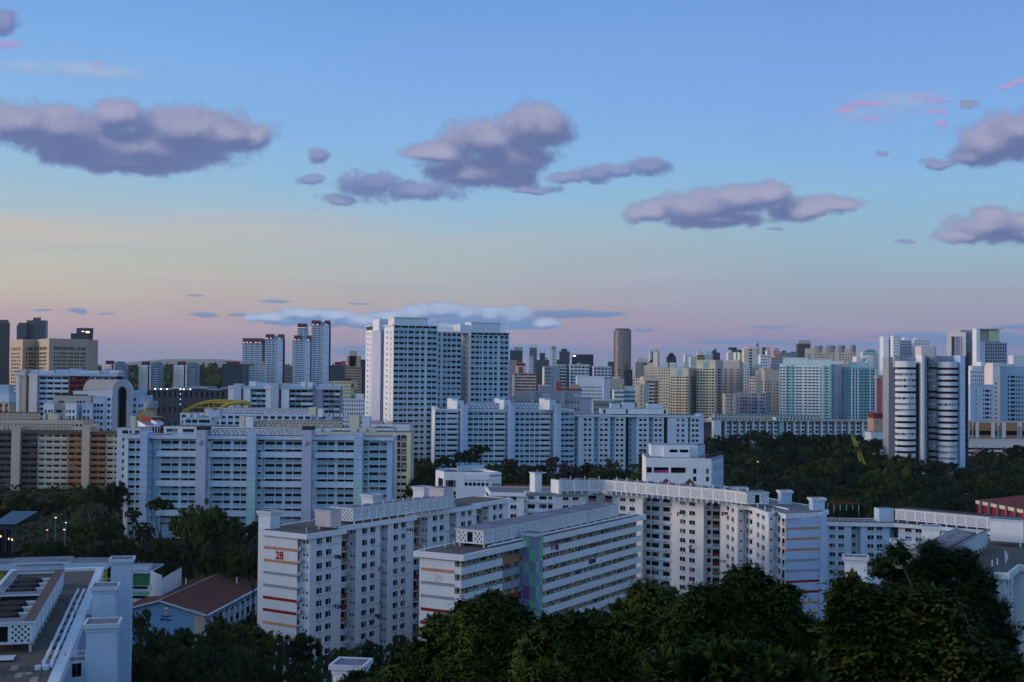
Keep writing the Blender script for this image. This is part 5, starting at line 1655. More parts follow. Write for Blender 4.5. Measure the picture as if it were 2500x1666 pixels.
    for x0, x1, cs in front:
        B.wall(F, z0, zt, [(U((xp + x0) / 2 - 2), U((xp + x0) / 2 + 1.5))], rows, m='blue_panel', u0=U(xp), u1=U(x0), d=-1.8, wname='bathroom_window')
        B.wall(F, z0, zt, [(U(p), U(q)) for p, q in cs], rows, m='cool_white', u0=U(x0), u1=U(x1))
        q = F.p(U(x0), 0, -1.8); B.wall(Face(q[:2], F.p(U(x0), 0, 0)[:2]), z0, zt, m='cool_white'); B.wall(Face(F.p(U(x1), 0, 0)[:2], F.p(U(x1), 0, -1.8)[:2]), z0, zt, m='cool_white')
        for p, q in cs:
            for r0, _ in rows:
                F.box(B.mb('window_ledge'), U(p) - .1, U(q) + .1, r0 - .25, r0 - .004, -.02, .3, 'white')
        xp = x1
    q = MB(); F.box(q, U(1707), U(1718), z0, zt + 1.5, -13, .2, 'blue_tower'); B.one('end_pier', q)
    for x in (1530, 1622):
        q = MB(); F.box(q, U(x) - .1, U(x) + 1.0, z0, zt, -.5, .1, 'glass_dark'); B.one('stair_window', q)
    roof(B, [off(C, 178, .5), off(b, 178, .5), off(b, -2, 13), off(C, -2, 13)], zt, zt + .9, 'cool_white', 'deck')
    lz = zat(1480, 998, Y2)
    q = MB(); F.box(q, U(1467), U(1632), zt + 1.3, lz, -8, -1.6, 'white', 'stained_concrete'); B.one('water_tank_house', q)
    for x in (1474, 1529, 1622):
        q = MB(); F.box(q, U(x), U(x) + .9, zt + 1.6, lz - .4, -1.597, -1.5, 'dark_inside'); B.one('door', q)
    for x0, x1, y in ((1495, 1518, 986), (1525, 1555, 984), (1585, 1622, 987)):
        q = MB(); F.box(q, U(x0), U(x1), lz - 4, zat(x0, y, Y2 + 5), -12, -8.02, 'cool_white', 'stained_concrete'); F.box(q, U(x0) - .02, U(x0) + .3, lz - 4, zat(x0, y, Y2 + 5) + .2, -12, -7.9, 'white'); B.one('tank_room', q)
    B.wall(Face(off(b, -2, 13), off(C, -2, 13)), z0, zt)
    B.finish()
centre_slab()

# =================================================================== cream and pink block behind the blue slab, and the roofs around it
def cream_block():
    Y = 520
    B = block('apartment_block', 'cream apartment block with pink panels standing just behind the blue white slab', 'apartment block', 600, 1004, 1058, Y, 90.5, None, None, fh=2.75, cols=[(672, 684), (690, 705), (716, 730), (738, 752), (760, 776), (789, 800), (815, 830), (836, 850), (892, 905), (924, 938), (945, 958), (970.5, 978), (980, 993)],
              rows=None, wh=.4, top=.3, m='cream', par=.9, rooft='deck', detail=True, finish=False, z0=gz(0, 500) - 2)
    F = B.F
    for c, e in B.cs[-4:]:
        for k, (r0, r1) in enumerate(B.rows[:5]):
            q = MB(); F.box(q, c, e, r0 - 1.1, r0 - .02, .003, .05, 'maroon' if c > B.cs[-3][0] - .1 else 'pink'); B.one('pink_panel', q)
    for k, (r0, r1) in enumerate(B.rows[:11]):
        if k % 2 == 0: B.ac(F, B.cs[-1][0] + 1.2, r0 - .8, .35)
    for u0, u1 in ((F.u(960, 1100), F.u(968, 1100)), (F.u(994, 1100), F.u(1003, 1100))):
        q = MB(); F.box(q, u0, u1, B.z0, B.zt, .003, .7, 'cream_yellow'); B.one('pier', q)
    q = MB(); F.box(q, F.u(857, 1050), F.u(917, 1050), B.zt + .88, zat(857, 1044, Y), -2, .4, 'cream', 'stained_concrete'); F.box(q, F.u(770, 1050), F.u(808, 1050), B.zt + .88, zat(770, 1046, Y), -2, .4, 'cool_white', 'stained_concrete'); B.one('roof_parapet', q)
    for x in (787, 873, 896):
        r_ = MB(); c = F.p(F.u(x, 1050), zat(x, 1050.5, Y), .4); r_.tube([c, F.p(F.u(x, 1050), c[2], .7)], .75, 'grey', 12, .55); B.one('round_vent', r_)
    B.finish()
cream_block()

def roofscape():
    """upper floors and roof screens of the blocks between the blue slab and the arch bridge"""
    def screen_block(label, x0, x1, ywall, Y, xs0, xs1, ys0, m, ms, ph, cols=None, wh=.42, detail=True):
        B = block('apartment_block', label, 'apartment block', x0, x1, ywall, Y, 90.5, fh=2.75, cols=cols, n=14, wf=.7, wh=wh, top=.3, m=m, panel='blue_panel', par=.8, rooft='deck', detail=detail, finish=False, z0=gz(0, Y) - 2)
        F = B.F
        if xs0:
            zt = zat(xs0, ys0, Y)
            lattice(B, F, F.u(xs0, ywall), F.u(xs1, ywall), B.zt + 1.0, zt, -2.0, .85, ms, bay=(F.u(xs1, ywall) - F.u(xs0, ywall)) / max(2, round((xs1 - xs0) / 27)))
            F.box(B.mb('water_tank_house'), F.u(xs0, ywall), F.u(xs1, ywall), zt, zt + .3, -8, -1.8, ms, 'dark_roof')
        for (a, b, y, mm) in ph:
            q = MB(); F.box(q, F.u(a, ywall), F.u(b, ywall), B.zt - .5, zat(a, y, Y), -6, -.6, mm, 'stained_concrete'); B.one('tank_room', q)
        B.finish()
        return B
    screen_block('white block whose beige roof screen runs behind the blue white slab', 400, 960, 1046, 545, 625, 832, 1029, 'white', 'cream2', [(583, 596, 1016, 'cream'), (598, 617, 1018, 'white'), (853, 876, 1013, 'cream'), (884, 902, 1018, 'cool_white')])
    screen_block('white block with a pink topped wing left of the tall white tower', 860, 1000, 1040, 570, None, None, 0, 'white', 'white', [(905, 935, 1028, 'pink'), (942, 957, 1030, 'cream')], cols=[(868, 882), (886, 899), (920, 933), (937, 949)])
    screen_block('pale block with a long grey roof screen under the yellow arch', 520, 760, 1014, 590, 640, 845, 1016, 'cool_white', 'white2', [(498, 513, 998, 'cream'), (515, 537, 1003, 'blue_tower'), (752, 770, 995, 'cream'), (775, 787, 998, 'white')])
    screen_block('pale grey roof screen block directly in front of the yellow arch', 440, 800, 1012, 610, 538, 752, 998, 'cool_white', 'white2', [])
    # the sunlit stair wall with two storeys of windows beside it
    B = block('apartment_block', 'white block with a plain sunlit end wall right of the brick red school', 'apartment block', 447, 515, 1022, 560, 88, sideL=430, fh=2.9, cols=[(453, 467), (469, 482), (485, 513)], wh=.42, top=.6, m='cool_white', panel='blue_panel', nside=0, detail=True, z0=gz(0, 540), mside='white',
              ph=[(0.05, .2, 1.6, .2, .6, 'white2'), (.3, .45, 1.5, .2, .6, 'white2'), (.9, 1.3, 3.2, .1, .5, 'blue_tower')])
    # brick red school
    B = block('school_block', 'school block with brick red window bands left of the plain sunlit end wall', 'school', 371, 402, 1024, 575, 64, None, sideR=432, fh=3.4, n=6, wf=.8, wh=.5, top=.5, m='red_dark', nside=0, detail=True, par=.8, rooft='deck_grey', z0=gz(0, 560))
    B = block('school_block', 'small white school wing with two red striped storeys under the brick red block', 'school', 357, 391, 1042, 545, 70, None, sideR=426, fh=3.2, n=5, wf=.7, wh=.45, top=.8, m='white', panel='red_dark', nside=0, detail=True, par=.6, z0=gz(0, 540), ph=[(.75, 1.3, 1.2, .05, .5, 'cool_white')])
    B = block('house', 'small white flat roofed house with a dark shutter above the blue slab roof', 'house', 286, 343, 1048, 520, 90, fh=3, cols=[(299, 313), (316, 322), (329, 341)], wh=.45, top=.5, m='white2', detail=True, z0=gz(0, 500), ph=[(.55, .72, 3.0, .1, .4, 'cream')])
    B = block('house', 'cream stepped stair tower with a yellow panel beside the silver dome', 'house', 317, 374, 1028, 640, 88, fh=3, n=6, wf=.5, wh=.4, top=1.2, m='cream', z0=gz(0, 640), finish=False, ph=[(.0, .2, 2, .1, .5, 'cream'), (.35, .62, 4.2, .1, .5, 'yellow'), (.62, 1.0, 6.0, .1, .5, 'tan')])
    c = B.F.p(B.F.L * .82, B.zt + 6.4, -3)
    q = MB()
    n = 14
    for j in range(7):
        for i in range(n):
            P = lambda i_, j_: (c[0] + 3.9 * cos(2 * pi * i_ / n) * cos(j_ * pi / 14), c[1] + 3.9 * sin(2 * pi * i_ / n) * cos(j_ * pi / 14), c[2] + 4.1 * sin(j_ * pi / 14))
            q.poly([P(i, j), P(i + 1, j), P(i + 1, j + 1), P(i, j + 1)], 'steel')
    B.one('dome', q)
    B.finish()
    # yellow arched bridge truss
    Y = 660
    a, b = at(446, 1006, Y), at(612, 986, Y)
    B = Bld('arch_truss', 'yellow double arched roof truss above the flat white roofs', 'arch', a, z=gz(*a))
    for nm, pts in (('arch', [(446, 1007), (465, 997), (485, 988), (505, 982.5), (525, 980), (550, 980), (575, 981), (598, 982), (608, 985)]), ('arch', [(528, 1006), (545, 994), (560, 987), (578, 983.5), (596, 983), (609, 986)])):
        q = MB(); dY = 0 if nm == 'arch' and pts[0][0] < 500 else -9
        q.tube([(*at(x, y, Y + dY), zat(x, y, Y + dY)) for x, y in pts], 1.0, 'yellow', 6); B.one(nm, q)
    q = MB()
    for x, y0, y1 in ((492, 986, 998), (508, 982, 1000), (522, 981, 1000), (540, 981, 996), (556, 981, 990), (572, 982, 1000), (590, 983, 1000), (605, 984, 1000)):
        q.tube([(*at(x, y0, Y - 4), zat(x, y0, Y - 4)), (*at(x + 2, y1, Y - 4), zat(x + 2, y1, Y - 4))], .3, 'yellow', 5)
    for (x0, y0, x1, y1) in ((485, 988, 508, 984), (505, 983, 560, 985), (540, 981, 600, 990), (470, 996, 540, 996)):
        q.tube([(*at(x0, y0, Y), zat(x0, y0, Y)), (*at(x1, y1, Y - 9), zat(x1, y1, Y - 9))], .3, 'yellow', 5)
    B.one('bracing', q)
    for x in (448, 530, 610):
        q = MB(); p = at(x, 1000, Y - 5); q.tube([(p[0], p[1], gz(*p)), (p[0], p[1], zat(x, 1006 if x < 600 else 986, Y - 5))], .7, 'yellow', 6); B.one('column', q)
    B.finish()
roofscape()

# =================================================================== small white buildings among the trees
def villas():
    # left: white house with big corner windows
    Y = 455
    C = at(1084, 1155, Y)
    B = Bld('house', 'white flat roofed building with large corner windows above the roof of the bent block', 'house', C, z=14)
    z0 = 12
    zt = zat(1084, 1159, Y)
    F = Face(C, along(C, 90, 1133, 1160)); G = Face(along(C, -24, 1063.5, 1160), C)
    B.wall(F, z0, zt, [(F.u(1088, 1190), F.u(1113, 1190))], [(zat(1090, 1192.5, Y), zat(1090, 1172.5, Y)), (zat(1090, 1220, Y), zat(1090, 1199, Y))], m='white', gm='glass_navy')
    B.wall(G, z0, zt, [(G.L * .3, G.L * .9)], [(zat(1080, 1192, Y), zat(1080, 1169.5, Y)), (zat(1080, 1220, Y), zat(1080, 1199, Y))], m='white', gm='glass_navy')
    K = F.p(F.L, 0)[:2]
    F2 = Face(off(K, 90, 0), along(K, 96, 1194, 1160))
    B.wall(F2, z0, zt, [(F2.u(1134 + 10.2 * k, 1180), F2.u(1142 + 10.2 * k, 1180)) for k in range(6)], [(zat(1150, 1186.5, Y), zat(1150, 1178, Y)), (zat(1150, 1173.5, Y), zat(1150, 1171.8, Y))], m='cool_white')
    F3 = Face(F2.p(F2.L, 0, 1.5)[:2], along(F2.p(F2.L, 0, 1.5)[:2], 60, 1224, 1160))
    B.wall(F3, z0, zt - .4, [(F3.L * .28, F3.L * .95)], [(zt - 8.5, zt - 3)], m='white', win=False, rec=.5, fill='grey')
    B.wall(Face(F3.p(F3.L, 0)[:2], off(F3.p(F3.L, 0)[:2], -20, 14)), z0, zt)
    pl = [G.a, C, K, F2.p(F2.L, 0)[:2], F3.p(F3.L, 0)[:2], off(F3.p(F3.L, 0)[:2], -25, 16), off(G.a, 20, 12)]
    roof(B, pl, zt, zt + 1.0, 'white', 'dark_roof', ins=.5, rim=.8)
    q = MB(); f = Face(off(C, 20, 13), off(K, 20, 20)); f.box(q, 0, f.L, zt, zt + 2.2, -.4, 0, 'cool_white'); B.one('roof_parapet', q)
    B.finish()
    # right: stepped white building
    Y = 440
    C = at(1577, 1140, Y)
    B = Bld('house', 'stepped white building with open verandas standing in front of the dark wood', 'house', C, z=13)
    z0 = 12
    b = along(C, 93, 1737, 1140)
    F = Face(C, b)
    z1 = zat(1577, 1124, Y)
    U = lambda x: F.u(x, 1150)
    B.wall(F, z0, z1, [(U(1578.5), U(1592)), (U(1596), U(1633)), (U(1638), U(1675))], [(zat(1600, 1155, Y), zat(1600, 1141, Y))], m='white', win=False, rec=2.4, u1=U(1675.5))
    B.wall(F, z0, z1, [(U(1692), U(1700.5)), (U(1723.5), U(1731))], [(zat(1690, 1175, Y), zat(1690, 1163.5, Y)), (zat(1690, 1157, Y), zat(1690, 1144, Y))], m='white', u0=U(1675.5), gm='glass_dark')
    q = MB(); F.box(q, U(1597), U(1632), zat(1600, 1154.5, Y), zat(1600, 1148.5, Y), -1.0, -.9, 'cloth_pink'); B.one('veranda_cloth', q)
    R = along(b, 20, 1766, 1140)
    G = Face(b, R); B.wall(G, z0, z1 + 1.0, [(G.L * (.25 + .18 * k), G.L * (.25 + .18 * k) + 1.2) for k in range(4)], [(z1 - 8.5, z1 - 6), (z1 - 4.5, z1 - 2)], m='cool_white', panel='cool_white')
    bk = off(C, 3, 26)
    q = MB(); q.prism([C, b, R, off(R, -60, 4), bk], z1, z1 + .9, 'white', 'stained_concrete'); B.one('roof', q)
    q = MB(); f = Face(off(b, 3, 4), off(R, -90, 1)); f.box(q, -5, f.L - 1, z1 + .9, z1 + 2.0, -.5, 0, 'dark_roof'); B.one('roof_skylight', q)
    z2 = zat(1590, 1087, Y + 8)
    c2 = at(1590, 1100, Y + 7); d2 = along(c2, 93, 1703, 1100)
    f = Face(c2, d2)
    q = MB(); f.box(q, 0, f.L, z1 + .9, z2, -16, 0, 'white', 'grey'); B.one('upper_storey', q)
    r2 = along(d2, 20, 1722, 1100)
    B.wall(Face(f.p(f.L, 0, .02)[:2], off(f.p(f.L, 0, .02)[:2], 20, 13)), z1 + .9, z2 - .05, [(2 + k * 2.5, 3.2 + k * 2.5) for k in range(4)], [(z2 - 6, z2 - 4)], m='cool_white')
    q = MB(); f.box(q, f.L * .25, f.L * .82, z1 + .9, z1 + 4.6, .003, 3.4, 'white', 'cool_white'); f.box(q, f.L * .38, f.L * .55, z1 + 2.6, z1 + 3.6, 3.403, 3.45, 'glass_dark'); f.box(q, f.L * .6, f.L * .78, z1 + 2.6, z1 + 3.6, 3.403, 3.45, 'glass_dark'); B.one('stair_room', q)
    B.wall(Face(R, bk), z0, z1); B.wall(Face(bk, C), z0, z1)
    B.finish()
    # small brown pitched roofs in front of it
    for k, (x, y, w, Y, lab) in enumerate(((1627, 1168, 26, 425, 'broad brown hipped roof below the stepped white building'), (1684, 1168, 22, 425, 'pointed brown pyramid roof beside the stepped white building'), (1290, 1184, 60, 420, 'long low maroon roof behind the bent block'))):
        c = at(x, y, Y)
        B = Bld('pavilion', lab, 'pavilion', c, z=gz(*c))
        wm = w * Y / 3100
        zt = zat(x, y, Y)
        q = MB(); k0 = zt - (3.4 if k < 2 else 3)
        if k < 2:
            p = [(c[0] - wm, c[1] - wm * .6, k0), (c[0] + wm, c[1] - wm * .6, k0), (c[0] + wm, c[1] + wm, k0), (c[0] - wm, c[1] + wm, k0)]
            ap = (c[0], c[1], zt)
            for i in range(4): q.poly([p[i - 1], p[i], ap], 'rust_roof')
        else:
            q.hexa([(c[0] - wm, c[1] - 4, k0), (c[0] + wm, c[1] - 4, k0), (c[0] + wm, c[1] + 5, k0), (c[0] - wm, c[1] + 5, k0), (c[0] - wm, c[1] - .3, zt), (c[0] + wm, c[1] - .3, zt), (c[0] + wm, c[1] + .3, zt), (c[0] - wm, c[1] + .3, zt)], 'red_roof')
        B.one('roof', q)
        q = MB(); q.box(c[0] - wm * .85, c[0] + wm * .85, c[1] - 2, c[1] + 4, gz(*c) - 1, k0, 'cream2'); B.one('wall', q)
        B.finish()
villas()

# =================================================================== tower of rounded bays at the right
def round_tower():
    Y = 632
    fh = 14.55 * Y / 3100
    py = 1000
    c0 = at(2280, py, Y)
    B = Bld('tower_block', 'grey white tower of rounded balcony bays with dark window bands at the right', 'tower block', c0, z=20)
    z0 = gz(*c0) - 2
    zT = zat(2215, 882, Y)
    vt = zat(2215, 897, Y)
    def drum(x0, x1, bulge, ztop, m, v0, n, gm, setb=0.0, rowsn=22, pre='left'):
        A, Bp = at(x0, py, Y + setb), at(x1, py, Y + setb)
        F = Face(A, Bp)
        seg = 10
        pts = [F.p(F.L * i / seg, 0, bulge * sin(pi * i / seg))[:2] for i in range(seg + 1)]
        for k in range(rowsn):
            hi, lo = v0 - k * fh, v0 - k * fh - fh * .40
            q = MB()
            top_ = (ztop if k == 0 else lo_prev)
            q.prism(pts + [F.p(F.L, 0, -4)[:2], F.p(0, 0, -4)[:2]], hi, top_, m)
            B.one('balcony_band', q)
            lo_prev = lo
            # recessed glazing
            q = MB()
            for i in range(seg):
                a, b_ = pts[i], pts[i + 1]
                s_ = lambda p: (p[0] + F.nx * -.5, p[1] + F.ny * -.5)
                a, b_ = s_(a), s_(b_)
                g = B.rng.choice(gm)
                q.poly([(a[0], a[1], lo), (b_[0], b_[1], lo), (b_[0], b_[1], hi), (a[0], a[1], hi)], g)
            B.one('glazing_band', q)
            if B.rng.random() < .55:
                m2 = B.mb('glazing_bars')
                for i in range(0, 3 * seg):
                    if B.rng.random() < .75:
                        t = i / (3 * seg); p = F.p(F.L * t, 0, bulge * sin(pi * t) - .45)
                        m2.box(p[0] - .09, p[0] + .09, p[1] - .05, p[1] + .05, lo, hi, 'cool_white')
        q = MB(); q.prism(pts + [F.p(F.L, 0, -4)[:2], F.p(0, 0, -4)[:2]], z0, lo_prev, m); B.one('balcony_band', q)
        return F
    dark = ('glass_dark', 'glass_dark', 'glass_dark', 'glass_mid', 'glass_navy')
    drum(2191, 2236, 3.0, zat(2215, 882, Y), 'white2', vt, 0, dark)
    drum(2293, 2340, 3.4, zat(2315, 884, Y), 'white2', zat(2315, 898, Y), 0, dark)
    drum(2267.5, 2292, 2.0, zat(2280, 868, Y), 'grey', zat(2280, 896, Y), 0, dark + ('glass_mid', 'glass_teal'), 5.0)
    F = Face(at(2190, py, Y), at(2367, py, Y)); U = lambda x: F.u(x, py)
    def col_(x0, x1, yt, m, d0, d1, nm='pier'):
        q = MB(); F.box(q, U(x0), U(x1), z0 if nm != 'roof_parapet' else zT - 3, zat(x0, yt, Y), d0, d1, m); B.one(nm, q)
    col_(2236, 2245, 888, 'dark_navy', -8, -.6, 'glass_slot')
    col_(2245, 2251, 867.5, 'white', -6, 3.4); col_(2251.5, 2258, 868, 'grey', -6, 2.6)
    col_(2258, 2267.5, 868, 'grey_dark', -12, -5, 'glass_slot')
    col_(2340.5, 2352.5, 868, 'blue_tower', -8, 2.2)
    col_(2353, 2367, 870, 'charcoal', -14, -1.5, 'side_wall')
    for k in range(20):
        if k % 2 == 0:
            q = MB(); z = vt - (k + .4) * fh; F.box(q, U(2264.5), U(2265.2), z, z + .4, -4.99, -4.9, 'lamp_red' if k % 4 else 'lamp_warm'); B.one('stair_lamp', q)
        q = MB(); z = vt - k * fh - 1.3; F.box(q, U(2357), U(2363), z, z + 1.3, -1.497, -1.3, 'glass_navy'); B.one('side_window', q)
    q = MB(); F.box(q, U(2268.5), U(2301), zat(2270, 880, Y), zat(2270, 844, Y), -22, -12, 'pink_wall', 'white2'); F.box(q, U(2301), U(2306), zat(2270, 880, Y), zat(2270, 845, Y), -21, -12.5, 'blue_tower'); B.one('roof_room', q)
    col_(2191, 2203, 869, 'grey', -8, -4, 'roof_parapet'); col_(2203.5, 2245, 870, 'grey_stripe', -9, -6, 'roof_parapet'); col_(2303, 2340, 869, 'grey_stripe', -10, -7, 'roof_parapet')
    q = MB(); F.box(q, 0, F.L, z0, zat(2280, 872, Y), -24, -14.1, 'grey'); B.one('core', q)
    B.finish()
round_tower()

# =================================================================== long low slab of white and blue bays behind the wood
def bay_slab():
    Y = 850
    a, b = at(1740, 1028, Y), at(2158, 1040, Y + 20)
    B = Bld('apartment_block', 'long low slab with rhythmic white and blue rounded bays behind the wood', 'apartment block', a, z=20)
    B.far = True
    F = Face(a, b); z0 = gz(*a)
    zt = zat(1740, 1028, Y)
    fh = 10 * Y / 3100
    rows = rows_from(zt - .8, 12, fh, 1.5)
    B.wall(F, z0, zt, [], [], m='brown')
    py = 1040
    U = lambda x: F.u(x, py)
    xs = [1767 + i * 16.7 for i in range(24)]
    q = MB(); F.box(q, U(1738), U(1755), z0, zt, .01, 5, 'white'); B.one('end_wall', q)
    for i, x in enumerate(xs):
        if 1900 < x < 1912: 
            q = MB(); F.box(q, U(1899), U(1910), z0, zt - .3, .01, 3, 'blue_panel'); B.one('pier', q); continue
        q = MB(); wide = i % 2 == 0
        F.box(q, U(x), U(x + (3.6 if wide else 2)), z0, zt + (.6 if wide else 0), .01, 3.2, 'white'); B.one('bay_pier', q)
        G = Face(F.p(U(x + (3.6 if wide else 2)), 0, 2.6)[:2], F.p(U(x + 10.5), 0, 2.6)[:2])
        B.wall(G, z0, zt - .5, [(.3, G.L - .2)], rows, m='cool_white', rec=.5, gm='glass_navy')
        B.wall(Face(F.p(U(x + 10.5), 0, 2.6)[:2], F.p(U(x + 10.5), 0, 0)[:2]), z0, zt - .5, m='blue_panel')
        for r0, _ in rows:
            m_ = ('orange', 'cream2', 'teal_dark')[i % 3]
            F.box(B.mb('spandrel_band'), U(x + 10.5) + .05, U(x + 16.5), r0 - 1.2, r0, .003, .3, m_)
    q = MB(); F.box(q, -1, F.L + .5, zt + .05, zt + .7, -12, 3.8, 'cream2', 'tan'); B.one('roof', q)
    for (x0, x1, y) in ((1740, 1765, 1020), (1765, 1870, 1022), (1898, 1990, 1021)):
        z1 = zat(x0, y, Y); q = MB(); F.box(q, U(x0), U(x1), zt + .69, z1, -9, -2, 'teal_pale', 'stained_concrete'); B.one('roof_screen', q)
        n = int((x1 - x0) / 8)
        for k in range(n):
            F.box(B.mb('facade_fin'), U(x0) + k * (U(x1) - U(x0)) / n + .3, U(x0) + k * (U(x1) - U(x0)) / n + 1.1, zt + .75, z1 - .1, -2, -1.8, 'dark_navy')
    B.finish()
    Y = 900
    B = block('apartment_block', 'low block with a pale roof screen running behind the rounded bays', 'apartment block', 1745, 2003, 1018, Y, 90, fh=2.9, n=50, m='cream2', z0=gz(0, 900), finish=False)
    F = B.F; z1 = zat(1900, 1014, Y)
    q = MB(); F.box(q, 0, F.L, B.zt + .5, z1, -9, -1, 'teal_pale', 'stained_concrete'); B.one('roof_screen', q)
    for k in range(32): F.box(B.mb('facade_fin'), k * F.L / 32 + .4, k * F.L / 32 + 1.3, B.zt + .55, z1 - .1, -1, -.8, 'dark_navy')
    B.finish()
bay_slab()

# =================================================================== far skyline
paint('tower_white', (214, 220, 226)); paint('tower_blue', (170, 190, 210)); paint('teal_white', (190, 214, 212)); paint('glass_slate', (48, 60, 74), .35, .1, .05, .6)
paint('slate_dark', (40, 48, 60), .4, .1, .05, .6); paint('office_beige', (190, 168, 146)); paint('sand', (206, 196, 178)); paint('sand_grey', (178, 172, 164)); paint('brick', (150, 78, 70)); paint('lilac', (148, 148, 160)); paint('pink_white', (222, 210, 206))
paint('olive_white', (190, 196, 160)); paint('grey_blue', (140, 152, 170)); paint('bronze', (150, 124, 108), .3, .3, .2, .7)
SKY = 'towers on the skyline'

def T(label, x0, x1, y, Y, m, azd=90, sideL=None, sideR=None, cat='tower block', name='tower_block', **k):
    k.setdefault('fh', 3.1)
    return block(name, label, cat, x0, x1, y, Y, azd, sideL, sideR, m=m, **k)

def left_skyline():
    T('dark glass tower cut by the left edge of the view', -40, 24, 788, 1900, 'slate_dark', 88, None, 24.5, gm='glass_navy', n=14, wf=.85, wh=.7, ph=[(.0, .5, 8, .1, .6, 'slate_dark'), (.55, .95, 4, .1, .6, 'slate_dark')])
    T('taller half of the dark twin office slab behind the beige office', 65, 110, 783, 1800, 'glass_slate', 90, None, 117, n=14, wf=.9, wh=.35, gm='slate_dark', mside='grey_blue', ph=[(.3, .7, 4, .3, .5, 'slate_dark')])
    T('lower half of the dark twin office slab behind the beige office', 41, 65, 794, 1790, 'slate_dark', 90, None, None, n=8, wf=.9, wh=.35, gm='glass_slate', ph=[(.1, .9, 3, .2, .7, 'charcoal')])
    B = T('narrow dark tower with a raked crown right of the beige office', 173, 213, 815, 1650, 'slate_dark', 92, None, 227, n=10, wf=.8, wh=.6, gm='glass_navy', finish=False, mside='dark_navy')
    F = B.F; q = MB(); F.box(q, F.L * .3, F.L + 3, B.zt + .5, zat(190, 801, 1650), -14, -2, 'charcoal'); B.one('crown', q)
    q = MB(); F.box(q, F.L * .62, F.L * .78, zat(190, 810, 1650), zat(190, 808.5, 1650), -1.99, -1.8, 'lamp_white'); F.box(q, F.L * .88, F.L * 1.1, zat(190, 813, 1650), zat(190, 809, 1650), -1.99, -1.8, 'lamp_white'); B.one('lit_sign', q); B.finish()
    # beige office with a folded front
    Y = 1160
    p = [at(25, 850, 1200), at(55, 850, 1150), at(89.5, 850, 1165), at(120, 850, 1112), at(213, 850, 1140)]
    B = Bld('office_building', 'beige folded office building with sunset lit flank and deep square windows', 'office building', p[0], z=25)
    B.far = True
    zt, z0 = zat(120, 828.5, 1112), 25
    fh = 8.85 * 1150 / 3100
    rows = [(zat(100, 854, 1112), zat(100, 846, 1112))] + rows_from(zat(100, 859.5, 1112), 14, fh, 1.9)
    px_cols = [[28 + 4.6 * i for i in range(5)], [64, 70.5 , 74.8, 79, 84], [92.5 + 4.4 * i for i in range(5)], [131.5, 136, 141, 145.5, 151.5, 156, 160.5, 166.5, 171, 175.5, 182, 186.5, 191, 197, 201.5, 206]]
    for i in range(4):
        F = Face(p[i], p[i + 1])
        B.wall(F, z0, zt, [(F.u(x, 860), F.u(x + 3.3, 860)) for x in px_cols[i]], rows, m='office_beige', rec=.9)
    B.wall(Face(p[4], off(p[4], 0, 30)), z0, zt, m='office_beige'); B.wall(Face(off(p[0], 0, 30), p[0]), z0, zt, m='office_beige')
    q = MB(); q.prism(p + [off(p[4], 0, 30), off(p[0], 0, 30)], zt, zt + .8, 'office_beige', 'deck_grey'); B.one('roof', q); B.finish()
    # white slab with the red patch
    Y = 690
    a, b = at(41, 905, Y), at(284, 905, Y)
    B = Bld('apartment_block', 'long white slab with a dark red patch of balconies below the beige office', 'apartment block', a, z=25)
    F = Face(a, b); U = lambda x: F.u(x, 940); z0, zt = 25, zat(150, 918, Y)
    fh = 12.6 * Y / 3100
    rows = rows_from(zat(150, 921, Y), 10, fh, 5.6 * Y / 3100)
    xs = [94, 112, 130, 149, 167.5, 182, 200, 216, 231, 248, 265, 282]
    for i in range(len(xs) - 1):
        red_ = 4 <= i <= 6
        mm = 'red_dark' if red_ else ('tower_blue' if i == 0 else 'white2')
        B.wall(F, z0, zt, [(U(xs[i]) + .3, U(xs[i + 1]) - .3)], rows, m=mm, u0=U(xs[i]), u1=U(xs[i + 1]), d=-1.0, rec=.8, gm='glass_navy')
        for k, (r0, r1) in enumerate(rows):
            q = MB(); F.box(q, U(xs[i]) + .1, U(xs[i + 1]) - .1, r0 - 1.5, r0 - .05, -.997, 0, 'red_dark' if red_ and k < 3 + (i == 4) else ('tower_blue' if i == 0 else 'cool_white')); B.one('balcony_front', q)
    for x0, x1, yt, m_, d in ((41, 48, 918, 'white', .5), (48, 62.5, 901, 'beige', .2), (73, 93, 915, 'pink_white', 1.5)):
        q = MB(); F.box(q, U(x0), U(x1), z0, zat(x0, yt, Y), -8, d, m_); B.one('stair_pier', q)
    q = MB(); F.box(q, U(62.6), U(72.9), z0, zt, -8, -3, 'dark_navy'); B.one('stair_gap', q)
    q = MB(); F.box(q, U(36), U(62), zt, zt + 1.6, -9, 1, 'white2'); F.box(q, U(70), U(289), zt, zat(150, 911.5, Y), -12, 1.2, 'tower_blue', 'stained_concrete'); B.one('roof', q)
    for x0, x1, y in ((71, 90, 903), (92, 130, 905), (133, 165, 902), (166, 190, 900), (190, 240, 905), (245, 260, 901), (262, 288, 904)):
        q = MB(); F.box(q, U(x0), U(x1), zat(x0, 911.5, Y) - .02, zat(x0, y, Y), -10, -1.5, B.rng.choice(('white2', 'tower_blue', 'cool_white', 'pink_white')), 'white2'); B.one('roof_room', q)
    q = MB(); F.box(q, U(94), F.L, z0, zt, -12, -2.2, 'dark_inside'); B.one('core', q)
    B.finish()
    # building with the barrel vault
    Y = 650
    a = at(276, 1000, Y); b = at(324, 1000, Y)
    B = Bld('arched_building', 'white civic building with a barrel vault and tall dark arched window', 'civic building', a, z=25)
    B.far = True
    F = Face(a, b); z0 = 25; zs = zat(300, 958, Y); R_ = F.L / 2; cx = F.L / 2
    q = MB(); n = 16
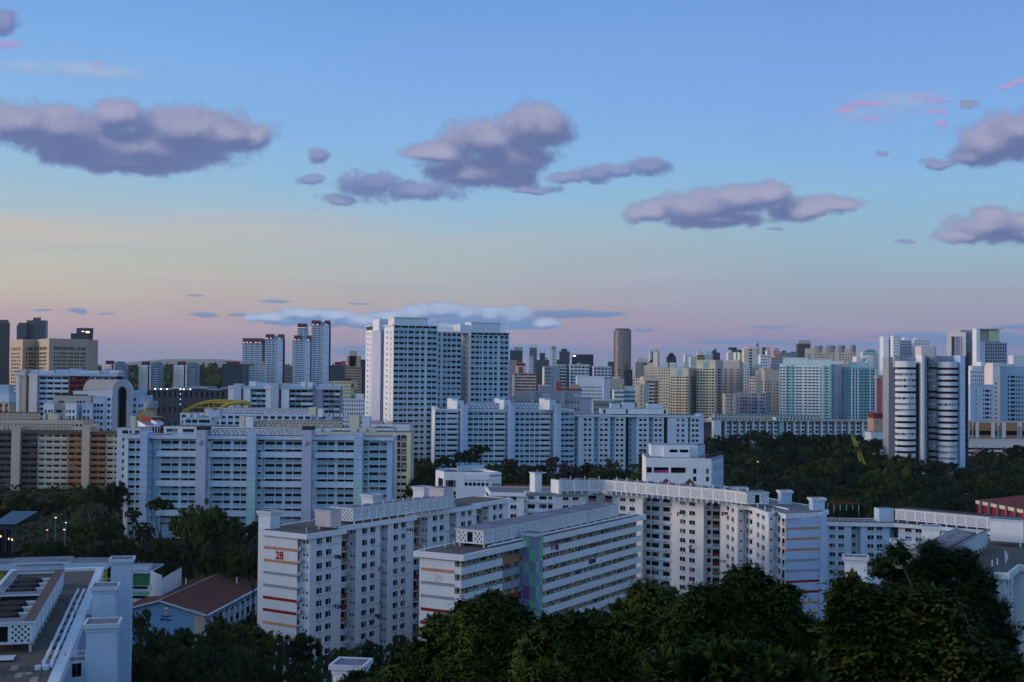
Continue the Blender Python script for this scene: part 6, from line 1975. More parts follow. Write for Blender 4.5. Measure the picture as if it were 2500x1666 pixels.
    out = [(cx - R_ * cos(pi * i / n), zs + (zat(300, 927, Y) - zs) * sin(pi * i / n)) for i in range(n + 1)]
    ri = R_ * .44
    zi = zat(300, 944, Y); zsi = zat(300, 958, Y)
    inn = [(cx - ri * cos(pi * i / n), zsi + (zi - zsi) * sin(pi * i / n)) for i in range(n + 1)]
    o_ = [(0, z0)] + out + [(F.L, z0)]; i_ = [(cx - ri, z0)] + inn + [(cx + ri, z0)]
    for k in range(len(o_) - 1):
        q.poly([F.p(*o_[k], 1.5), F.p(*i_[k], 1.5), F.p(*i_[k + 1], 1.5), F.p(*o_[k + 1], 1.5)], 'grey_blue')
        q.poly([F.p(*i_[k], 1.5), F.p(*i_[k], -2.5), F.p(*i_[k + 1], -2.5), F.p(*i_[k + 1], 1.5)], 'grey_dark')
        q.poly([F.p(*o_[k], 1.5), F.p(*o_[k + 1], 1.5), F.p(*o_[k + 1], -1), F.p(*o_[k], -1)], 'white2')
    B.one('arch_frame', q)
    q = MB(); q.poly([F.p(x, z, -2.0) for x, z in i_], 'glass_dark'); B.one('arch_window', q)
    sx = -R_ * 1.0
    q = MB()
    for k in range(n):
        (x0, z_0), (x1, z_1) = out[k], out[k + 1]
        q.poly([F.p(x0, z_0, -1), F.p(x1, z_1, -1), F.p(x1 - 27, z_1, -34), F.p(x0 - 27, z_0, -34)][::-1], 'steel')
    B.one('vault_roof', q)
    B.parts.clear()
    rows = rows_from(zat(300, 972, Y), 6, 15 * Y / 3100, 7 * Y / 3100)
    for (x0, x1, yt, cs, d, mm) in ((256, 276, 957, [(262, 268.5), (272, 275)], -1.5, 'cool_white'), (226, 256, 973, [(228, 234), (236, 242), (244.5, 251)], -.5, 'tower_blue'), (200, 226, 988, [(203, 209), (213, 218)], 1.5, 'tower_blue'), (160, 186, 988, [(162, 165), (168, 173), (177, 182)], 2.5, 'white'),
                                    (154, 160, 988, [], 1.5, 'grey'), (132, 154, 988, [(137, 151)], .5, 'sand_grey'), (106, 131, 988, [(109, 114), (118, 123), (125, 129)], 2.5, 'white'),
                                    (324, 337, 957, [(326, 331.5)], -1, 'tower_blue'), (337, 352, 970, [(338, 343.5), (346, 351)], -.5, 'tower_blue'), (352, 363, 985, [(356, 361)], 0, 'cool_white')):
        zt = zat(x0, yt, Y)
        A, Bq = at(x0, 1000, Y - d), at(x1, 1000, Y - d)
        f = Face(A, Bq)
        rr = [r for r in rows if r[1] < zt - .8]
        B.wall(f, z0, zt, [(f.u(p_, 1000), f.u(q_, 1000)) for p_, q_ in cs], rr, m=mm, gm='glass_navy')
        w = B.mb('roof'); f.box(w, 0, f.L, zt, zt + .8, -16, .1, mm, 'deck_grey')
        B.wall(Face(Bq, off(Bq, 0, 15)), z0, zt, m=mm); B.wall(Face(off(A, 0, 15), A), z0, zt, m=mm)
    f = Face(at(130, 985, Y + 6), at(222, 985, Y + 6)); zt = zat(150, 970, Y + 6)
    B.wall(f, z0, zt, [(f.u(x, 985), f.u(x + 5.5, 985)) for x in (143, 150, 187, 194.5, 202.5)], [(zat(150, 987, Y), zat(150, 979.5, Y))], m='sand_grey', gm='glass_navy')
    f.box(B.mb('roof'), 0, f.L, zt, zt + .8, -14, .2, 'sand_grey', 'deck_grey')
    q = MB(); f.box(q, f.u(133, 985), f.u(205, 985), zt + .8, zat(160, 964, Y), -12, -1, 'dark_roof'); B.one('roof_plant', q)
    f = Face(at(178, 985, Y + 12), at(262, 985, Y + 12)); zt = zat(200, 958, Y + 12); B.wall(f, z0, zt, m='white'); f.box(B.mb('roof'), 0, f.L, zt, zt + .6, -12, .2, 'white', 'deck_grey')
    B.finish()
    # long dark mall with roof lights
    Y = 980
    B = T('long dark flat shopping hall with bright roof lights', 357, 590, 953, Y, 'charcoal', 90, cat='shopping hall', name='shopping_hall', n=18, wf=.35, wh=.4, fh=12, finish=False, gm='glass_dark', z0=22, depth=60)
    F = B.F
    for x0, x1, y, m_ in ((372, 535, 952, 'steel'), (412, 436, 960 - 14, 'white2'), (455, 500, 944, 'grey_blue'), (365, 560, 949, 'grey'), (535, 565, 946, 'grey_blue')):
        q = MB(); F.box(q, F.u(x0, 950), F.u(x1, 950), B.zt + .5, zat(x0, y, Y), -40, -8, m_, 'deck_grey'); B.one('roof_plant', q)
    for x in (377, 391, 439, 447, 463, 406):
        q = MB(); F.box(q, F.u(x, 950), F.u(x + 2.6, 950), B.zt + .5, B.zt + 1.4, -1, .2, 'lamp_white'); B.one('roof_lamp', q)
    for k in range(3):
        q = MB(); F.box(q, F.u(440, 950), F.u(441.5, 950), B.zt - 3 - k * 4, B.zt - 2.3 - k * 4, .003, .2, 'lamp_cool'); B.one('wall_lamp', q)
    B.finish()
    T('long grey terraced roof behind the dark shopping hall', 372, 560, 953 - 2, 1250, 'grey', 90, cat='shopping hall', name='shopping_hall', n=40, wf=.7, wh=.5, fh=6, z0=22, depth=50)
    # curved condominium towers
    for x0, xm, x1, y, lab in ((248, 276, 305, 891, 'first of three curved condominium towers, half hidden by the white slab'), (338, 364, 391, 893, 'middle curved condominium tower with a white fin'), (423, 452, 480, 893, 'curved condominium tower nearest the dark slab tower')):
        Y = 1680
        A, M_, C = at(x0, 930, Y + 8), at(xm, 930, Y), at(x1, 930, Y + 8)
        B = Bld('condominium_tower', lab, 'tower block', A, 'curved condominium towers', z=22); B.far = True
        zt = zat(xm, y, Y); rows = rows_from(zt - 2, 20, 3.1, 1.5)
        for P_, Q_ in ((A, at(xm - 4, 930, Y)), (at(xm + 5, 930, Y), C)):
            F = Face(P_, Q_); w = F.L / 5
            B.wall(F, 22, zt, [(w * (i + .15), w * (i + .7)) for i in range(5)], rows, m='tower_white' if P_ == A else 'grey_blue', gm='glass_navy')
            for r0, _ in rows: F.box(B.mb('spandrel_band'), F.L * .25, F.L * .8, r0 - 1.1, r0 - .1, .003, 1.0, 'white2')
        F = Face(at(xm - 4, 930, Y + 1), at(xm + 5, 930, Y + 1)); q = MB(); F.box(q, 0, F.L * .55, 22, zt + 2, -10, -.5, 'dark_navy'); B.one('glass_slot', q)
        q = MB(); F.box(q, F.L * .55, F.L, 22, zt + 1, -10, 1.6, 'pink_white'); B.one('fin', q)
        R = off(C, 0, 16); L_ = off(A, 0, 16)
        B.wall(Face(C, R), 22, zt, m='grey_blue'); B.wall(Face(L_, A), 22, zt, m='grey_blue')
        q = MB(); q.prism([A, M_, C, R, L_], zt, zt + .8, 'grey_blue', 'deck_grey'); B.one('roof', q)
        q = MB(); F.box(q, -9, 0, zt + .8, zt + 5.5, -12, -3, 'maroon'); F.box(q, F.L, F.L + 9, zt + .8, zt + 4.5, -12, -3, 'steel'); B.one('roof_room', q)
        B.finish()
    T('dark slab tower with a red roof frame left of the red crowned towers', 543, 592, 889, 1500, 'slate_dark', 88, 521, None, n=12, wf=.8, wh=.7, gm='glass_teal', mside='grey_dark', ph=[(0.05, .75, 2.5, .05, .3, 'red_dark'), (.0, .2, 1.5, -.02, .1, 'sand')])
    # red crowned towers
    for x0, x1, y, sl, lab, gap in ((592, 640, 826, None, 'leftmost and lowest of the red crowned white towers', (.52, .62)), (648.5, 691, 816, 644, 'second red crowned tower with a plain pale blue flank', (.43, .72)), (726, 748, 790, None, 'tall red crowned tower half hidden behind its lower neighbour', (.95, 1.0)),
                                    (717.5, 758, 819, 714, 'lower red crowned tower in front of the tall pair', (.42, .78)), (760, 803.5, 782.5, None, 'tallest red crowned tower with a plain pale blue flank', (.48, .74))):
        Y = 1580 if y != 790 else 1640
        a, b = at(x0, 850, Y), at(x1, 850, Y)
        B = Bld('tower_block', lab, 'tower block', a, 'red crowned towers', z=25); B.far = True
        F = Face(a, b); zt = zat(x0, y + 12, Y); ztt = zat(x0, y, Y)
        fh = 5.35 * Y / 3100
        rows = rows_from(zt - 1, 34, fh, 1.5)
        rows = [r for r in rows if r[0] > 27]
        flank = x0 > 640 and y != 790
        ue = F.L * (.66 if flank else 1.0)
        n = 8 if flank else (11 if y != 790 else 6)
        w = ue / n
        cs = [(w * (i + .18), w * (i + .74)) for i in range(n)]
        B.wall(F, 25, zt, cs, rows, m='tower_blue', u1=ue, gm='glass_navy')
        for i in range(0, n, 3):
            for r0, _ in rows: F.box(B.mb('spandrel_band'), w * i + .2, w * (i + 1.7), r0 - 1.2, r0 - .15, .003, .7, 'tower_white')
        if flank:
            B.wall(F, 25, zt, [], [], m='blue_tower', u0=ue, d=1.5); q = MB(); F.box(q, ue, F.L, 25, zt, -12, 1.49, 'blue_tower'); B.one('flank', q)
            for k in range(0, len(rows), 3): 
                F.box(B.mb('facade_fin'), ue + 2, F.L, rows[k][0], rows[k][0] + .45, 1.503, 1.56, 'grey_dark')
        for (f0, f1) in ((0, gap[0]), (gap[1], 1.0)):
            if f1 - f0 < .03: continue
            q = MB(); F.box(q, F.L * f0, F.L * f1, zt, ztt, -11, .6 if f0 == 0 else 1.6, 'grey_dark')
            m_ = max(1, int((f1 - f0) * 6))
            for i in range(m_):
                c0 = F.L * (f0 + (f1 - f0) * (i + .12) / m_); c1 = F.L * (f0 + (f1 - f0) * (i + .86) / m_)
                F.box(q, c0, c1, zt + 1.6, ztt - .4, .603 if f0 == 0 else 1.603, 1.0 if f0 == 0 else 2.0, 'maroon')
            B.one('red_crown', q)
            for i in range(m_):
                q = MB(); c0 = F.L * (f0 + (f1 - f0) * (i + .25) / m_); F.box(q, c0, c0 + F.L * .06, zt + .5, zt + 1.4, .603 if f0 == 0 else 1.603, 1.1 if f0 == 0 else 2.1, 'lamp_warm'); B.one('crown_lamp', q)
        q = MB(); F.box(q, F.L * gap[0], F.L * gap[1], zt, zt + (ztt - zt) * .7, -9, -3, 'tower_blue'); B.one('roof_room', q)
        if sl:
            G = Face(at(sl, 850, Y + 12), a); B.wall(G, 25, zt, [(G.L * .3, G.L * .7)], rows, m='white')
        else:
            B.wall(Face(off(a, 0, 14), a), 25, zt, m='white')
        B.wall(Face(b, off(b, 0, 14)), 25, zt, m='tower_blue')
        B.finish()
    T('short white wing with roof planting between the first two red crowned towers', 607, 646, 896, 1540, 'tower_white', n=9, wf=.5, wh=.5, gm='glass_navy', ph=[(.05, .3, 4, .1, .5, 'green_olive'), (.7, .95, 6, .1, .5, 'tan')])
    T('grey terraced block between the two pairs of red crowned towers', 692, 716, 897, 1620, 'grey', n=5, wf=.7, wh=.5, gm='glass_navy', ph=[(.1, .5, 3, .1, .5, 'green_olive')])
    T('dark teal glass block right of the red crowned towers', 806, 842, 893, 1500, 'glass_slate', 90, None, None, n=8, wf=.85, wh=.6, gm='glass_teal', ph=[(.3, .7, 4, .1, .5, 'red_dark'), (.75, 1, 5, .1, .5, 'brick')])
    T('stepped brown block beside the left edge of the tall white tower', 843, 880, 896, 1450, 'tan', n=9, wf=.75, wh=.5, gm='glass_dark', ph=[(.1, .95, 12, .1, .8, 'tan'), (.25, .7, 18, .1, .7, 'office_beige')])
    T('dark blue slab touching the tall white tower', 876, 894, 879, 1600, 'glass_slate', n=5, wf=.9, wh=.5, gm='glass_navy')
    B = T('cream block with a painted diamond mural on its end wall', 803, 856, 932, 1150, 'cream_yellow', 88, None, 872, n=12, wf=.45, wh=.45, finish=False, nside=0, ph=[(.62, .85, 3, .1, .5, 'red_dark')])
    b = B.F.p(B.F.L, 0)[:2]; G = Face(b, along(b, -2, 872, 932))
    for k, (cu, cz, s_, mm) in enumerate(((.3, -4, 2.6, 'brick'), (.75, -9, 3, 'green_olive'), (.3, -15, 3.2, 'green'), (.7, -21, 3.2, 'orange_stripe'), (.35, -28, 3.4, 'brick'), (.7, -34, 3, 'green_olive'))):
        c = G.L * cu; q = MB(); z = B.zt + cz; w_ = G.L * .28
        q.poly([G.p(c, z - s_, .06), G.p(c + w_, z, .06), G.p(c, z + s_, .06), G.p(c - w_, z, .06)], mm)
        q.poly([G.p(c, z - s_, .003), G.p(c - w_, z, .003), G.p(c, z + s_, .003), G.p(c + w_, z, .003)], mm); B.one('mural_diamond', q)
    B.finish()
    T('low white block with a toothed parapet in front of the mural block', 826, 896, 975, 900, 'tower_white', n=13, wf=.45, wh=.5, fh=2.9, gm='glass_navy', ph=[(.6, .85, 3.5, .2, .6, 'tower_white')])
    # slab with teal and violet panels
    Y = 800
    B = Bld('apartment_block', 'slab block with a patchwork of teal and violet balcony panels below the red crowned towers', 'apartment block', at(557, 960, Y), z=25)
    B.far = True
    F = Face(at(557, 960, Y), at(832, 960, Y)); U = lambda x: F.u(x, 970); z0 = 25; zt = zat(600, 950, Y)
    rows = rows_from(zat(600, 951.5, Y), 8, 12.3 * Y / 3100, 5.8 * Y / 3100)
    pal = ('blue_tower', 'teal', 'grey_blue', 'teal_dark', 'violet_grey', 'cool_white')
    for x0, x1, n in ((612.5, 650, 3), (706.5, 764, 4), (789, 829, 3)):
        w = (U(x1) - U(x0)) / n
        B.wall(F, z0, zt, [(U(x0) + w * i + .2, U(x0) + w * (i + 1) - .2) for i in range(n)], rows, m='grey_blue', u0=U(x0), u1=U(x1), d=-1.2, rec=.6)
        for i in range(n):
            for r0, r1 in rows:
                q = MB(); F.box(q, U(x0) + w * i + .05, U(x0) + w * (i + 1) - .05, r0 - 1.7, r0 - .02, -1.197, .1, B.rng.choice(pal[:2] if x0 < 620 else pal)); B.one('balcony_panel', q)
    for x0, x1, yt, m_, d in ((557, 571, 942, 'white', .5), (571, 589.5, 937, 'lavender', 1.5), (589.5, 594, 945, 'dark_navy', -3), (594, 612, 945, 'white', .8), (649, 662, 945, 'white', .6), (662, 681, 937, 'lavender', 1.5), (681, 687, 945, 'dark_navy', -3), (687, 706, 945, 'white', .8), (764, 774, 940, 'grey_blue', -1), (774, 788, 950, 'violet_grey', .3)):
        q = MB(); F.box(q, U(x0), U(x1), z0, zat(x0, yt, Y), -9, d, m_); B.one('stair_pier', q)
    q = MB(); F.box(q, U(557), U(571), zt, zt + 2, -10, .8, 'white2'); F.box(q, U(590), U(652), zt, zt + 1.8, -10, .9, 'tower_blue'); F.box(q, U(646), U(662), zt, zt + 2, -10, 1.2, 'white'); F.box(q, U(682), U(763), zt, zt + 1.9, -10, .9, 'tower_blue'); F.box(q, U(773), U(832), zt, zt + 2.2, -10, .9, 'tower_blue'); B.one('roof', q)
    for x0, x1, y, m_ in ((607, 624, 931, 'white'), (625, 660, 935, 'tower_blue'), (683, 703, 936, 'cream2'), (704, 732, 937, 'tower_blue'), (733, 746, 932, 'white'), (749, 762, 933, 'white'), (778, 810, 938, 'tower_blue')):
        q = MB(); F.box(q, U(x0), U(x1), zt + 1.7, zat(x0, y, Y), -9, -1, m_, 'white2'); B.one('roof_room', q)
    q = MB(); F.box(q, 0, F.L, z0, zt, -12, -9.02, 'white2'); B.one('core', q)
    B.finish()
    T('low house with orange walls at the left edge above the beige slab', -30, 22, 985, 700, 'cream2', n=4, wf=.5, wh=.4, cat='house', name='house', panel='orange')
    T('white shed roof with a purple hoarding at the left edge', -30, 22, 962, 760, 'tower_white', n=2, wf=.1, wh=.1, cat='shed', name='shed', ph=[(.1, .9, 5, .2, .8, 'tower_blue')])
left_skyline()

def centre_skyline():
    T('glassy tower peeping past the right edge of the tall white tower', 1245, 1276, 857, 2100, 'glass_slate', n=8, wf=.8, wh=.5, gm='glass_navy', ph=[(.3, 1, 6, .1, .5, 'grey_blue'), (.0, .2, 3, .1, .5, 'pink')])
    T('pinkish block below the glassy tower next to the white tower', 1243, 1262, 880, 1900, 'pink', n=5, wf=.6, wh=.5)
    B = T('half built tower with site cranes on its roof', 1293, 1311, 850, 2000, 'slate_dark', n=6, wf=.8, wh=.5, gm='grey_blue', finish=False)
    q = MB(); F = B.F
    for u, x1, y1 in ((F.L * .3, 1298, 846), (F.L * .8, 1312, 840)):
        q.tube([F.p(u, B.zt, -6), F.p(u, B.zt + 5, -6), F.p(F.u(x1, 846), zat(x1, y1, 2000), -6)], .5, 'steel', 4)
    B.one('crane', q); B.finish()
    T('slim striped white tower before the half built tower', 1291, 1302, 871, 1700, 'tower_white', n=3, wf=.6, wh=.55)
    T('dark grey block with a stepped top left of the pale slim tower', 1309, 1341, 880, 1800, 'glass_slate', n=9, wf=.85, wh=.3, gm='slate_dark', ph=[(.28, .68, 10, .2, .7, 'slate_dark'), (.68, .9, 4, .2, .7, 'grey')])
    T('pale slim tower with a blue glazed edge and rooftop steelwork', 1339, 1359, 855, 1900, 'tower_white', n=3, cols=[(1349, 1352.5), (1353.5, 1357)], wh=.5, gm='glass_teal', ph=[(.4, .9, 5, .1, .5, 'steel'), (.0, .3, 2, .1, .5, 'white2')])
    T('dark stepped glass tower right of the pale slim tower', 1366, 1391, 859, 2000, 'slate_dark', n=7, wf=.9, wh=.5, gm='glass_slate', ph=[(.2, .75, 4, .2, .7, 'charcoal')])
    T('dark glass podium tower in front of the stepped glass tower', 1356, 1384, 879, 1950, 'glass_slate', n=8, wf=.9, wh=.4, gm='slate_dark')
    B = T('wide dark violet glass office with a small white roof sign', 1397, 1449, 866, 2000, 'slate_dark', n=22, wf=.8, wh=.8, gm='dark_navy', finish=False)
    q = MB(); B.F.box(q, B.F.L * .03, B.F.L * .17, B.zt - 3, B.zt - 1, .003, .4, 'lamp_white'); B.one('lit_sign', q); B.finish()
    # round bronze glass tower
    Y = 2300
    c = at(1519.5, 850, Y); B = Bld('round_tower', 'tall round bronze glass tower, the highest on the central skyline', 'tower block', c, z=25)
    R_ = 20.5 * Y / 3100; zt = zat(1519, 806, Y); n = 28
    q = MB(); pts = [(c[0] + R_ * cos(2 * pi * i / n), c[1] + R_ * .8 * sin(2 * pi * i / n)) for i in range(n)]
    q.prism(pts, 25, zt, 'bronze', 'charcoal'); B.one('core', q)
    m1 = B.mb('facade_fin'); m2 = B.mb('spandrel_band')
    for i in range(n):
        x, y = c[0] + (R_ + .3) * cos(2 * pi * i / n), c[1] + (R_ * .8 + .3) * sin(2 * pi * i / n)
        if y < c[1] + R_ * .3: m1.box(x - .3, x + .3, y - .3, y + .3, 25, zt, 'steel')
    k = 0; z = zt - 3
    while z > 60:
        for i in range(n):
            if sin(2 * pi * (i + .5) / n) < .2:
                a, b = pts[i], pts[(i + 1) % n]; e = 1.012
                s_ = lambda p: (c[0] + (p[0] - c[0]) * e, c[1] + (p[1] - c[1]) * e)
                a2, b2 = s_(a), s_(b)
                if (i * 7 + k * 3) % 5:
                    m2.hexa([(*a2, z), (*b2, z), (*b, z), (*a, z), (*a2, z + 1.2), (*b2, z + 1.2), (*b, z + 1.2), (*a, z + 1.2)], 'steel' if (i + k) % 3 else 'grey_dark')
        z -= 4.2; k += 1
    q = MB(); q.prism([(c[0] + R_ * .85 * cos(2 * pi * i / n), c[1] + R_ * .6 * sin(2 * pi * i / n)) for i in range(n)], zt, zt + 2.5, 'charcoal'); B.one('roof_plant', q)
    B.finish()
    T('grey shoulder block left of the round bronze tower', 1485, 1500, 884, 2200, 'glass_slate', n=5, wf=.8, wh=.5, gm='slate_dark')
    T('dark brown block stepping down before the round bronze tower', 1523, 1544, 904, 1500, 'slate_dark', n=6, wf=.6, wh=.5, gm='glass_navy', ph=[(.1, .6, 8, .2, .7, 'brown')])
    T('brown clad tower at the foot of the round bronze tower', 1507, 1524, 908, 1550, 'tan', n=5, wf=.6, wh=.5, ph=[(.1, .5, 3, .2, .7, 'brown')])
    B = T('brick red block with a stepped red top below the half built tower', 1250, 1310, 912, 1300, 'brick', n=10, wf=.8, wh=.45, finish=False, panel='pink_wall')
    F = B.F; q = MB(); F.box(q, F.u(1258, 900), F.u(1284, 900), B.zt + .5, zat(1260, 886, 1300), -10, -1, 'sand', 'white2'); F.box(q, F.u(1259.5, 900), F.u(1282.5, 900), zat(1260, 893, 1300), zat(1260, 887, 1300), -.997, -.5, 'red_dark'); F.box(q, F.u(1266, 900), F.u(1277, 900), B.zt + .5, zat(1260, 896, 1300), -.997, -.5, 'brick'); B.one('red_crown', q)
    q = MB(); F.box(q, F.u(1250, 900), F.u(1257, 900), B.z0, B.zt - 1, .003, 1, 'sand'); B.one('pier', q); B.finish()
    T('grey blue punched window block with a cream edge', 1329, 1366, 898, 1250, 'grey_blue', 86, 1324, None, cols=[(1331, 1333.5), (1335.5, 1338), (1340, 1342.5), (1344, 1345), (1348, 1349.5)], fh=3.6, wh=.45, mside='cream', nside=0, ph=[(.0, .95, 1, .1, .9, 'grey')])
    T('dark ribbed wing beside the grey blue punched window block', 1366, 1383, 900, 1270, 'white2', n=2, wf=.9, wh=.55, gm='glass_navy')
    T('flat roofed white block behind the dark ribbed wing', 1345, 1381, 893, 1330, 'tower_white', n=6, wf=.7, wh=.5, ph=[(-.1, 1.1, .7, -.1, 1, 'white2')])
    T('white terraced block with deep flat eaves under the violet office', 1392, 1438, 894, 1280, 'tower_white', n=5, wf=.75, wh=.5, gm='glass_navy', ph=[(-.05, 1.05, 1.2, -.1, 1, 'white2'), (.38, .6, 3, .2, .7, 'grey_blue')])
    T('second white terraced block with deep flat eaves left of the bronze tower', 1449, 1493, 898, 1300, 'tower_white', n=5, wf=.75, wh=.5, gm='glass_navy', ph=[(-.05, .95, 1.2, -.1, 1, 'white2'), (.7, .8, 4, .2, .7, 'white2')])
    T('wide white hotel like block with a blank top band and dark left bay', 1408, 1476, 920, 1050, 'tower_white', n=13, wf=.5, wh=.5, fh=2.9, top=8, gm='glass_navy', ph=[(0, .2, .1, .1, .5, 'white2')])
    T('blank pale blue slab end beside the wide white block', 1474, 1489, 926, 1040, 'tower_blue', wins=False)
    T('cream topped block with dark vertical slots', 1489, 1524, 926, 1080, 'sand_grey', n=6, wf=.5, wh=.8, top=10, gm='glass_dark', ph=[(.25, .7, 1.5, .1, .5, 'cream')])
    T('small white and green striped block below the cream topped block', 1499, 1523, 954, 900, 'tower_white', n=5, wf=.8, wh=.5, gm='glass_teal')
    T('pale block with an olive green stair fin', 1523, 1551, 953, 910, 'teal_white', n=6, wf=.8, wh=.5, gm='glass_teal', ph=[(-.15, .1, 3.5, -.05, .4, 'green_olive'), (.2, .8, 2.5, .2, .7, 'tower_white')])
    T('grey green block with curved roof beside the pointed black roof', 1551, 1582, 885, 1700, 'sand_grey', n=8, wf=.8, wh=.5, gm='glass_teal', ph=[(.1, .95, 5, .1, .8, 'sand')])
    # school like terraces
    Y = 760
    for (x0, x1, y, lab, yb) in ((1260, 1420, 957, 'long grey building with ribbon windows behind the long pale slab', 0), (1236, 1445, 972, 'lower wing of the grey ribbon window building', 0)):
        B = block('institute_building', lab, 'school', x0, x1, y, Y - (12 if y > 960 else 0), 90.5, fh=4.4, cols=[(1257, 1296), (1307, 1324), (1344, 1369), (1380, 1402)] if y < 960 else [(1258, 1296), (1307, 1325), (1345, 1369), (1380, 1416)], wh=.42, top=1.2, m='grey_blue', detail=False, par=.8, z0=28, finish=False, gm='glass_mid')
        F = B.F
        for x in (1297, 1370): q = MB(); F.box(q, F.u(x, y), F.u(x + 9, y), B.z0, B.zt + .5, .003, 1.2, 'grey'); B.one('pier', q)
        n = 60
        for k in range(n): F.box(B.mb('facade_fin'), F.L * k / n, F.L * k / n + .25, B.z0, B.zt - 1, -.1, .15, 'tower_white')
        B.finish()
    T('pale lilac plant room block above the grey ribbon window building', 1316, 1343, 944, 800, 'lilac', wins=False, ph=[(0, 1, .5, 0, 1, 'white2')])
    T('row of brick coloured low houses left of the wide white block', 1358, 1420, 950, 950, 'brick', n=12, wf=.4, wh=.4, cat='house', name='house', ph=[(.0, .2, 5, .1, .6, 'brick'), (.55, .9, 3, .1, .6, 'tan')])
    T('low white market roof below the small striped block', 1446, 1500, 976, 860, 'tower_white', n=10, wf=.6, wh=.4, cat='market', name='market_hall')
    T('low grey and green building above the right part of the long pale slab', 1450, 1555, 984, 830, 'steel', n=20, wf=.5, wh=.4, gm='glass_teal', cat='market', name='market_hall', panel='green_pale')
centre_skyline()

def right_skyline():
    T('twin white slim tower behind the pointed black roof', 1586, 1592, 855, 2400, 'tower_white', n=2, wf=.5, wh=.5, ph=[(.4, 3.0, .1, .3, .7, 'glass_slate')])
    T('dark recessed middle of the twin slim tower', 1591, 1601, 860, 2410, 'glass_slate', n=3, wf=.7, wh=.5, gm='glass_navy')
    T('right slim tower of the pair behind the pointed black roof', 1600, 1606, 855, 2400, 'sand_grey', n=2, wf=.5, wh=.5)
    c = at(1591, 888, 1500); B = Bld('pagoda_roof', 'pointed dark pagoda like roof on the central skyline', 'roof', c, z=30)
    q = MB(); zb, zt = zat(1591, 892, 1500), zat(1591, 878, 1500)
    prof = [(11.5, 0), (7, .3), (3.4, .62), (1.6, .85), (.3, 1.0)]
    for (r0, h0), (r1, h1) in zip(prof, prof[1:]):
        for i in range(8):
            P_ = lambda r, h, k: (c[0] + r * cos(2 * pi * k / 8), c[1] + r * sin(2 * pi * k / 8), zb + (zt - zb) * h)
            q.poly([P_(r0, h0, i), P_(r0, h0, i + 1), P_(r1, h1, i + 1), P_(r1, h1, i)], 'dark_roof')
    B.one('roof', q); q = MB(); q.box(c[0] - 8, c[0] + 8, c[1] - 8, c[1] + 8, 30, zb, 'sand_grey'); B.one('wall', q); B.finish()
    T('dark domed office with pale bands behind the beige estate', 1629, 1651, 872, 2000, 'slate_dark', n=6, wf=.9, wh=.5, gm='glass_navy', ph=[(.12, .88, 3, .1, .8, 'slate_dark'), (.28, .72, 6, .1, .8, 'charcoal')])
    T('white twin stacks tower behind the beige estate', 1672, 1688, 866, 1800, 'tower_white', n=2, wf=.3, wh=.6)
    T('pale teal roofed block between the white twin stacks and the yellow top', 1686, 1712, 872, 1750, 'teal_white', n=6, wf=.5, wh=.5)
    T('block with an olive yellow top and white roof rooms', 1703, 1720, 868, 1700, 'green_olive', n=4, wf=.5, wh=.5, ph=[(.0, .6, 6, .1, .6, 'pink_white'), (.7, 1.4, 7, .1, .6, 'tower_white')])
    T('white block with blue trim right of the olive yellow top', 1718, 1740, 866, 1720, 'tower_white', n=5, wf=.5, wh=.5, ph=[(.2, .6, 3, .2, .6, 'blue_panel')])
    T('dark jagged topped tower in the middle of the beige estate skyline', 1740, 1758, 862, 1900, 'slate_dark', n=5, wf=.7, wh=.5, gm='maroon', ph=[(.0, .5, 3, .1, .7, 'slate_dark'), (.3, .55, 6, .2, .6, 'slate_dark')])
    T('square dark office top left of the beige chimney block', 1781, 1799, 849, 2200, 'slate_dark', n=6, wf=.8, wh=.5, gm='dark_navy')
    T('low dark office tops between the square dark office and the chimney', 1800, 1816, 855, 2250, 'slate_dark', n=5, wf=.8, wh=.5, gm='dark_navy')
    T('pinkish tower below the square dark office', 1778, 1797, 862, 1600, 'pink_white', n=4, wf=.5, wh=.5, ph=[(.2, .5, 3, .1, .6, 'white2')])
    T('white and blue balcony tower left of the beige chimney block', 1796, 1806, 861, 1550, 'tower_white', n=2, wf=.7, wh=.5, gm='glass_teal')
    B = T('tall sand coloured block with a black chimney and dark window strips', 1817, 1855, 852, 1400, 'sand', cols=[(1829.5, 1836), (1849, 1852.5)], wh=.55, mside='sand', finish=False, ph=[(.15, .9, 2, .1, .7, 'cream_yellow')])
    q = MB(); p = B.F.p(B.F.u(1850.5, 845), 0, -3); q.tube([(p[0], p[1], B.zt), (p[0], p[1], zat(1850, 838.5, 1400))], 1.1, 'slate_dark', 8); B.one('chimney', q); B.finish()
    T('cream stepped wing left of the chimney block', 1806, 1818, 862, 1420, 'cream', n=3, wf=.4, wh=.4)
    T('square dark glass top right of the chimney', 1864, 1878, 849, 2200, 'slate_dark', n=5, wf=.8, wh=.5, gm='dark_navy', ph=[(-.3, .2, 0.1, .1, .5, 'slate_dark')])
    T('white and turquoise banded block right of the chimney block', 1857, 1883, 868, 1350, 'tower_white', n=6, wf=.6, wh=.5, gm='glass_teal')
    T('pink stepped block behind the turquoise banded block', 1873, 1890, 857, 1700, 'pink_white', n=4, wf=.5, wh=.5, ph=[(.0, .3, 4, .1, .6, 'pink')])
    T('pink and yellow block left of the teal slab', 1888, 1904, 857, 1600, 'pink', n=4, wf=.4, wh=.5, ph=[(.2, .8, 3, .1, .6, 'pink')])
    T('lilac and mustard block beside the teal slab', 1883, 1909, 874, 1300, 'lilac', n=6, wf=.4, wh=.4, ph=[(.4, .9, 2.5, .1, .6, 'yellow')])
    T('low grey skyline block behind the teal slab', 1902, 1932, 862, 2000, 'grey_blue', n=9, wf=.5, wh=.5, ph=[(.3, .6, 3, .1, .6, 'slate_dark')])
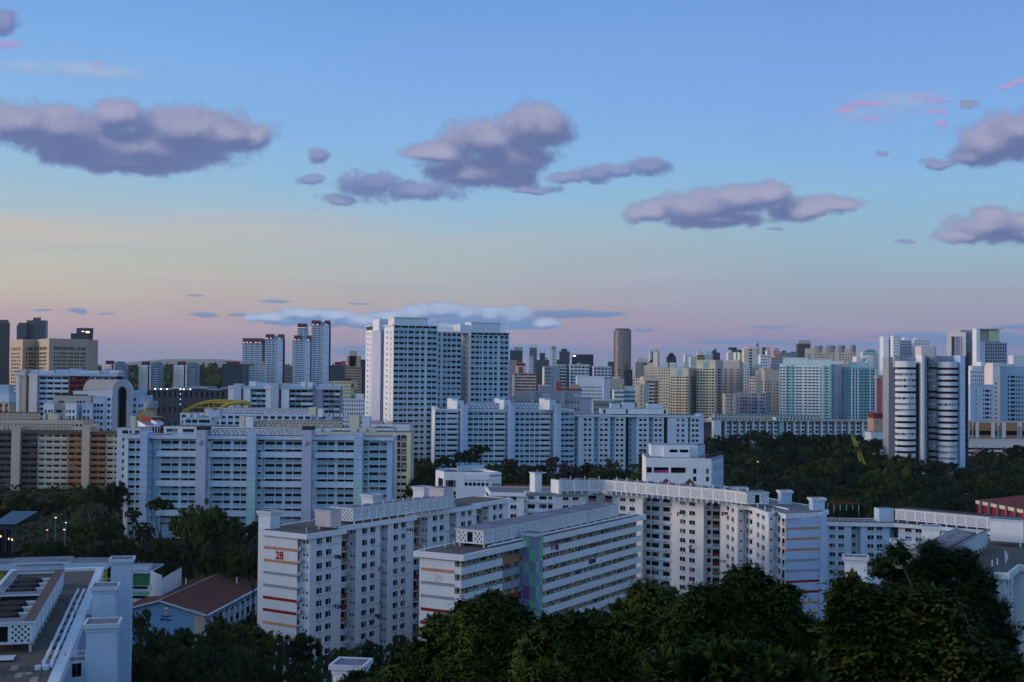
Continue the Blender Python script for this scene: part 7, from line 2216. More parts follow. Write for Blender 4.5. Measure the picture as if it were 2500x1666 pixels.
    T('low teal skyline block beside the dark banded tower', 1930, 1952, 860, 2050, 'teal_dark', n=7, wf=.5, wh=.5)
    # beige estate
    E = 'beige estate blocks'
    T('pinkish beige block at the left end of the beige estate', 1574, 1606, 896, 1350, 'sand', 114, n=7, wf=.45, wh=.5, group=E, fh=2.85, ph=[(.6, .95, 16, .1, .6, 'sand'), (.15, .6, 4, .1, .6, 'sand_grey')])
    B = T('beige block with pale blue number panels 25 and 24', 1606, 1676, 897, 1330, 'sand_grey', 114, n=14, wf=.4, wh=.45, group=E, fh=2.85, finish=False)
    for x, s_ in ((1623, '25'), (1642, '24'), (1663, '')):
        q = MB(); B.F.box(q, B.F.u(x - 7, 890), B.F.u(x + 7, 890), B.zt + .5, zat(x, 886, 1330), -4, .2, 'teal_pale'); B.one('number_panel', q)
        if s_: text(B, s_, B.F, B.F.u(x, 890), B.zt + 1.2, .25, 3.6, 'grey', 'number', .05)
    B.finish()
    def beige(label, x0, x1, y, Y, az_, cols_, sR=None, glassx=None, m='sand', top=8):
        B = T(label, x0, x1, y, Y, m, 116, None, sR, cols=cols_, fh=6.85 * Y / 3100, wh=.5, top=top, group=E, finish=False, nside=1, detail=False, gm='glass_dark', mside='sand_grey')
        F = B.F
        for r0, _ in B.rows:
            F.box(B.mb('spandrel_band'), F.L * .04, F.L * .98, r0 - 1.35, r0 - .1, .003, .8, 'cream')
        if glassx:
            q = MB(); F.box(q, F.u(glassx[0], y), F.u(glassx[1], y), B.zt - top + 1, B.zt - 1, .003, .3, 'teal'); B.one('glass_panel', q)
        for k in range(8):
            F.box(B.mb('parapet_fin'), F.L * k / 8 + .5, F.L * k / 8 + 1.1, B.zt - 4, B.zt + .5, .003, .3, 'cream')
        B.finish()
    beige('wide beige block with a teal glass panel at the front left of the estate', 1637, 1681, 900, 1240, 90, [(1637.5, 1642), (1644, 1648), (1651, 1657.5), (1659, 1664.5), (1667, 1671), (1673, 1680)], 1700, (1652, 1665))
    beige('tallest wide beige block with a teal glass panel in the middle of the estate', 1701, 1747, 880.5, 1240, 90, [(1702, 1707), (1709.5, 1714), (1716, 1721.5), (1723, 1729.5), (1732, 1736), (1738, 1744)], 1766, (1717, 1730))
    T('beige slab with recessed dark corner left of the tallest beige block', 1680, 1702, 897, 1260, 'sand_grey', 114, n=4, wf=.4, wh=.5, group=E, fh=2.8)
    T('left wing of the front beige block with stepped white top', 1607, 1637, 901, 1250, 'sand', 114, n=5, wf=.55, wh=.5, group=E, fh=2.8)
    T('greenish beige block right of the tallest beige block', 1767, 1806, 884, 1280, 'sand_grey', 114, cols=[(1769, 1774), (1782, 1785), (1787, 1790), (1798, 1800.5), (1802, 1805)], wh=.5, group=E, fh=2.85, top=7, ph=[(.1, .9, 1.5, .1, .8, 'cream2')])
    B = T('pale block with the number 22 on a blue roof panel', 1806, 1829, 899, 1300, 'tower_white', 114, n=4, wf=.5, wh=.5, group=E, fh=2.85, finish=False)
    q = MB(); B.F.box(q, B.F.u(1810, 890), B.F.u(1829, 890), B.zt + .5, zat(1815, 887.5, 1300), -4, .2, 'teal_pale'); B.one('number_panel', q); text(B, '22', B.F, B.F.u(1819, 890), B.zt + 1.0, .25, 3.8, 'grey', 'number', .05); B.finish()
    B = T('beige block with the number 23 on a blue roof panel', 1837, 1864, 899, 1300, 'sand', 114, n=4, wf=.3, wh=.5, group=E, fh=2.85, finish=False)
    q = MB(); B.F.box(q, B.F.u(1840, 890), B.F.u(1857, 890), B.zt + .5, zat(1845, 887.5, 1300), -4, .2, 'teal_pale'); B.one('number_panel', q); text(B, '23', B.F, B.F.u(1848, 890), B.zt + 1.0, .25, 3.8, 'grey', 'number', .05); B.finish()
    T('grey beige block at the right end of the estate beside the teal slab', 1866, 1905, 905, 1230, 'sand_grey', 90, 1845, None, cols=[(1868, 1871), (1874.5, 1877.5), (1880, 1883), (1889, 1892), (1896, 1899), (1901, 1903)], wh=.42, group=E, fh=2.85, top=10, mside='sand', ph=[(.0, .6, 1.5, .1, .7, 'cream2')])
    T('stepped balcony corner left of the grey beige block', 1829, 1846, 921, 1200, 'sand', 114, n=3, wf=.7, wh=.5, group=E, fh=2.85)
    B = T('orange brown block with white balconies at the lower left of the estate', 1574, 1608, 930, 1120, 'tan', 92, None, 1624, cols=[(1580, 1584), (1585, 1592), (1594, 1598), (1600, 1605)], wh=.5, fh=3.0, group=E, mside='sand_grey', finish=False, ph=[(-.05, .85, 3, .1, .8, 'cream2')])
    for r0, _ in B.rows: B.F.box(B.mb('spandrel_band'), B.F.u(1584, 930), B.F.u(1597, 930), r0 - 1.3, r0 - .2, .003, 1.2, 'white')
    B.finish()
    T('sunlit cream fins block left of the orange brown block', 1552, 1572, 942, 1100, 'cream', 114, cols=[(1564, 1567)], wh=.5, fh=3, group=E, ph=[(0, .6, 1, .1, .6, 'cream2')])
    T('cream flat topped block behind the sunlit fins', 1546, 1573, 925, 1200, 'sand', 114, n=5, wf=.6, wh=.5, group=E, fh=3)
    T('low white stair end block in front of the beige estate', 1770, 1797, 963, 1060, 'sand_grey', 92, 1764, None, cols=[(1776, 1778.5), (1783.5, 1787)], wh=.55, fh=2.9, group=E, mside='cream')
    T('low grey block with three dark bays in front of the beige estate', 1797, 1870, 960, 1080, 'lilac', 114, cols=[(1799, 1801), (1808, 1812), (1814, 1818), (1820, 1824), (1829, 1832), (1837, 1841), (1843, 1848), (1857, 1861), (1862.5, 1867.5)], wh=.5, fh=2.9, group=E)
    # teal slab
    B = T('tall white slab with teal vertical strips in the middle right', 1903, 2030, 889, 1190, 'teal_white', 107, None, 2064, fh=7.17 * 1190 / 3100, cols=[(1904.5, 1909.5), (1911.5, 1917), (1921, 1929), (1936, 1940), (1943, 1950), (1951.5, 1958), (1964, 1970.5), (1974, 1980), (1983, 1990), (1992, 1998), (2003, 2006.5), (2015, 2023)], wh=.42, top=3, finish=False, nside=5, mside='tower_blue', gm='glass_dark')
    F = B.F; y = 900; U = lambda x: F.u(x, y)
    for x0, x1 in ((1919.5, 1921), (1929.3, 1935), (2010, 2014.5), (2023.5, 2030)):
        q = MB(); F.box(q, U(x0), U(x1), B.z0, B.zt - 1, .003, .8, 'teal'); B.one('teal_strip', q)
    for r0, _ in B.rows: F.box(B.mb('spandrel_band'), U(1943), U(2001), r0 - 1.35, r0 - .1, .003, .7, 'white')
    for x0, x1, yt in ((1911, 1972, 874.5), (1972.5, 2028, 879), (2029, 2060, 883)):
        q = MB(); F.box(q, U(x0), U(x1), B.zt, zat(x0, yt, 1190), -12, -1.5, 'teal_white', 'white2'); F.box(q, U(x0) - .3, U(x1) + .3, zat(x0, yt, 1190), zat(x0, yt, 1190) + .5, -12.5, -1, 'white2'); B.one('roof_room', q)
    B.finish()
    B = T('second teal slab with darker turquoise front beside the white one', 2064, 2139, 899, 1180, 'teal', 90, fh=7.17 * 1180 / 3100, cols=[(2067, 2070), (2072, 2076.5), (2081.5, 2086), (2089, 2093), (2097.5, 2101), (2103, 2108), (2111, 2116), (2118, 2123), (2126, 2129.5), (2131, 2136)], wh=.42, top=2, finish=False, gm='glass_dark', mside='tower_blue')
    F = B.F; U = lambda x: F.u(x, 900)
    for x0, x1, mm in ((2078.5, 2081.3, 'tower_white'), (2086.3, 2088.7, 'tower_white'), (2093.3, 2096.5, 'tower_white'), (2124, 2125.8, 'tower_white'), (2136.2, 2139, 'tower_white'), (2064, 2066.5, 'teal_dark'), (2110, 2110.9, 'teal_dark')):
        q = MB(); F.box(q, U(x0), U(x1), B.z0, B.zt - .6, .003, .7, mm); B.one('facade_strip', q)
    for x0, x1, yt in ((2075, 2118, 884), (2119, 2131, 882)):
        q = MB(); F.box(q, U(x0), U(x1), B.zt, zat(x0, yt, 1180), -12, -1.5, 'teal_white', 'white2'); B.one('roof_room', q)
    B.finish()
    T('dark banded office tower behind the teal slabs', 1949, 1979, 840, 1900, 'slate_dark', n=3, wf=.95, wh=.55, gm='brown', ph=[(.0, 1, 5, .0, .9, 'sand_grey')])
    B = T('wide pale estate with rounded glazed crowns behind the teal slabs', 1965, 2087, 852, 1500, 'sand_grey', 110, cols=[(1972, 1975), (1977, 1980), (1989.5, 1993), (1995.5, 1999), (2002, 2006), (2009, 2013), (2017, 2020), (2024, 2027), (2033, 2037), (2049, 2053), (2056, 2060), (2064, 2067), (2070, 2073), (2077, 2080), (2083, 2086)], wh=.5, fh=3.0, top=6, finish=False, gm='glass_teal')
    F = B.F
    for x0, x1 in ((1988, 2007), (2016, 2038), (2045, 2062), (2075, 2088)):
        c0, c1 = F.u(x0, 850), F.u(x1, 850); q = MB(); pts = [F.p(c0 + (c1 - c0) * (i / 10), 0, 1.5 * sin(pi * i / 10))[:2] for i in range(11)] + [F.p(c1, 0, -8)[:2], F.p(c0, 0, -8)[:2]]
        q.prism(pts, B.zt - 4, zat(x0, 844.5, 1500), 'steel', 'sand'); B.one('glazed_crown', q)
    B.finish()
    T('teal glass block with a flat roof lid right of the teal slabs', 2107, 2144, 862, 1700, 'teal_white', 90, None, None, n=8, wf=.7, wh=.55, gm='glass_teal', ph=[(.2, .9, 2.5, .1, .8, 'teal_dark'), (.3, .8, 4.5, .2, .7, 'grey_blue')])
    c = at(2116, 880, 1300); B = Bld('curved_roof_hall', 'pale hall with sweeping curved roofs above the second teal slab', 'hall', c, z=30)
    for x0, x1, yt, yb in ((2091, 2112, 871, 884), (2108, 2132, 867, 884)):
        F = Face(at(x0, 880, 1300), at(x1, 880, 1300)); q = MB(); n = 8
        pr = [(F.L * i / n, zat(x0, yt + (8 * (1 - i / n) ** 2 if x0 > 2100 else 7 * (i / n) ** 2), 1300)) for i in range(n + 1)]
        for (u0, z_0), (u1, z_1) in zip(pr, pr[1:]): q.hexa([F.p(u0, 30, 0), F.p(u1, 30, 0), F.p(u1, 30, -15), F.p(u0, 30, -15), F.p(u0, z_0, 0), F.p(u1, z_1, 0), F.p(u1, z_1, -15), F.p(u0, z_0, -15)], 'pink_white')
        B.one('curved_roof', q)
    B.finish()
    T('lilac office with white frame and rows of dark red windows', 2152, 2176, 926, 1000, 'lilac', 90, 2141, None, n=1, cols=[(2156, 2173)], wh=.5, fh=6.6 * 1000 / 3100 * 1.0, mside='maroon', gm='maroon', nside=0, top=3, ph=[(-.4, 1.0, 2.5, .0, .9, 'lilac')])
    B = T('tall white tower with a blue glazed strip left of the rounded tower', 2157, 2170, 822, 1350, 'tower_white', 90, None, None, wins=False, ph=[(-.1, .6, .1, .0, .5, 'white2')])
    T('blue white balcony strip of the tall white tower', 2170, 2181, 828, 1355, 'tower_blue', n=3, wf=.7, wh=.5, fh=3.1, gm='glass_navy')
    T('white stepped tower with many small balconies behind the rounded tower', 2181, 2197, 821, 1340, 'tower_white', n=4, wf=.5, wh=.5, fh=3.1, gm='glass_teal')
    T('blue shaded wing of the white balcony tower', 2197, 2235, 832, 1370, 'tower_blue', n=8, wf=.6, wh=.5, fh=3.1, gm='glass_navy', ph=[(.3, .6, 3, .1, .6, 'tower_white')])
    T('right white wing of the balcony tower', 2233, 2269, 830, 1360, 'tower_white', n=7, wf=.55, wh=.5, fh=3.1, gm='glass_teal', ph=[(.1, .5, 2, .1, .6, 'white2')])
    # twin portal towers
    B = T('portal topped tower behind the rounded tower', 2312, 2358, 812, 1250, 'pink_white', 110, None, 2369, cols=[(2313, 2316), (2318, 2321), (2347, 2350), (2352, 2356)], fh=3.2, wh=.55, top=26, finish=False, nside=1, gm='glass_navy', mside='pink_white')
    F = B.F; U = lambda x: F.u(x, 820)
    q = MB(); F.box(q, U(2323), U(2344), B.z0, zat(2323, 822, 1250), .003, .4, 'glass_teal'); 
    for x in (2331, 2335, 2339.5, 2343): F.box(q, U(x), U(x + 2), B.z0, zat(2323, 822, 1250), .403, 1.2, 'lavender')
    B.one('portal_glazing', q)
    q = MB(); F.box(q, U(2327), U(2384), B.zt - 20, zat(2330, 806, 1250), -16, -9, 'grey_blue', 'white2'); F.box(q, U(2324), U(2345), B.zt, zat(2330, 804.5, 1250), -9, -2, 'pink_white'); B.one('rear_slab', q); B.finish()
    T('blue grey rear wing between the two portal towers', 2368, 2384, 815, 1300, 'grey_blue', n=4, wf=.5, wh=.5, fh=3.2, gm='glass_navy')
    B = T('tower with a tall blank frame top right of the portal tower', 2392, 2442, 834, 1220, 'grey_blue', 88, 2381, None, cols=[(2407, 2410), (2413, 2416), (2419, 2422), (2425, 2428), (2431, 2434), (2437, 2440)], fh=3.2, wh=.6, top=2, finish=False, mside='pink_white', nside=0, gm='glass_dark')
    F = B.F; U = lambda x: F.u(x, 820)
    q = MB(); F.box(q, U(2383), U(2392), B.z0, zat(2390, 803, 1220), -9, .8, 'white'); F.box(q, U(2392), U(2404), B.z0, B.zt, .003, .6, 'lavender'); F.box(q, U(2392), U(2441), B.zt + .5, zat(2400, 804, 1220), -9, -4, 'sand_grey'); F.box(q, U(2416), U(2441), B.zt + .5, zat(2400, 806, 1220), -3.997, -1, 'olive_white'); F.box(q, U(2383), U(2449), zat(2400, 804, 1220), zat(2400, 802, 1220), -10, 1, 'white2'); B.one('frame_top', q); B.finish()
    T('balcony wing of the blank framed tower', 2441, 2458, 838, 1230, 'lavender', n=3, wf=.6, wh=.55, fh=3.2, gm='glass_dark')
    T('pale blue white slab at the right edge with a deep cornice', 2422, 2530, 897, 900, 'tower_blue', 88, None, None, cols=[(2460, 2464), (2467, 2478), (2480, 2483), (2486, 2490), (2494, 2497), (2505, 2508)], fh=3.0, wh=.5, top=6, gm='glass_navy', ph=[(0, .45, 2, -.02, .8, 'pink_white'), (.5, 1, 8, .1, .7, 'white2')])
    T('white block with small cream windows below the blank framed tower', 2369, 2424, 905, 930, 'tower_white', 88, None, None, n=11, wf=.4, wh=.45, fh=2.95, gm='glass_navy', ph=[(.1, .9, 3, .1, .7, 'white2'), (.5, .7, 6, .1, .7, 'white')])
    T('pink flanked slab left of the right edge slab', 2424, 2442, 893, 890, 'pink_white', 88, None, None, cols=[(2429, 2433)], fh=3.0, wh=.4, top=12, ph=[(0, 1.3, 1.5, -.02, .8, 'white2')])
    T('pale teal lower slab with a column of balconies right of the rounded tower', 2369, 2426, 941, 860, 'tower_blue', 88, None, None, cols=[(2382, 2384), (2400, 2403), (2405, 2415), (2417, 2420)], fh=3.0, wh=.5, top=3, gm='glass_navy')
    # low pink and blue blocks
    B = T('low pinkish white block with blue and ochre window groups', 2360, 2530, 1031, 760, 'pink_white', 90, cols=[(2367, 2373), (2376, 2382), (2390, 2420), (2429, 2435), (2440, 2446), (2456, 2484), (2495, 2503)], rows=None, fh=4.2, wh=.62, top=5.0, gm=None, panel='orange', z0=24, finish=False, base=1070)
    F = B.F
    for x0, x1 in ((2374, 2376), (2436, 2439.5), (2485, 2491)):
        q = MB(); F.box(q, F.u(x0, 1050), F.u(x1, 1050), zat(2400, 1068, 760), zat(2400, 1040, 760), .003, .3, 'teal_dark'); B.one('blue_panel', q)
    B.finish()
    B = T('long white block with ochre columns right of the rounded tower', 2350, 2530, 1074, 720, 'pink_white', 90, cols=[(2352, 2382), (2386, 2397), (2402, 2448), (2456, 2464), (2470, 2478), (2490, 2520)], fh=12.2 * 720 / 3100 * .82, wh=.45, top=4.5, z0=22, finish=False)
    F = B.F
    for x0, x1, mm in ((2380, 2384.5, 'orange'), (2396, 2400.5, 'orange'), (2448, 2453, 'orange'), (2464, 2468.5, 'orange'), (2479, 2489, 'lavender')):
        q = MB(); F.box(q, F.u(x0, 1090), F.u(x1, 1090), B.z0, B.zt - 4, .003, .7, mm); B.one('colour_column', q)
    for y0, y1 in ((1087, 1099), (1126, 1138)):
        q = MB(); F.box(q, F.u(2479.5, 1090), F.u(2488.5, 1090), zat(2480, y1, 720), zat(2480, y0, 720), .703, .8, 'red_dark'); B.one('red_panel', q)
    B.finish()
    B = T('small white block with orange and dark red strips left of the rounded tower', 2127, 2200, 1058, 740, 'tower_white', 90, cols=[(2129, 2133), (2151, 2163), (2173, 2196)], fh=11.5 * 740 / 3100 * .9, wh=.45, top=3.5, z0=22, finish=False)
    F = B.F
    for x0, x1, mm in ((2133.5, 2137, 'orange'), (2137, 2149, 'red_dark'), (2163.5, 2171.5, 'orange')):
        q = MB(); F.box(q, F.u(x0, 1070), F.u(x1, 1070), B.z0, zat(2140, 1073 if mm != 'orange' else 1068, 740), .003, .6, mm); B.one('colour_column', q)
    B.finish()
    T('maroon and tan low block above the small striped block', 2133, 2192, 1024, 800, 'tan', n=3, wf=.2, wh=.3, fh=9, wins=True, ph=[(.0, .4, 3.5, .0, .8, 'red_dark'), (.1, 1, 1.5, .2, .9, 'steel')])
right_skyline()

def odds():
    # red roofed hall at the right edge
    Y = 455
    a = at(2386, 1230, Y)
    B = Bld('sports_hall', 'red walled hall with a cream fascia and grey fins at the right edge', 'hall', a, z=gz(*a))
    b = at(2560, 1277, Y - 40)
    F = Face(a, b); q = MB()
    za, zb_ = zat(2386, 1223, Y), zat(2560, 1258, Y - 40)
    q.hexa([F.p(0, gz(*a), 0), F.p(F.L, gz(*a), 0), F.p(F.L, gz(*a), -20), F.p(0, gz(*a), -20), F.p(0, za - 1, 0), F.p(F.L, zb_ - 1, 0), F.p(F.L, zb_ - 1, -20), F.p(0, za - 1, -20)], 'red', 'red'); B.one('wall', q)
    q = MB(); q.hexa([F.p(-.3, za - 1, .5), F.p(F.L, zb_ - 1, .5), F.p(F.L, zb_ + 2, -24), F.p(-.3, za + 1, -24), F.p(-.3, za + .2, .5), F.p(F.L, zb_ + .2, .5), F.p(F.L, zb_ + 3.2, -24), F.p(-.3, za + 2.2, -24)], 'cream', 'red_roof'); B.one('roof', q)
    for k in range(8):
        q = MB(); u = 3 + k * F.L / 8; z = za + (zb_ - za) * u / F.L; F.box(q, u, u + .9, gz(*a), z + .4, .003, 1.0, 'grey_dark'); B.one('fin', q)
    B.finish()
    # footbridge roof in the wood
    Y = 470
    a, b = at(2022, 1228, Y), at(2105, 1228, Y)
    B = Bld('footbridge', 'thin red roofed covered walkway among the trees behind the striped block', 'footbridge', a, z=gz(*a)); F = Face(a, b)
    z = zat(2060, 1228, Y); q = MB(); F.box(q, 0, F.L, z - .3, z, -2, 0, 'red_roof'); B.one('roof', q)
    for k in range(6):
        q = MB(); F.box(q, k * F.L / 5.5, k * F.L / 5.5 + .25, gz(*a), z - .3, -1.2, -.95, 'white2'); B.one('column', q)
    B.finish()
    # yellow lattice crane jib
    Y = 610
    p0, p1 = Vector((*at(2114, 1152, Y), zat(2114, 1152, Y))), Vector((*at(2083, 1068, Y + 4), zat(2083, 1068, Y + 4)))
    B = Bld('crane', 'yellow lattice crane jib leaning out of the wood', 'crane', (p0.x, p0.y), z=gz(p0.x, p0.y))
    d = p1 - p0; s_ = Vector((1, 0, 0)) * 1.0; t_ = Vector((0, 1, 0)) * 1.0
    cs = [s_ + t_, s_ - t_, -s_ - t_, -s_ + t_]
    q = MB()
    for c in cs: q.tube([p0 + c, p1 + c * .55], .18, 'yellow', 4)
    B.one('jib_chord', q); q = MB(); n = 14
    for k in range(n):
        for i in range(4):
            A, C = p0 + d * (k / n) + cs[i] * (1 - .45 * k / n), p0 + d * ((k + 1) / n) + cs[(i + 1) % 4] * (1 - .45 * (k + 1) / n)
            q.tube([A, C], .12, 'yellow', 4)
    B.one('jib_lacing', q)
    q = MB(); q.box(p0.x - 1.5, p0.x + 1.5, p0.y + 1, p0.y + 4, gz(p0.x, p0.y), p0.z - 3, 'yellow'); B.one('cab', q)
    q = MB(); q.tube([p1, p1 + Vector((-.6, 0, 2))], .7, 'green', 6); B.one('jib_head', q)
    B.finish()
    # glass pavilion with warm lights at the left
    Y = 350
    a, b = at(-20, 1290, Y), at(38, 1290, Y)
    B = Bld('glass_pavilion', 'dim glass roofed pavilion with warm lights at the left edge', 'pavilion', a, z=gz(*a)); F = Face(a, b)
    z0 = gz(*a); zt = zat(10, 1283, Y)
    B.wall(F, z0, zt, [(.5 + k * 1.7, 1.9 + k * 1.7) for k in range(3)], [(z0 + .6, zt - 1)], m='charcoal', gm='glass_navy')
    q = MB(); q.hexa([F.p(0, zt, .3), F.p(F.L, zt, .3), F.p(F.L + 1, zt, -14), F.p(0, zt, -14), F.p(0, zt + .3, .3), F.p(F.L, zt + .3, .3), F.p(F.L + 1, zt + 2.4, -14), F.p(0, zt + 2.4, -14)], 'glass_navy'); B.one('glass_roof', q)
    for x, y in ((22, 1318), (30, 1320), (2, 1312)):
        q = MB(); F.box(q, F.u(x, 1300), F.u(x + 2.5, 1300), zat(x, y, Y), zat(x, y - 5, Y), .3, .5, 'lamp_warm'); B.one('lit_panel', q)
    B.finish()
    k = 0
    for x, y, Y, mm, lab in ((136, 1265, 380, 'lamp_white', 'bright white street lamp among the trees at the left'), (161, 1277, 385, 'lamp_cool', 'bluish street lamp low among the trees at the left'), (157, 1294, 380, 'lamp_white', 'small lamp below the bluish street lamp'), (115, 1295, 375, 'lamp_warm', 'dim lamp nearest the glass pavilion'),
                             (2034, 1541, 300, 'lamp_warm', 'lit street lamp beside the foot of the striped blue end wall'), (2361, 1207, 520, 'lamp_white', 'pale street lamp in the wood left of the red hall'), (2332, 1199, 520, 'lamp_white', 'faint street lamp in the wood below the rounded tower'), (1850, 1128, 560, 'lamp_white', 'thin lamp post standing in the wood right of the stepped white building'),
                             (397, 1425, 380, 'lamp_red', 'red tail light glow of a lamp between the classroom block and the brown roof')):
        p = at(x, y, Y); z = zat(x, y, Y); g = min(gz(*p), z - 5)
        o = Bld('street_lamp', lab, 'street lamp', p, 'street lamps among the trees', z=g)
        q = MB(); q.tube([(p[0], p[1], g), (p[0], p[1], z)], .12, 'steel', 6, .08); o.one('post', q)
        q = MB(); q.box(p[0] - .22, p[0] + .22, p[1] - .2, p[1] + .2, z, z + .2, mm, 'steel'); o.one('lamp_head', q)
        o.finish()
odds()

# =================================================================== vegetation
def leaf_mat(name, stops_, scale=.35, rough=.55):
    m = bpy.data.materials.new(name)
    m.use_nodes = True
    t = m.node_tree
    b = t.nodes['Principled BSDF']
    b.inputs['Roughness'].default_value = rough
    b.inputs['Specular IOR Level'].default_value = .06
    tcx = nd(t, 'ShaderNodeTexCoord'); oi = nd(t, 'ShaderNodeObjectInfo')
    v = vmth(t, 'ADD', tcx.outputs['Object'], None)
    cv = nd(t, 'ShaderNodeCombineXYZ'); t.links.new(mth(t, 'MULTIPLY', oi.outputs['Random'], 60.0), cv.inputs[0]); t.links.new(cv.outputs[0], v.inputs[1])
    n1 = noise(t, v.outputs[0], scale, 3, .6, '3D')
    n2 = noise(t, v.outputs[0], scale * 9, 2, .5, '3D')
    f = mth(t, 'ADD', mth(t, 'MULTIPLY', n1, .6), mth(t, 'MULTIPLY', n2, .4))
    f = mth(t, 'ADD', f, mth(t, 'MULTIPLY', mth(t, 'SUBTRACT', oi.outputs['Random'], .5), .14))
    c = ramp(t, f, stops_)
    t.links.new(c, b.inputs['Base Color'])
    MATS[name] = m
    return m
G = lambda r, g, b: (r, g, b)
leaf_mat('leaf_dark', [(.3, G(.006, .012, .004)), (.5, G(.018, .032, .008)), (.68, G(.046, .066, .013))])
leaf_mat('leaf_mid', [(.3, G(.009, .018, .004)), (.5, G(.028, .048, .009)), (.64, G(.080, .104, .018)), (.76, G(.13, .16, .03))])  # brightest stops paint light highlights into scattered leaves
leaf_mat('leaf_olive', [(.3, G(.012, .018, .004)), (.5, G(.042, .052, .009)), (.7, G(.105, .108, .018))])
leaf_mat('leaf_blue', [(.3, G(.006, .014, .007)), (.5, G(.016, .034, .014)), (.7, G(.042, .068, .024))])
leaf_mat('leaf_purple', [(.32, G(.016, .028, .010)), (.49, G(.030, .036, .018)), (.55, G(.16, .065, .145)), (.75, G(.26, .12, .25))], .5)
leaf_mat('leaf_white', [(.32, G(.020, .036, .012)), (.50, G(.050, .070, .024)), (.62, G(.10, .10, .08)), (.8, G(.2, .19, .17))], .5)
leaf_mat('leaf_red', [(.3, G(.03, .018, .012)), (.5, G(.07, .035, .025)), (.7, G(.11, .06, .045))])

def cards(name, P, D, Nr, ln, wd, mat_):
    """many leaf shaped rhombi: P base points, D direction, Nr normal, ln / wd sizes"""
    n = len(P)
    D = D / (np.linalg.norm(D, axis=1, keepdims=True) + 1e-9)
    S = np.cross(D, Nr); S /= (np.linalg.norm(S, axis=1, keepdims=True) + 1e-9)
    Q = np.cross(S, D)
    ln, wd = ln[:, None], wd[:, None]
    V = np.empty((n, 4, 3))
    V[:, 0] = P
    V[:, 1] = P + D * ln * .45 + S * wd * .5 + Q * wd * .12
    V[:, 2] = P + D * ln - Q * ln * .08
    V[:, 3] = P + D * ln * .45 - S * wd * .5 + Q * wd * .12
    me = bpy.data.meshes.new(name)
    me.vertices.add(n * 4); me.loops.add(n * 4); me.polygons.add(n)
    me.vertices.foreach_set('co', V.reshape(-1).astype(np.float32))
    me.loops.foreach_set('vertex_index', np.arange(n * 4, dtype=np.int32))
    me.polygons.foreach_set('loop_start', np.arange(0, n * 4, 4, dtype=np.int32))
    me.update(calc_edges=True)
    me.validate()
    me.materials.append(MATS[mat_])
    return me

def unit(rs, n):
    v = rs.normal(size=(n, 3)); return v / np.linalg.norm(v, axis=1, keepdims=True)

def crown_mesh(seed, lobes, n, leaf, mat_, up=.5):
    """crown of clumps inside the given lobes (x, y, z, r) of a unit tree; leaves face outwards"""
    rs = np.random.RandomState(seed)
    L = np.array(lobes)
    w = L[:, 3] ** 2; w /= w.sum()
    nc = max(30, n // 60)
    li = rs.choice(len(L), nc, p=w)
    d = unit(rs, nc); d[:, 2] = np.where(d[:, 2] < -.45, -d[:, 2], d[:, 2])
    d /= np.linalg.norm(d, axis=1, keepdims=True)
    C = L[li, :3] + d * (L[li, 3] * rs.uniform(.72, 1.02, nc))[:, None] * np.array([1, 1, .8])
    rc = L[li, 3] * rs.uniform(.16, .34, nc)
    ci = rs.randint(0, nc, n)
    o = unit(rs, n) * (rs.rand(n) ** .5)[:, None]
    P = C[ci] + o * rc[ci][:, None] * np.array([1, 1, .62])
    nr = o * .6 + d[ci] * .6 + np.array([0, 0, up]) + unit(rs, n) * .45
    D = np.cross(nr, unit(rs, n)) + np.array([0, 0, -.25])
    ln = leaf * rs.uniform(.6, 1.4, n)
    return cards('crown', P, D, nr, ln, ln * rs.uniform(.5, .8, n), mat_)

def trunk_mesh(seed, h, r, spread, split=.5):
    rnd = random.Random(seed)
    mb = MB()
    bend = lambda k: (rnd.uniform(-.05, .05) * h * k, rnd.uniform(-.05, .05) * h * k)
    b = bend(1)
    top = (b[0], b[1], h * split)
    mb.tube([(0, 0, -.08 * h), (b[0] * .5, b[1] * .3, h * split * .5), top], r, 'bark', 7, r * .7)
    for i in range(6):
        a = 2 * pi * i / 6 + rnd.uniform(-.4, .4)
        e = (top[0] + cos(a) * spread * rnd.uniform(.4, .8), top[1] + sin(a) * spread * rnd.uniform(.4, .8), h * rnd.uniform(.78, .95))
        m = ((top[0] + e[0]) / 2 + rnd.uniform(-.1, .1) * spread, (top[1] + e[1]) / 2 + rnd.uniform(-.1, .1) * spread, top[2] + (e[2] - top[2]) * .42)
        mb.tube([top, m, e], r * .5, 'bark', 5, r * .12)
    return mb.mesh('trunk')

ROUND = [(0, 0, .3, .5), (.3, -.35, .22, .4), (-.4, .1, .2, .42), (.1, .4, .22, .4), (0, 0, .62, .36), (.5, .1, .5, .42), (-.45, .25, .52, .42), (.1, -.5, .5, .44), (-.2, .5, .45, .42), (-.4, -.35, .48, .4), (.35, -.2, .68, .3), (.4, .45, .42, .38)]
FLAT = [(0, 0, .5, .45), (.62, .05, .42, .38), (-.6, .2, .44, .4), (.2, -.62, .4, .4), (-.15, .6, .42, .4), (-.5, -.42, .38, .36), (.5, .5, .38, .34), (.45, -.4, .46, .32), (-.1, -.2, .56, .36)]
TALL = [(0, 0, .15, .4), (.1, .1, .4, .42), (0, 0, .95, .34), (.2, .1, .65, .36), (-.22, .05, .6, .38), (.05, -.24, .5, .4), (-.05, .22, .38, .4), (.22, -.2, .3, .34)]
CROWNS = {}

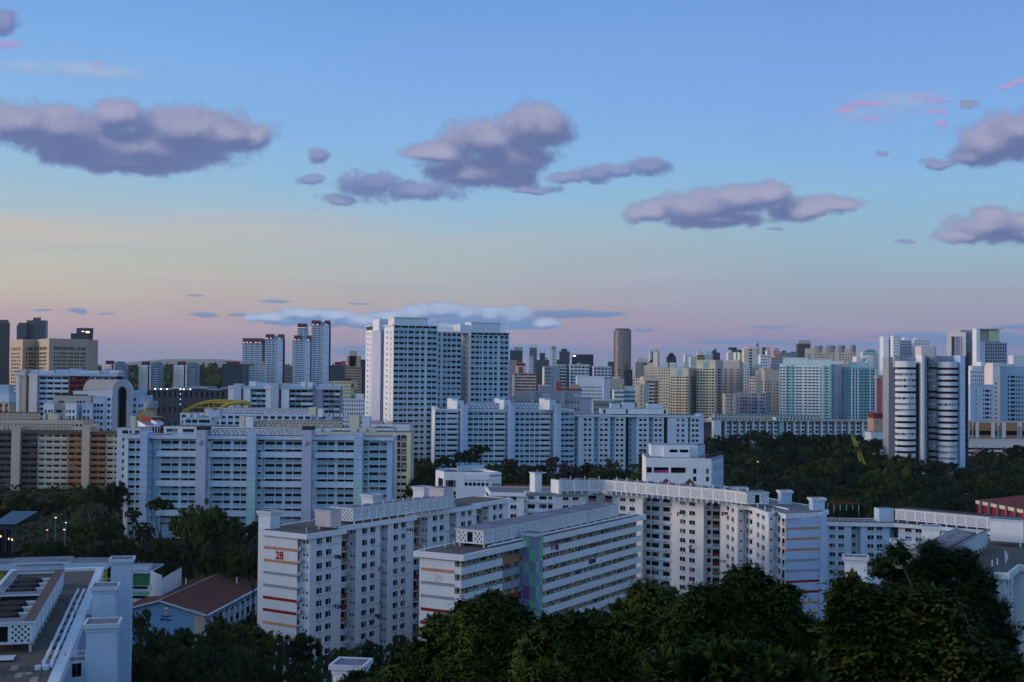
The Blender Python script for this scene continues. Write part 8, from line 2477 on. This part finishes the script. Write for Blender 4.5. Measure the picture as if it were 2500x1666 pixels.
def crown_of(kind, mat_, var):
    key = (kind, mat_, var)
    if key not in CROWNS:
        rs = random.Random(str(key))
        base = {'round': ROUND, 'flat': FLAT, 'tall': TALL}[kind]
        lobes = [(x + rs.uniform(-.12, .12), y + rs.uniform(-.12, .12), z + rs.uniform(-.06, .1), r * rs.uniform(.8, 1.12)) for x, y, z, r in base]
        if kind == 'flat': lobes = [(x, y, z * .7, r) for x, y, z, r in lobes]
        CROWNS[key] = crown_mesh(rs.randrange(99999), lobes, 8000, .07, mat_)
    return CROWNS[key]
TRUNKS = [trunk_mesh(i, 1.0, .028, .38) for i in range(3)]
TN = [0]

def tree(px, ytop, Y, rpx, kind='round', mat_='leaf_dark', label=None, group=None, name='broadleaf_tree', sink=0.0, hscale=1.0):
    """a tree whose top shows at (px, ytop) at distance Y, crown rpx pixels in radius"""
    x, y = at(px, ytop, Y)
    zt = zat(px, ytop, Y)
    return plant(x, y, zt, rpx / 3100 * Y, kind, mat_, label, group, name, hscale)

def plant(x, y, zt, R, kind, mat_, label, group, name='broadleaf_tree', hscale=1.0):
    TN[0] += 1
    v = TN[0]
    g = gz(x, y)
    o = link(bpy.data.objects.new(name, None))
    o.location = (x, y, g)
    tag(o, label, 'tree', group)
    H = {'round': 1.05, 'flat': .72, 'tall': 1.32}[kind]
    c = link(bpy.data.objects.new('crown', crown_of(kind, mat_, v % 3)))
    c.parent = o
    hscale = max(.85, min(2.0 if kind != 'flat' else 1.5, (.78 if kind != 'flat' else .6) * (zt - g) / (H * R)))
    c.scale = (R, R, R * hscale)
    c.location = (0, 0, zt - g - H * R * hscale)
    c.rotation_euler = (0, 0, v * 2.399)
    t = link(bpy.data.objects.new('trunk', TRUNKS[v % 3]))
    t.parent = o
    hh = max(2.0, zt - g - .1 * R)
    t.scale = (max(R, hh * .35), max(R, hh * .35), hh)
    t.rotation_euler = (0, 0, v * 1.7)
    return o

# wood on the right, between the white building and the rounded tower
TONE = {'leaf_dark': 'dark', 'leaf_mid': 'mid green', 'leaf_blue': 'bluish dark', 'leaf_olive': 'olive'}
def wood(x0, x1, ys, lab, grp, seed, hmin, hmax, skip, mats, dx=12.0, kinds=('flat', 'round', 'flat')):
    rnd = random.Random(seed)
    for k, Y in enumerate(ys):
        px = x0 + rnd.uniform(0, 30)
        while px < x1:
            R = rnd.uniform(6.0, 9.0)
            yy = Y + rnd.uniform(-4, 4)
            x, y = at(px, 1150, yy)
            if not skip(px, yy):
                nm = rnd.choice(kinds)
                mt = rnd.choice(mats)
                plant(x, y, gz(x, y) + rnd.uniform(hmin, hmax), R, nm, mt, f"{TONE[mt]} {'flat topped' if nm == 'flat' else 'rounded'} tree {('near the front', 'in the middle', 'towards the back')[3 * k // len(ys)]} of the {lab}", grp, 'rain_tree' if nm == 'flat' else 'broadleaf_tree')
            px += (dx + rnd.uniform(-2, 3)) * 3100 / Y

wood(1728, 2215, (422, 436, 452, 470, 490, 512, 536, 562, 590, 620, 652, 688), 'wood left of the rounded tower', 'trees of the wood', 3, 13, 17.5,
     lambda px, Y: (px < 1790 and Y < 470) or (2165 < px and 600 < Y), ('leaf_dark', 'leaf_dark', 'leaf_mid', 'leaf_blue', 'leaf_olive'))
wood(2205, 2520, (470, 492, 516, 545, 575, 605, 640), 'wood right of the rounded tower', 'trees right of the rounded tower', 5, 11, 15, lambda px, Y: px < 2375 and Y > 598, ('leaf_dark', 'leaf_dark', 'leaf_mid', 'leaf_blue'))
for px, yt, Y, r, k, m, lab in ((1876, 1049, 705, 34, 'tall', 'leaf_olive', 'tall pale green tree standing above the wood in front of the rounded bays'), (1990, 1058, 705, 60, 'round', 'leaf_mid', 'broad left tree of the mound that tops the wood'), (2045, 1056, 700, 52, 'round', 'leaf_mid', 'rounded right tree of the mound that tops the wood'), (1935, 1074, 700, 40, 'round', 'leaf_dark', 'dark tree between the pale tall tree and the mound'),
                                (2095, 1082, 690, 45, 'round', 'leaf_dark', 'dark tree behind the tip of the yellow crane'), (2150, 1106, 650, 42, 'flat', 'leaf_dark', 'dark tree in front of the orange striped block'), (1760, 1082, 690, 34, 'tall', 'leaf_dark', 'dark tree at the left end of the rounded bay slab'), (2275, 1160, 560, 50, 'flat', 'leaf_dark', 'umbrella shaped tree at the foot of the rounded tower'), (1728, 1062, 690, 22, 'tall', 'leaf_mid', 'narrow tree just right of the long pale slab')):
    tree(px, yt, Y, r, k, m, lab)
# belt of trees in front of the long pale slab
belt = [(1012, 1160, 520, 30, 'round', 'leaf_dark', 'dark shrubby tree right of the cream block'), (1045, 1126, 545, 30, 'round', 'leaf_dark', 'dark round tree at the foot of the sunlit end wall'), (1085, 1112, 560, 30, 'flat', 'leaf_dark', 'layered dark tree left of the tall umbrella tree'), (1142, 1100, 550, 34, 'flat', 'leaf_blue', 'lower layered crown below the tall umbrella tree'),
        (1170, 1086, 560, 26, 'flat', 'leaf_dark', 'tall umbrella tree with flat tiers before the long pale slab'), (1205, 1122, 545, 28, 'round', 'leaf_mid', 'green tree right of the umbrella tree'), (1250, 1112, 560, 36, 'round', 'leaf_dark', 'broad dark tree in the middle of the belt before the pale slab'), (1288, 1130, 540, 26, 'round', 'leaf_purple', 'tree dusted with faint purple flowers left of the bright purple one'),
        (1322, 1126, 550, 24, 'round', 'leaf_mid', 'green tree between the two purple flowering trees'), (1352, 1111, 560, 20, 'round', 'leaf_red', 'reddish brown crown rising behind the purple flowering tree'), (1388, 1122, 545, 32, 'round', 'leaf_purple', 'bright purple flowering tree before the long pale slab'), (1432, 1124, 555, 26, 'round', 'leaf_dark', 'dark tree right of the bright purple flowering tree'),
        (1458, 1132, 540, 24, 'round', 'leaf_mid', 'green tree left of the whitish flowering tree'), (1492, 1117, 550, 28, 'round', 'leaf_white', 'tree with whitish flowers on its crown'), (1525, 1142, 540, 24, 'round', 'leaf_dark', 'dark tree beside the palm'), (1572, 1091, 530, 26, 'tall', 'leaf_dark', 'tall dark tree touching the left of the stepped white building'),
        (1100, 1138, 510, 34, 'round', 'leaf_dark', 'dark tree behind the roof of the small white house'), (1240, 1150, 500, 36, 'round', 'leaf_dark', 'dark tree right behind the small white house'), (1300, 1155, 490, 36, 'round', 'leaf_dark', 'dark tree above the maroon roof'), (1365, 1158, 490, 36, 'round', 'leaf_blue', 'bluish dark tree below the purple flowering tree'), (1430, 1158, 490, 36, 'round', 'leaf_dark', 'dark tree below the whitish flowering tree'), (1500, 1160, 490, 36, 'round', 'leaf_dark', 'dark tree left of the stepped building above the curved screen'), (1548, 1150, 500, 26, 'round', 'leaf_mid', 'green tree left of the verandas')]
for b_ in belt:
    tree(b_[0], b_[1], b_[2], b_[3], b_[4], b_[5], b_[6])
# left wood between the slabs and the school
lw = [(-10, 1206, 430, 50, 'round', 'leaf_dark', 'dark tree at the left edge below the brown slab'), (50, 1212, 430, 44, 'flat', 'leaf_dark', 'spreading tree above the glass pavilion'), (105, 1222, 425, 42, 'flat', 'leaf_dark', 'layered tree right of the glass pavilion'), (165, 1205, 440, 44, 'flat', 'leaf_dark', 'flat tiered tree before the brown slab'), (232, 1188, 450, 48, 'flat', 'leaf_dark', 'tall flat tiered tree before the orange balconies'),
      (283, 1166, 455, 40, 'round', 'leaf_dark', 'tall dark tree at the left end of the blue slab'), (225, 1219, 405, 36, 'round', 'leaf_white', 'tree with a pale flowering top in the left wood'), (190, 1260, 390, 46, 'round', 'leaf_mid', 'green tree below the pale flowering top'), (265, 1250, 400, 44, 'round', 'leaf_dark', 'dark tree left of the small round tree'), (326, 1236, 410, 20, 'round', 'leaf_mid', 'small round tree against the foot of the blue slab'),
      (352, 1268, 400, 28, 'round', 'leaf_dark', 'low dark tree right of the small round tree'), (390, 1216, 410, 34, 'flat', 'leaf_olive', 'forked tree with open tufts before the blue slab'), (505, 1204, 395, 78, 'round', 'leaf_mid', 'largest round green tree before the blue slab'), (455, 1240, 400, 44, 'round', 'leaf_olive', 'olive tree left of the largest round tree'), (565, 1245, 390, 50, 'round', 'leaf_dark', 'dark tree right of the largest round tree'),
      (620, 1266, 400, 34, 'round', 'leaf_dark', 'dark tree behind the roof of the 28 block'), (660, 1250, 420, 26, 'round', 'leaf_dark', 'dark crown behind the tank room of the 28 block'), (20, 1330, 320, 60, 'round', 'leaf_dark', 'dark tree below the glass pavilion'), (95, 1318, 330, 60, 'flat', 'leaf_dark', 'wide dark tree behind the near left block'), (165, 1320, 335, 56, 'round', 'leaf_dark', 'dark tree behind the tank house of the near left block'),
      (240, 1315, 350, 56, 'round', 'leaf_blue', 'bluish dark tree behind the tall lift tower'), (310, 1310, 360, 56, 'round', 'leaf_dark', 'dark tree above the green classroom block'), (385, 1305, 370, 56, 'round', 'leaf_dark', 'dark tree behind the brown school roof'), (455, 1310, 375, 50, 'round', 'leaf_dark', 'dark tree above the ridge of the school roof'), (520, 1315, 370, 52, 'round', 'leaf_dark', 'dark tree right above the school roof'), (585, 1318, 365, 48, 'round', 'leaf_dark', 'dark tree left of the 28 block'), (620, 1340, 340, 36, 'round', 'leaf_dark', 'dark tree hard against the striped end of the 28 block')]
for b_ in lw:
    tree(b_[0], b_[1], b_[2], b_[3], b_[4], b_[5], b_[6])
# canopy below the school and the 28 block
low = [(338, 1484, 285, 36, 'round', 'leaf_olive', 'olive tree against the left of the school gable'), (380, 1520, 270, 46, 'round', 'leaf_dark', 'dark tree below the school gable'), (450, 1538, 262, 52, 'flat', 'leaf_mid', 'green spreading tree below the crest'), (535, 1500, 275, 40, 'round', 'leaf_olive', 'olive tree at the right of the school gable'), (520, 1530, 258, 50, 'round', 'leaf_mid', 'green tree before the long side of the school'),
       (590, 1522, 262, 48, 'flat', 'leaf_olive', 'spreading olive tree left of the striped end wall'), (655, 1524, 252, 56, 'round', 'leaf_olive', 'olive tree before the foot of the striped end wall'), (730, 1530, 248, 60, 'round', 'leaf_blue', 'bluish tree before the first bays of the 28 block'), (345, 1580, 235, 60, 'round', 'leaf_dark', 'dark tree right of the near left block'), (420, 1590, 232, 60, 'round', 'leaf_dark', 'dark tree in the lower left canopy'),
       (500, 1588, 228, 64, 'flat', 'leaf_dark', 'wide dark tree in the lower left canopy'), (585, 1585, 225, 64, 'round', 'leaf_mid', 'green tree in the middle of the lower canopy'), (665, 1592, 222, 62, 'round', 'leaf_dark', 'dark tree below the striped end wall'), (745, 1600, 218, 60, 'round', 'leaf_dark', 'dark tree left of the small white lift tower'), (840, 1582, 250, 44, 'flat', 'leaf_olive', 'olive tree before the second bay of the 28 block'),
       (905, 1556, 262, 42, 'round', 'leaf_blue', 'bluish tree between the 28 block and the 29 block'), (975, 1545, 268, 40, 'round', 'leaf_dark', 'dark tree in the gap left of the 29 block'), (940, 1600, 220, 52, 'round', 'leaf_dark', 'dark tree right of the small white lift tower'), (1005, 1600, 215, 46, 'round', 'leaf_dark', 'dark tree below the faded 29'), (890, 1640, 190, 60, 'round', 'leaf_dark', 'dark tree in front of the white lift tower'),
       (360, 1650, 190, 70, 'round', 'leaf_dark', 'dark tree at the bottom beside the near left block'), (450, 1655, 185, 70, 'round', 'leaf_dark', 'dark tree at the bottom of the lower left canopy'), (545, 1652, 182, 72, 'flat', 'leaf_dark', 'spreading dark tree at the bottom edge'), (640, 1655, 180, 70, 'round', 'leaf_dark', 'dark round tree at the bottom edge'), (730, 1660, 178, 66, 'round', 'leaf_mid', 'green tree at the bottom edge left of the small tower'),
       (2050, 1430, 300, 34, 'round', 'leaf_dark', 'dark tree beside the foot of the blue striped end wall'), (2040, 1500, 285, 44, 'round', 'leaf_dark', 'dark tree between the striped end and the near right block'), (2030, 1560, 270, 50, 'round', 'leaf_dark', 'low dark tree near the lit street lamp'), (1640, 1420, 320, 60, 'round', 'leaf_mid', 'green tree at the foot of the bent block'), (1760, 1420, 310, 60, 'round', 'leaf_dark', 'dark tree at the foot of the bent block')]
for b_ in low:
    tree(b_[0], b_[1], b_[2], b_[3], b_[4], b_[5], b_[6])

def palm(px, ytop, Y, h, label):
    x, y = at(px, ytop, Y); zt = zat(px, ytop, Y); g = gz(x, y)
    o = link(bpy.data.objects.new('palm_tree', None)); o.location = (x, y, g); tag(o, label, 'palm tree')
    mb = MB(); mb.tube([(0, 0, -.3), (.2, 0, (zt - g) * .5), (.1, 0, zt - g - 1)], .22, 'bark', 7, .14)
    q = link(bpy.data.objects.new('trunk', mb.mesh('trunk'))); q.parent = o
    rnd = random.Random(label)
    for i in range(13):
        a = 2 * pi * i / 13 + rnd.uniform(-.2, .2); up_ = rnd.uniform(.1, 1.0); mb = MB()
        pr = []
        for k in range(7):
            t = k / 6; r = 3.2 * t; pr.append((r * cos(a), r * sin(a), zt - g - 1 + up_ * 2.2 * t - 2.6 * t * t))
        for k in range(6):
            p_, n_ = pr[k], pr[k + 1]
            for s_ in (-1, 1):
                w = .55 * (1 - abs(k - 2.5) / 4.5)
                sx, sy = -sin(a) * w * s_, cos(a) * w * s_
                mb.poly([p_, n_, (n_[0] + sx, n_[1] + sy, n_[2] - .45), (p_[0] + sx, p_[1] + sy, p_[2] - .45)], 'leaf_dark')
        q = link(bpy.data.objects.new('frond', mb.mesh('frond'))); q.parent = o
palm(1548, 1128, 520, 10, 'small palm left of the stepped white building')
palm(806, 1588, 240, 10, 'palm at the foot of the 28 block')

# ------------------------------------------------ foreground trees: leaves on drooping twigs, lobes placed to fit each crown
def near_tree(label, Y, lobes, leaf, per, mat_, seed, droop=.6, wid=.42, depthk=1.0, name='broadleaf_tree', dens=1.0, fine=False):
    rs = np.random.RandomState(seed)
    cx = sum(l[0] for l in lobes) / len(lobes)
    x0, y0 = at(cx, 1500, Y)
    g = gz(x0, y0)
    o = link(bpy.data.objects.new(name, None)); o.location = (x0, y0, g); tag(o, label, 'tree')
    L = []
    for l in lobes:
        Yl = Y + (l[3] if len(l) > 3 else 0)
        p = at(l[0], l[1], Yl)
        L.append((p[0] - x0, p[1] - y0, zat(l[0], l[1], Yl) - g, l[2] / 3100 * Yl))
    A = np.array(L)
    A0 = A
    sub = []
    for l in L:
        sub.append((l[0], l[1], l[2], l[3] * .72))
        for v in unit(rs, 9):
            v[2] = abs(v[2]) if v[2] < -.3 else v[2]
            sub.append((l[0] + v[0] * l[3] * .72, l[1] + v[1] * l[3] * .72, l[2] + v[2] * l[3] * .68, l[3] * rs.uniform(.22, .46)))
    A = np.array(sub)
    area = (A[:, 3] ** 2)
    nt = int(dens * area.sum() * 4 * pi * 1.35 / (per * leaf * leaf * wid * .55))
    li = rs.choice(len(A), nt, p=area / area.sum())
    d = unit(rs, nt); d[:, 2] = np.where(d[:, 2] < -.35, -d[:, 2], d[:, 2])
    # clump the twigs into sprays
    ns = max(12, nt // 18)
    sd_ = unit(rs, ns); sd_[:, 2] = np.where(sd_[:, 2] < -.35, -sd_[:, 2], sd_[:, 2])
    si = rs.randint(0, ns, nt); d = sd_[si] + d * .2
    d /= np.linalg.norm(d, axis=1, keepdims=True)
    r = A[li, 3] * rs.uniform(.45, 1.0, nt) * (1 + .2 * np.sin(d[:, 0] * 7 + li) * np.cos(d[:, 1] * 6 + d[:, 2] * 5)) * np.where((sx := rs.rand(ns))[si] < .16, 1.0 + sx[si] * 3.0, 1.0)
    B0 = A[li, :3] + d * r[:, None]
    tw = d + np.array([0, 0, .25]) + unit(rs, nt) * .45
    tw /= np.linalg.norm(tw, axis=1, keepdims=True)
    tl = leaf * rs.uniform(2.2, 4.2, nt)
    k = np.tile(np.arange(per), nt); ti = np.repeat(np.arange(nt), per)
    t = (k + rs.rand(nt * per) * .6) / per
    P = B0[ti] + tw[ti] * (tl[ti] * t)[:, None] + np.array([0, 0, -1]) * (droop * tl[ti] * t * t)[:, None]
    side = np.cross(tw[ti], np.array([0, 0, 1.0])); side /= (np.linalg.norm(side, axis=1, keepdims=True) + 1e-6)
    sg = np.where(k % 2 == 0, 1, -1)[:, None]
    D = side * sg * .9 + tw[ti] * .6 + np.array([0, 0, -1]) * droop + unit(rs, nt * per) * .35
    nr = np.array([0, 0, 1.0]) + d[ti] * .5 + unit(rs, nt * per) * .5
    ln = leaf * rs.uniform(.65, 1.25, nt * per)
    me = cards('crown', P, D, nr, ln, ln * wid, mat_)
    c = link(bpy.data.objects.new('crown', me)); c.parent = o
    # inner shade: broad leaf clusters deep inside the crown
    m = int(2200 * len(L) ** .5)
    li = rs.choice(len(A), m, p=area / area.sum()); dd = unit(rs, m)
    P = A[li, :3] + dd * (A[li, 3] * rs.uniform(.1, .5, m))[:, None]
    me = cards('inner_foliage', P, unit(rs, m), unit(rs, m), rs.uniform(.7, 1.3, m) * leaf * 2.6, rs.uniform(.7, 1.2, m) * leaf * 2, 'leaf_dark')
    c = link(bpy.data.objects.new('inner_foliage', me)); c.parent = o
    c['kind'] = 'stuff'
    mb = MB()
    zc = A0[:, 2].min()
    top = (0, 0, max(1.5, zc - 1))
    mb.tube([(0, 0, -.5), (.2, .1, top[2] * .5), top], .34, 'bark', 9, .24)
    q = link(bpy.data.objects.new('trunk', mb.mesh('trunk'))); q.parent = o
    for l in L:
        mb = MB(); e = Vector(l[:3]); s = Vector(top)
        mid = s.lerp(e, .5) + Vector((rs.uniform(-.4, .4), rs.uniform(-.4, .4), .5))
        mb.tube([s, mid, e + Vector((0, 0, l[3] * .55))], .17, 'bark', 6, .03)
        q = link(bpy.data.objects.new('limb', mb.mesh('limb'))); q.parent = o
    return o

near_tree('leafy dark tree in front of the faded 29 wall', 62, [(1205, 1500, 44), (1140, 1520, 50), (1085, 1560, 50), (1245, 1520, 52), (1180, 1580, 70), (1055, 1625, 62), (1020, 1602, 28), (1275, 1585, 66), (1120, 1650, 80), (1215, 1660, 90), (985, 1668, 50), (950, 1690, 50), (1310, 1640, 60)], .24, 8, 'leaf_mid', 21)
near_tree('leafy dark tree below the corridor parapets of the 29 block', 58, [(1345, 1560, 52), (1410, 1540, 44), (1465, 1550, 48), (1380, 1620, 70), (1470, 1620, 80), (1545, 1530, 60), (1585, 1475, 46), (1560, 1600, 84), (1625, 1515, 56), (1650, 1590, 70), (1310, 1640, 60), (1420, 1690, 70)], .23, 8, 'leaf_mid', 22)
near_tree('leafy dark tree in front of the striped blue end wall, highest of the foreground row', 54, [(1818, 1434, 46), (1790, 1480, 60), (1865, 1465, 54), (1720, 1490, 54), (1690, 1520, 52), (1910, 1485, 50), (1760, 1560, 80), (1850, 1560, 86), (1935, 1560, 62), (1975, 1560, 40), (1700, 1600, 70), (1800, 1650, 90), (1910, 1640, 76), (1990, 1640, 50)], .22, 8, 'leaf_mid', 23)
near_tree('fine leaved dark tree in front of the near right roof', 66, [(2270, 1372, 46), (2188, 1362, 32, -2), (2160, 1395, 30), (2235, 1415, 56), (2310, 1395, 54), (2355, 1385, 40), (2385, 1430, 48), (2200, 1460, 52), (2280, 1470, 74), (2360, 1490, 66), (2430, 1490, 40), (2140, 1460, 30), (2330, 1560, 90), (2420, 1570, 66), (2455, 1640, 60), (2400, 1650, 70)], .15, 9, 'leaf_blue', 24, .3, .34, dens=.75)
near_tree('broad leaved tree at the lower right with larger pale green leaves', 40, [(2085, 1470, 34), (2068, 1450, 22), (2130, 1515, 50), (2060, 1540, 46), (2190, 1500, 46), (2250, 1500, 50), (2295, 1520, 44), (2120, 1590, 74), (2210, 1590, 84), (2300, 1600, 74), (2370, 1640, 70), (2060, 1620, 50), (2160, 1660, 84), (2270, 1670, 84), (2440, 1660, 50)], .23, 7, 'leaf_olive', 25, .4, .46)
near_tree('large leaved bough at the bottom centre, nearest of all', 30, [(1700, 1660, 60), (1780, 1650, 66), (1640, 1690, 60), (1850, 1680, 70), (1920, 1690, 50)], .24, 7, 'leaf_mid', 26, .5, .5)
near_tree('dark tree at the bottom edge between the two leafy foreground trees', 70, [(1130, 1700, 60), (1040, 1700, 50), (930, 1700, 50), (1250, 1720, 60), (880, 1690, 40)], .24, 7, 'leaf_dark', 27)

# ------------------------------------------------ far woods and hills, grown as masses
def far_wood(name, x0, x1, Y, top, seed, n, size, mat_='leaf_dark'):
    rs = np.random.RandomState(seed)
    m = n
    px = rs.uniform(x0, x1, m); v = rs.rand(m) ** .7
    Yv = Y + rs.uniform(-120, 120, m)
    xs = (px - 1250) / 3100 * Yv
    zt = np.interp(px, [a for a, _ in top], [b for _, b in top])
    zt = CZ - (zt - (916 + .0087 * (px - 1250))) / 3100 * Yv
    z = 22 + (zt - 22) * v
    P = np.stack([xs, Yv, z], 1)
    bump = size * 1.2 * np.sin(px * .35) * np.sin(px * .13 + 2)
    P[:, 2] += bump * .4
    me = cards(name, P, unit(rs, m), unit(rs, m) + np.array([0, -.6, .6]), size * rs.uniform(.6, 1.5, m), size * rs.uniform(.5, 1.2, m), mat_)
    o = link(bpy.data.objects.new(name, me)); o['kind'] = 'stuff'
    return o
far_wood('distant_wood', 200, 1000, 2600, [(200, 907), (300, 902), (400, 900), (410, 897), (450, 902), (490, 898), (540, 902), (600, 904), (800, 905), (1000, 908)], 1, 16000, 11)
far_wood('near_far_wood', 215, 620, 1900, [(200, 935), (300, 925), (400, 930), (520, 928), (600, 935), (640, 940)], 2, 9000, 9, 'leaf_mid')
def hills():
    mb = MB()
    prof = [(-2600, 0), (-2400, 20), (-1500, 60), (-1900, 40)]
    xs = [-3200, -2600, -2300, -2000, -1750, -1500, -1300, -1100, -900, -700, -300, 400, 1200]
    hs = [70, 96, 130, 200, 266, 274, 242, 196, 144, 104, 80, 66, 54]
    Y = 18600
    for i in range(len(xs) - 1):
        a = (xs[i] * 2.96, xs[i + 1] * 2.96)
        for (y0, k0, y1, k1) in ((Y, 0, Y + 200, .75), (Y + 200, .75, Y + 420, 1), (Y + 420, 1, Y + 900, 0)):
            mb.poly([(a[0], y0, hs[i] * k0), (a[1], y0, hs[i + 1] * k0), (a[1], y1, hs[i + 1] * k1), (a[0], y1, hs[i] * k1)], 'hill_green')
    o = link(bpy.data.objects.new('hills', mb.mesh('hills'))); o['kind'] = 'structure'
paint('hill_green', (60, 76, 60), .95, .2, 0)
hills()

def undergrowth():
    """shrubs and low growth that hide the ground between the blocks"""
    rs = np.random.RandomState(9)
    n = 60000
    Y = rs.uniform(150, 740, n)
    px = rs.uniform(-150, 2650, n)
    X = (px - 1250) / 3100 * Y
    keep = ~((X < -44) & (Y < 245))
    X, Y = X[keep], Y[keep]
    n = len(X)
    Z = np.array([gz(x, y) for x, y in zip(X, Y)]) + rs.uniform(-.2, 2.4, n)
    P = np.stack([X, Y, Z], 1)
    me = cards('undergrowth', P, unit(rs, n), unit(rs, n) + np.array([0, -.4, .9]), rs.uniform(1.2, 2.6, n), rs.uniform(.9, 2.0, n), 'leaf_dark')
    o = link(bpy.data.objects.new('undergrowth', me)); o['kind'] = 'stuff'
undergrowth()

# ------------------------------------------------ evening haze: one closed box of thin air around everything
hm = bpy.data.materials.new('haze')
hm.use_nodes = True
ht = hm.node_tree
ht.nodes.clear()
hv = nd(ht, 'ShaderNodeVolumePrincipled')
hv.inputs['Color'].default_value = (.93, .96, 1.0, 1)
hv.inputs['Density'].default_value = 3e-5
hv.inputs['Anisotropy'].default_value = .2
lk(ht, hv.outputs[0], nd(ht, 'ShaderNodeOutputMaterial').inputs['Volume'])
mb = MB()
mb.box(-19800, 19800, -320, 19900, -2, 330, 'white')
hb = link(bpy.data.objects.new('haze', mb.mesh('haze')))
hb.data.materials.clear(); hb.data.materials.append(hm)
hb['kind'] = 'stuff'
